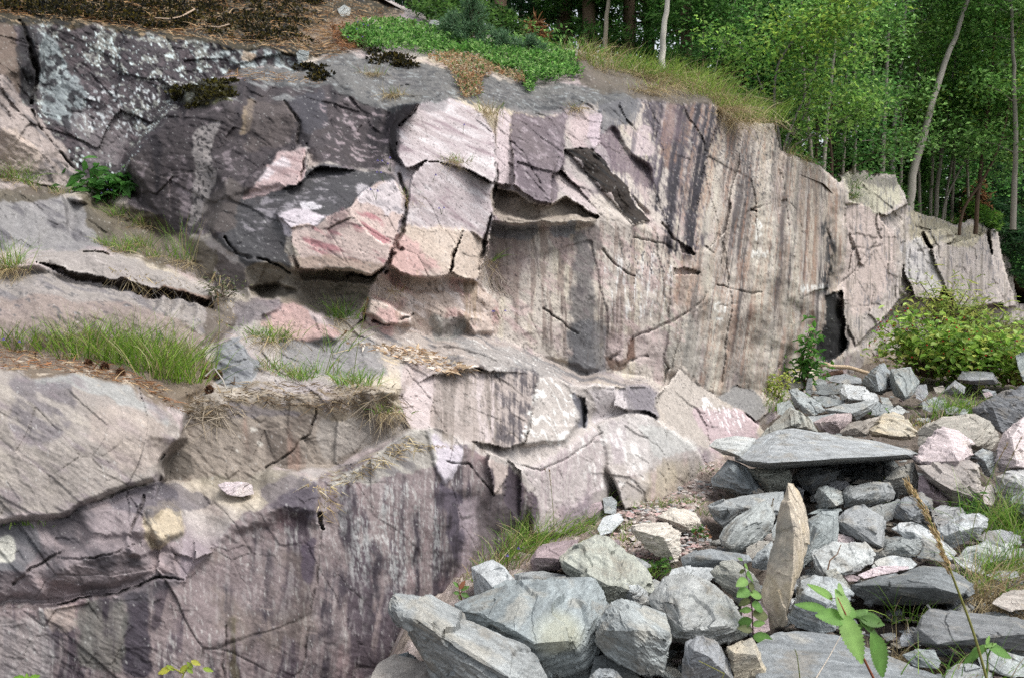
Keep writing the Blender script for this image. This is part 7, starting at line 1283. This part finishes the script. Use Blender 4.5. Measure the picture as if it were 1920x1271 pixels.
for k, (x0, y0, x1, y1, d, lab) in enumerate([(1580,300,1590,20,13.6,'slim pale stem above the notch, left of the thin straight trunk'),(1635,310,1640,10,14.6,'slim pale stem between the thin straight trunk and the twin trunks'),(1645,310,1660,60,14.9,'slightly leaning slim stem beside the twin trunks'),(1690,320,1675,30,15.0,'slim stem leaning left across the twin trunks'),(1725,370,1722,60,15.6,'slim stem just right of the leaning aspen foot'),(1745,375,1760,80,16.2,'slim pale stem crossing behind the leaning aspen'),(1785,385,1795,60,16.6,'slim stem between the slanting stems'),(1815,395,1822,40,16.8,'slim stem left of the leafy tree near the right border'),(1522,290,1500,60,11.6,'slim stem leaning left behind the willow'),(1545,300,1570,40,12.2,'slim stem leaning right behind the willow')]):
    broadleaf([(x0, y0), (x0 * .7 + x1 * .3 + fr.uniform(-5, 5), y0 * .7 + y1 * .3), (x0 * .35 + x1 * .65, y0 * .35 + y1 * .65), (x1, y1)], d, .034, 1.6, lin(176,168,156) if k % 2 else lin(140,132,122), lab, [BR1, BR2][k % 2], 7, .35, .075, 60, .45, spread=.8, group='slim stems on the cliff top')
for k, (x, d) in enumerate([(1385,13.5),(1490,14.5),(1580,17),(1690,19),(1790,20),(1860,19),(1925,19),(1280,14),(1360,18)]):
    lab = ['green sapling behind the highest crest grass','green sapling right behind the willow stems','mid green tree deep behind the bushy young one','mid green tree deep behind the twin trunks','dark leafed tree deep behind the thin slanting stems','leafy tree deep in the wood near the right border','leafy tree at the right border, deepest in the wood','young tree between the white birch and the slender sapling','leafy tree deep in the wood above the crest corner'][k]
    X_ = (x - 960) / F * d; z0 = float(floor_z(X_, d)); y0 = 545 - (z0 - 1.6) / d * F
    broadleaf([(x, y0), (x + fr.uniform(-15, 15), y0 - 150), (x + fr.uniform(-25, 25), y0 - 330)], d, .045, 2.5, BB_, lab, [BR3, BR3, BR1][k % 3], 22, .7, .1, 110, .08, spread=1.6, group='broadleaved trees deep in the wood')
def conifer(x, d, H, w, label, pal, bark=BB_, name='spruce', bare=.1, dens=1.0, group='conifers of the wood'):
    X_ = (x - 960) / F * d; Yw = d; z0 = float(floor_z(X_, Yw)); org = np.array([X_, Yw, z0 - .1]); e = empty(name, org); tag(e, label, 'conifer', group); T = Bag(); B = Bag()
    V, Q = tube([(0, 0, 0), (fr.normal() * .05, 0, H * .5), (0, 0, H)], [.012 * H + .02, .008 * H + .012, .01], 8); T.add(V, Q, np.array(bark) * (1 + .4 * fbm(V[:, 0] * 8, V[:, 1] * 8, V[:, 2] * 3, 341, 3)[:, None]))
    zz = bare * H
    while zz < H * .98:
        for _ in range(5):
            a = fr.uniform(0, 6.283); ln = w * (1 - .85 * (zz / H)) * fr.uniform(.6, 1.1); a0 = np.array([0, 0, zz + fr.normal() * .08]); b0 = a0 + np.array([math.cos(a) * ln, math.sin(a) * ln, ln * fr.uniform(-.25, .25)])
            V, Q = tube([a0, (a0 + b0) / 2 + (0, 0, -.03), b0], [.012, .008, .003], 4); T.add(V, Q, np.array(bark) * .7)
            spray(B, a0, b0, int(46 * dens * max(ln, .3)), .17, pal, .028)
            for s_i in (.45, .7, .9):
                p_ = a0 + (b0 - a0) * s_i; sd = np.array([-math.sin(a), math.cos(a), -.1]) * ln * .35 * (1.1 - s_i)
                spray(B, p_, p_ + sd, int(16 * dens), .15, pal, .026); spray(B, p_, p_ - sd, int(16 * dens), .15, pal, .026)
        zz += H * .045 + .06
    link('trunk', T.mesh('trunk', smooth=True), M_BARK, parent=e); link('crown', B.mesh('crown'), M_LEAF, parent=e)
DK = [lin(58,98,60), lin(74,116,68), lin(48,80,52)]; PN = [lin(104,154,78), lin(84,130,68), lin(126,170,90)]; OR = [lin(166,122,86), lin(140,104,74), lin(176,138,100)]
for x, d, H, w, lab, pal, nm, bare in [(770,14,8,1.6,'dark spruce at the top left of the wood behind the mossy slope',DK,'spruce',.05),(850,13.5,8,1.5,'dark spruce behind the upright juniper',DK,'spruce',.08),(935,12.6,7,1.1,'pine with a thin straight trunk above the green mat',PN,'pine',.3),(1000,15,9,1.6,'dark spruce behind the brown dead twig',DK,'spruce',.05),(1060,13.8,8,1.4,'green pine left of the straw dome',PN,'pine',.12),(1105,13.2,8,1.2,'pine with dark bark behind the straw dome',PN,'pine',.25),(1172,13.6,8,1.3,'dark barked pine left of the white birch',PN,'pine',.2),(1210,15.5,9,1.7,'dark spruce just left behind the white birch',DK,'spruce',.04),(1285,12.4,7,1.3,'bright green pine right of the white birch',PN,'pine',.05),(1345,14.5,9,1.7,'dark spruce above the corner of the crest',DK,'spruce',.04),(1452,15.5,9,1.5,'pine with a brown straight trunk behind the willow',PN,'pine',.3),(1400,17,10,1.9,'tall spruce behind the willow',DK,'spruce',.03),(1560,19,11,2.0,'tall dark spruce behind the bushy young tree',DK,'spruce',.03),(1650,21,11,2.2,'tall dark spruce behind the twin trunks',DK,'spruce',.03),(1745,20.5,10,2.1,'tall dark spruce behind the leaning aspen',DK,'spruce',.03),(1840,20,9,2.1,'dark spruce behind the orange dead twigs',DK,'spruce',.02),(1893,19.6,8,1.9,'dark spruce at the right border above the end of the cliff',DK,'spruce',.02),(1940,20.5,9,2.2,'dark spruce cut by the right border',DK,'spruce',.02),(690,15,8,1.6,'dark spruce above the stones on the brown slope',DK,'spruce',.05),(1700,17.5,2.2,1.1,'low bushy spruce at the foot of the leaning aspen',PN,'spruce',.02),(1610,15,1.2,.9,'small green spruce beside the thin straight trunk',PN,'spruce',.02),(1850,18.3,1.9,1.2,'low dark spruce at the end of the cliff top',DK,'spruce',.02)]:
    conifer(x, d, H, w, lab, pal, name=nm, bare=bare, bark=lin(120,100,84) if nm == 'pine' else BB_)
conifer(1003, 11.6, .75, .32, 'little dead spruce with orange needles above the green mat', OR, name='dead_sapling', dens=.8, group='dead saplings'); conifer(1822, 17.8, 1.3, .6, 'dead orange sapling at the dark edge of the wood on the right', OR, name='dead_sapling', dens=.35, bare=.5, group='dead saplings')
# undergrowth along the edge of the wood: one uncountable mass
U = Bag()
for k in range(420):
    x = fr.uniform(760, 1930); dmin = float(np.interp(x, [760, 1080, 1345, 1450, 1590, 1690, 1850, 1930], [11, 10.2, 10.3, 10.6, 13.2, 15, 18, 19.4])); d = dmin + fr.uniform(.1, 2.5); X_ = (x - 960) / F * d; z0 = float(floor_z(X_, d))
    clump(U, np.array([X_, d, z0 + fr.uniform(.05, .35)]), np.array([.35, .3, .28]), 60, .075, [BR3, PN, BR1][k % 3], .5, .3)
tag(link('undergrowth', U.mesh('undergrowth'), M_LEAF), kind='stuff')
gb = Bag(); n = 3200; x = fr.uniform(1040, 1900, n); d = np.interp(x, [1040, 1345, 1450, 1590, 1690, 1850, 1900], [9.9, 9.9, 10.2, 12.8, 14.5, 17.5, 19]) + fr.uniform(0, 1.4, n); X_ = (x - 960) / F * d; b = np.stack([X_, d, floor_z(X_, d)], 1)
gb.add(*blades(b, np.stack([fr.normal(size=n) * .3, fr.normal(size=n) * .3, np.ones(n)], 1), fr.uniform(.15, .5, n), np.full(n, .008), pick([lin(128,158,62), lin(104,140,54), lin(170,160,110)], n), .5))
tag(link('wood_edge_grass', gb.mesh('wood_edge_grass'), M_GRASS), kind='stuff')
# far wood, one mass
W_ = Bag()
for k in range(1500):
    d = fr.uniform(22, 42); X_ = fr.uniform(-.35, .75) * d; z = fr.uniform(2, 1.6 + d * .5)
    clump(W_, np.array([X_, d, z]), np.array([1.0, .8, .8]), 46, .32, [DK, BR3, DK, PN][k % 4], .5)
for k in range(60):
    d = fr.uniform(20, 34); X_ = fr.uniform(-.3, .7) * d; V, Q = tube([(X_, d, 1), (X_ + fr.normal() * .2, d, 8), (X_ + fr.normal() * .4, d, 16)], [.13, .1, .05], 6); W_.add(V, Q, BB_ * fr.uniform(.6, 1.4))
tag(link('far_wood', W_.mesh('far_wood'), M_LEAF), kind='stuff')
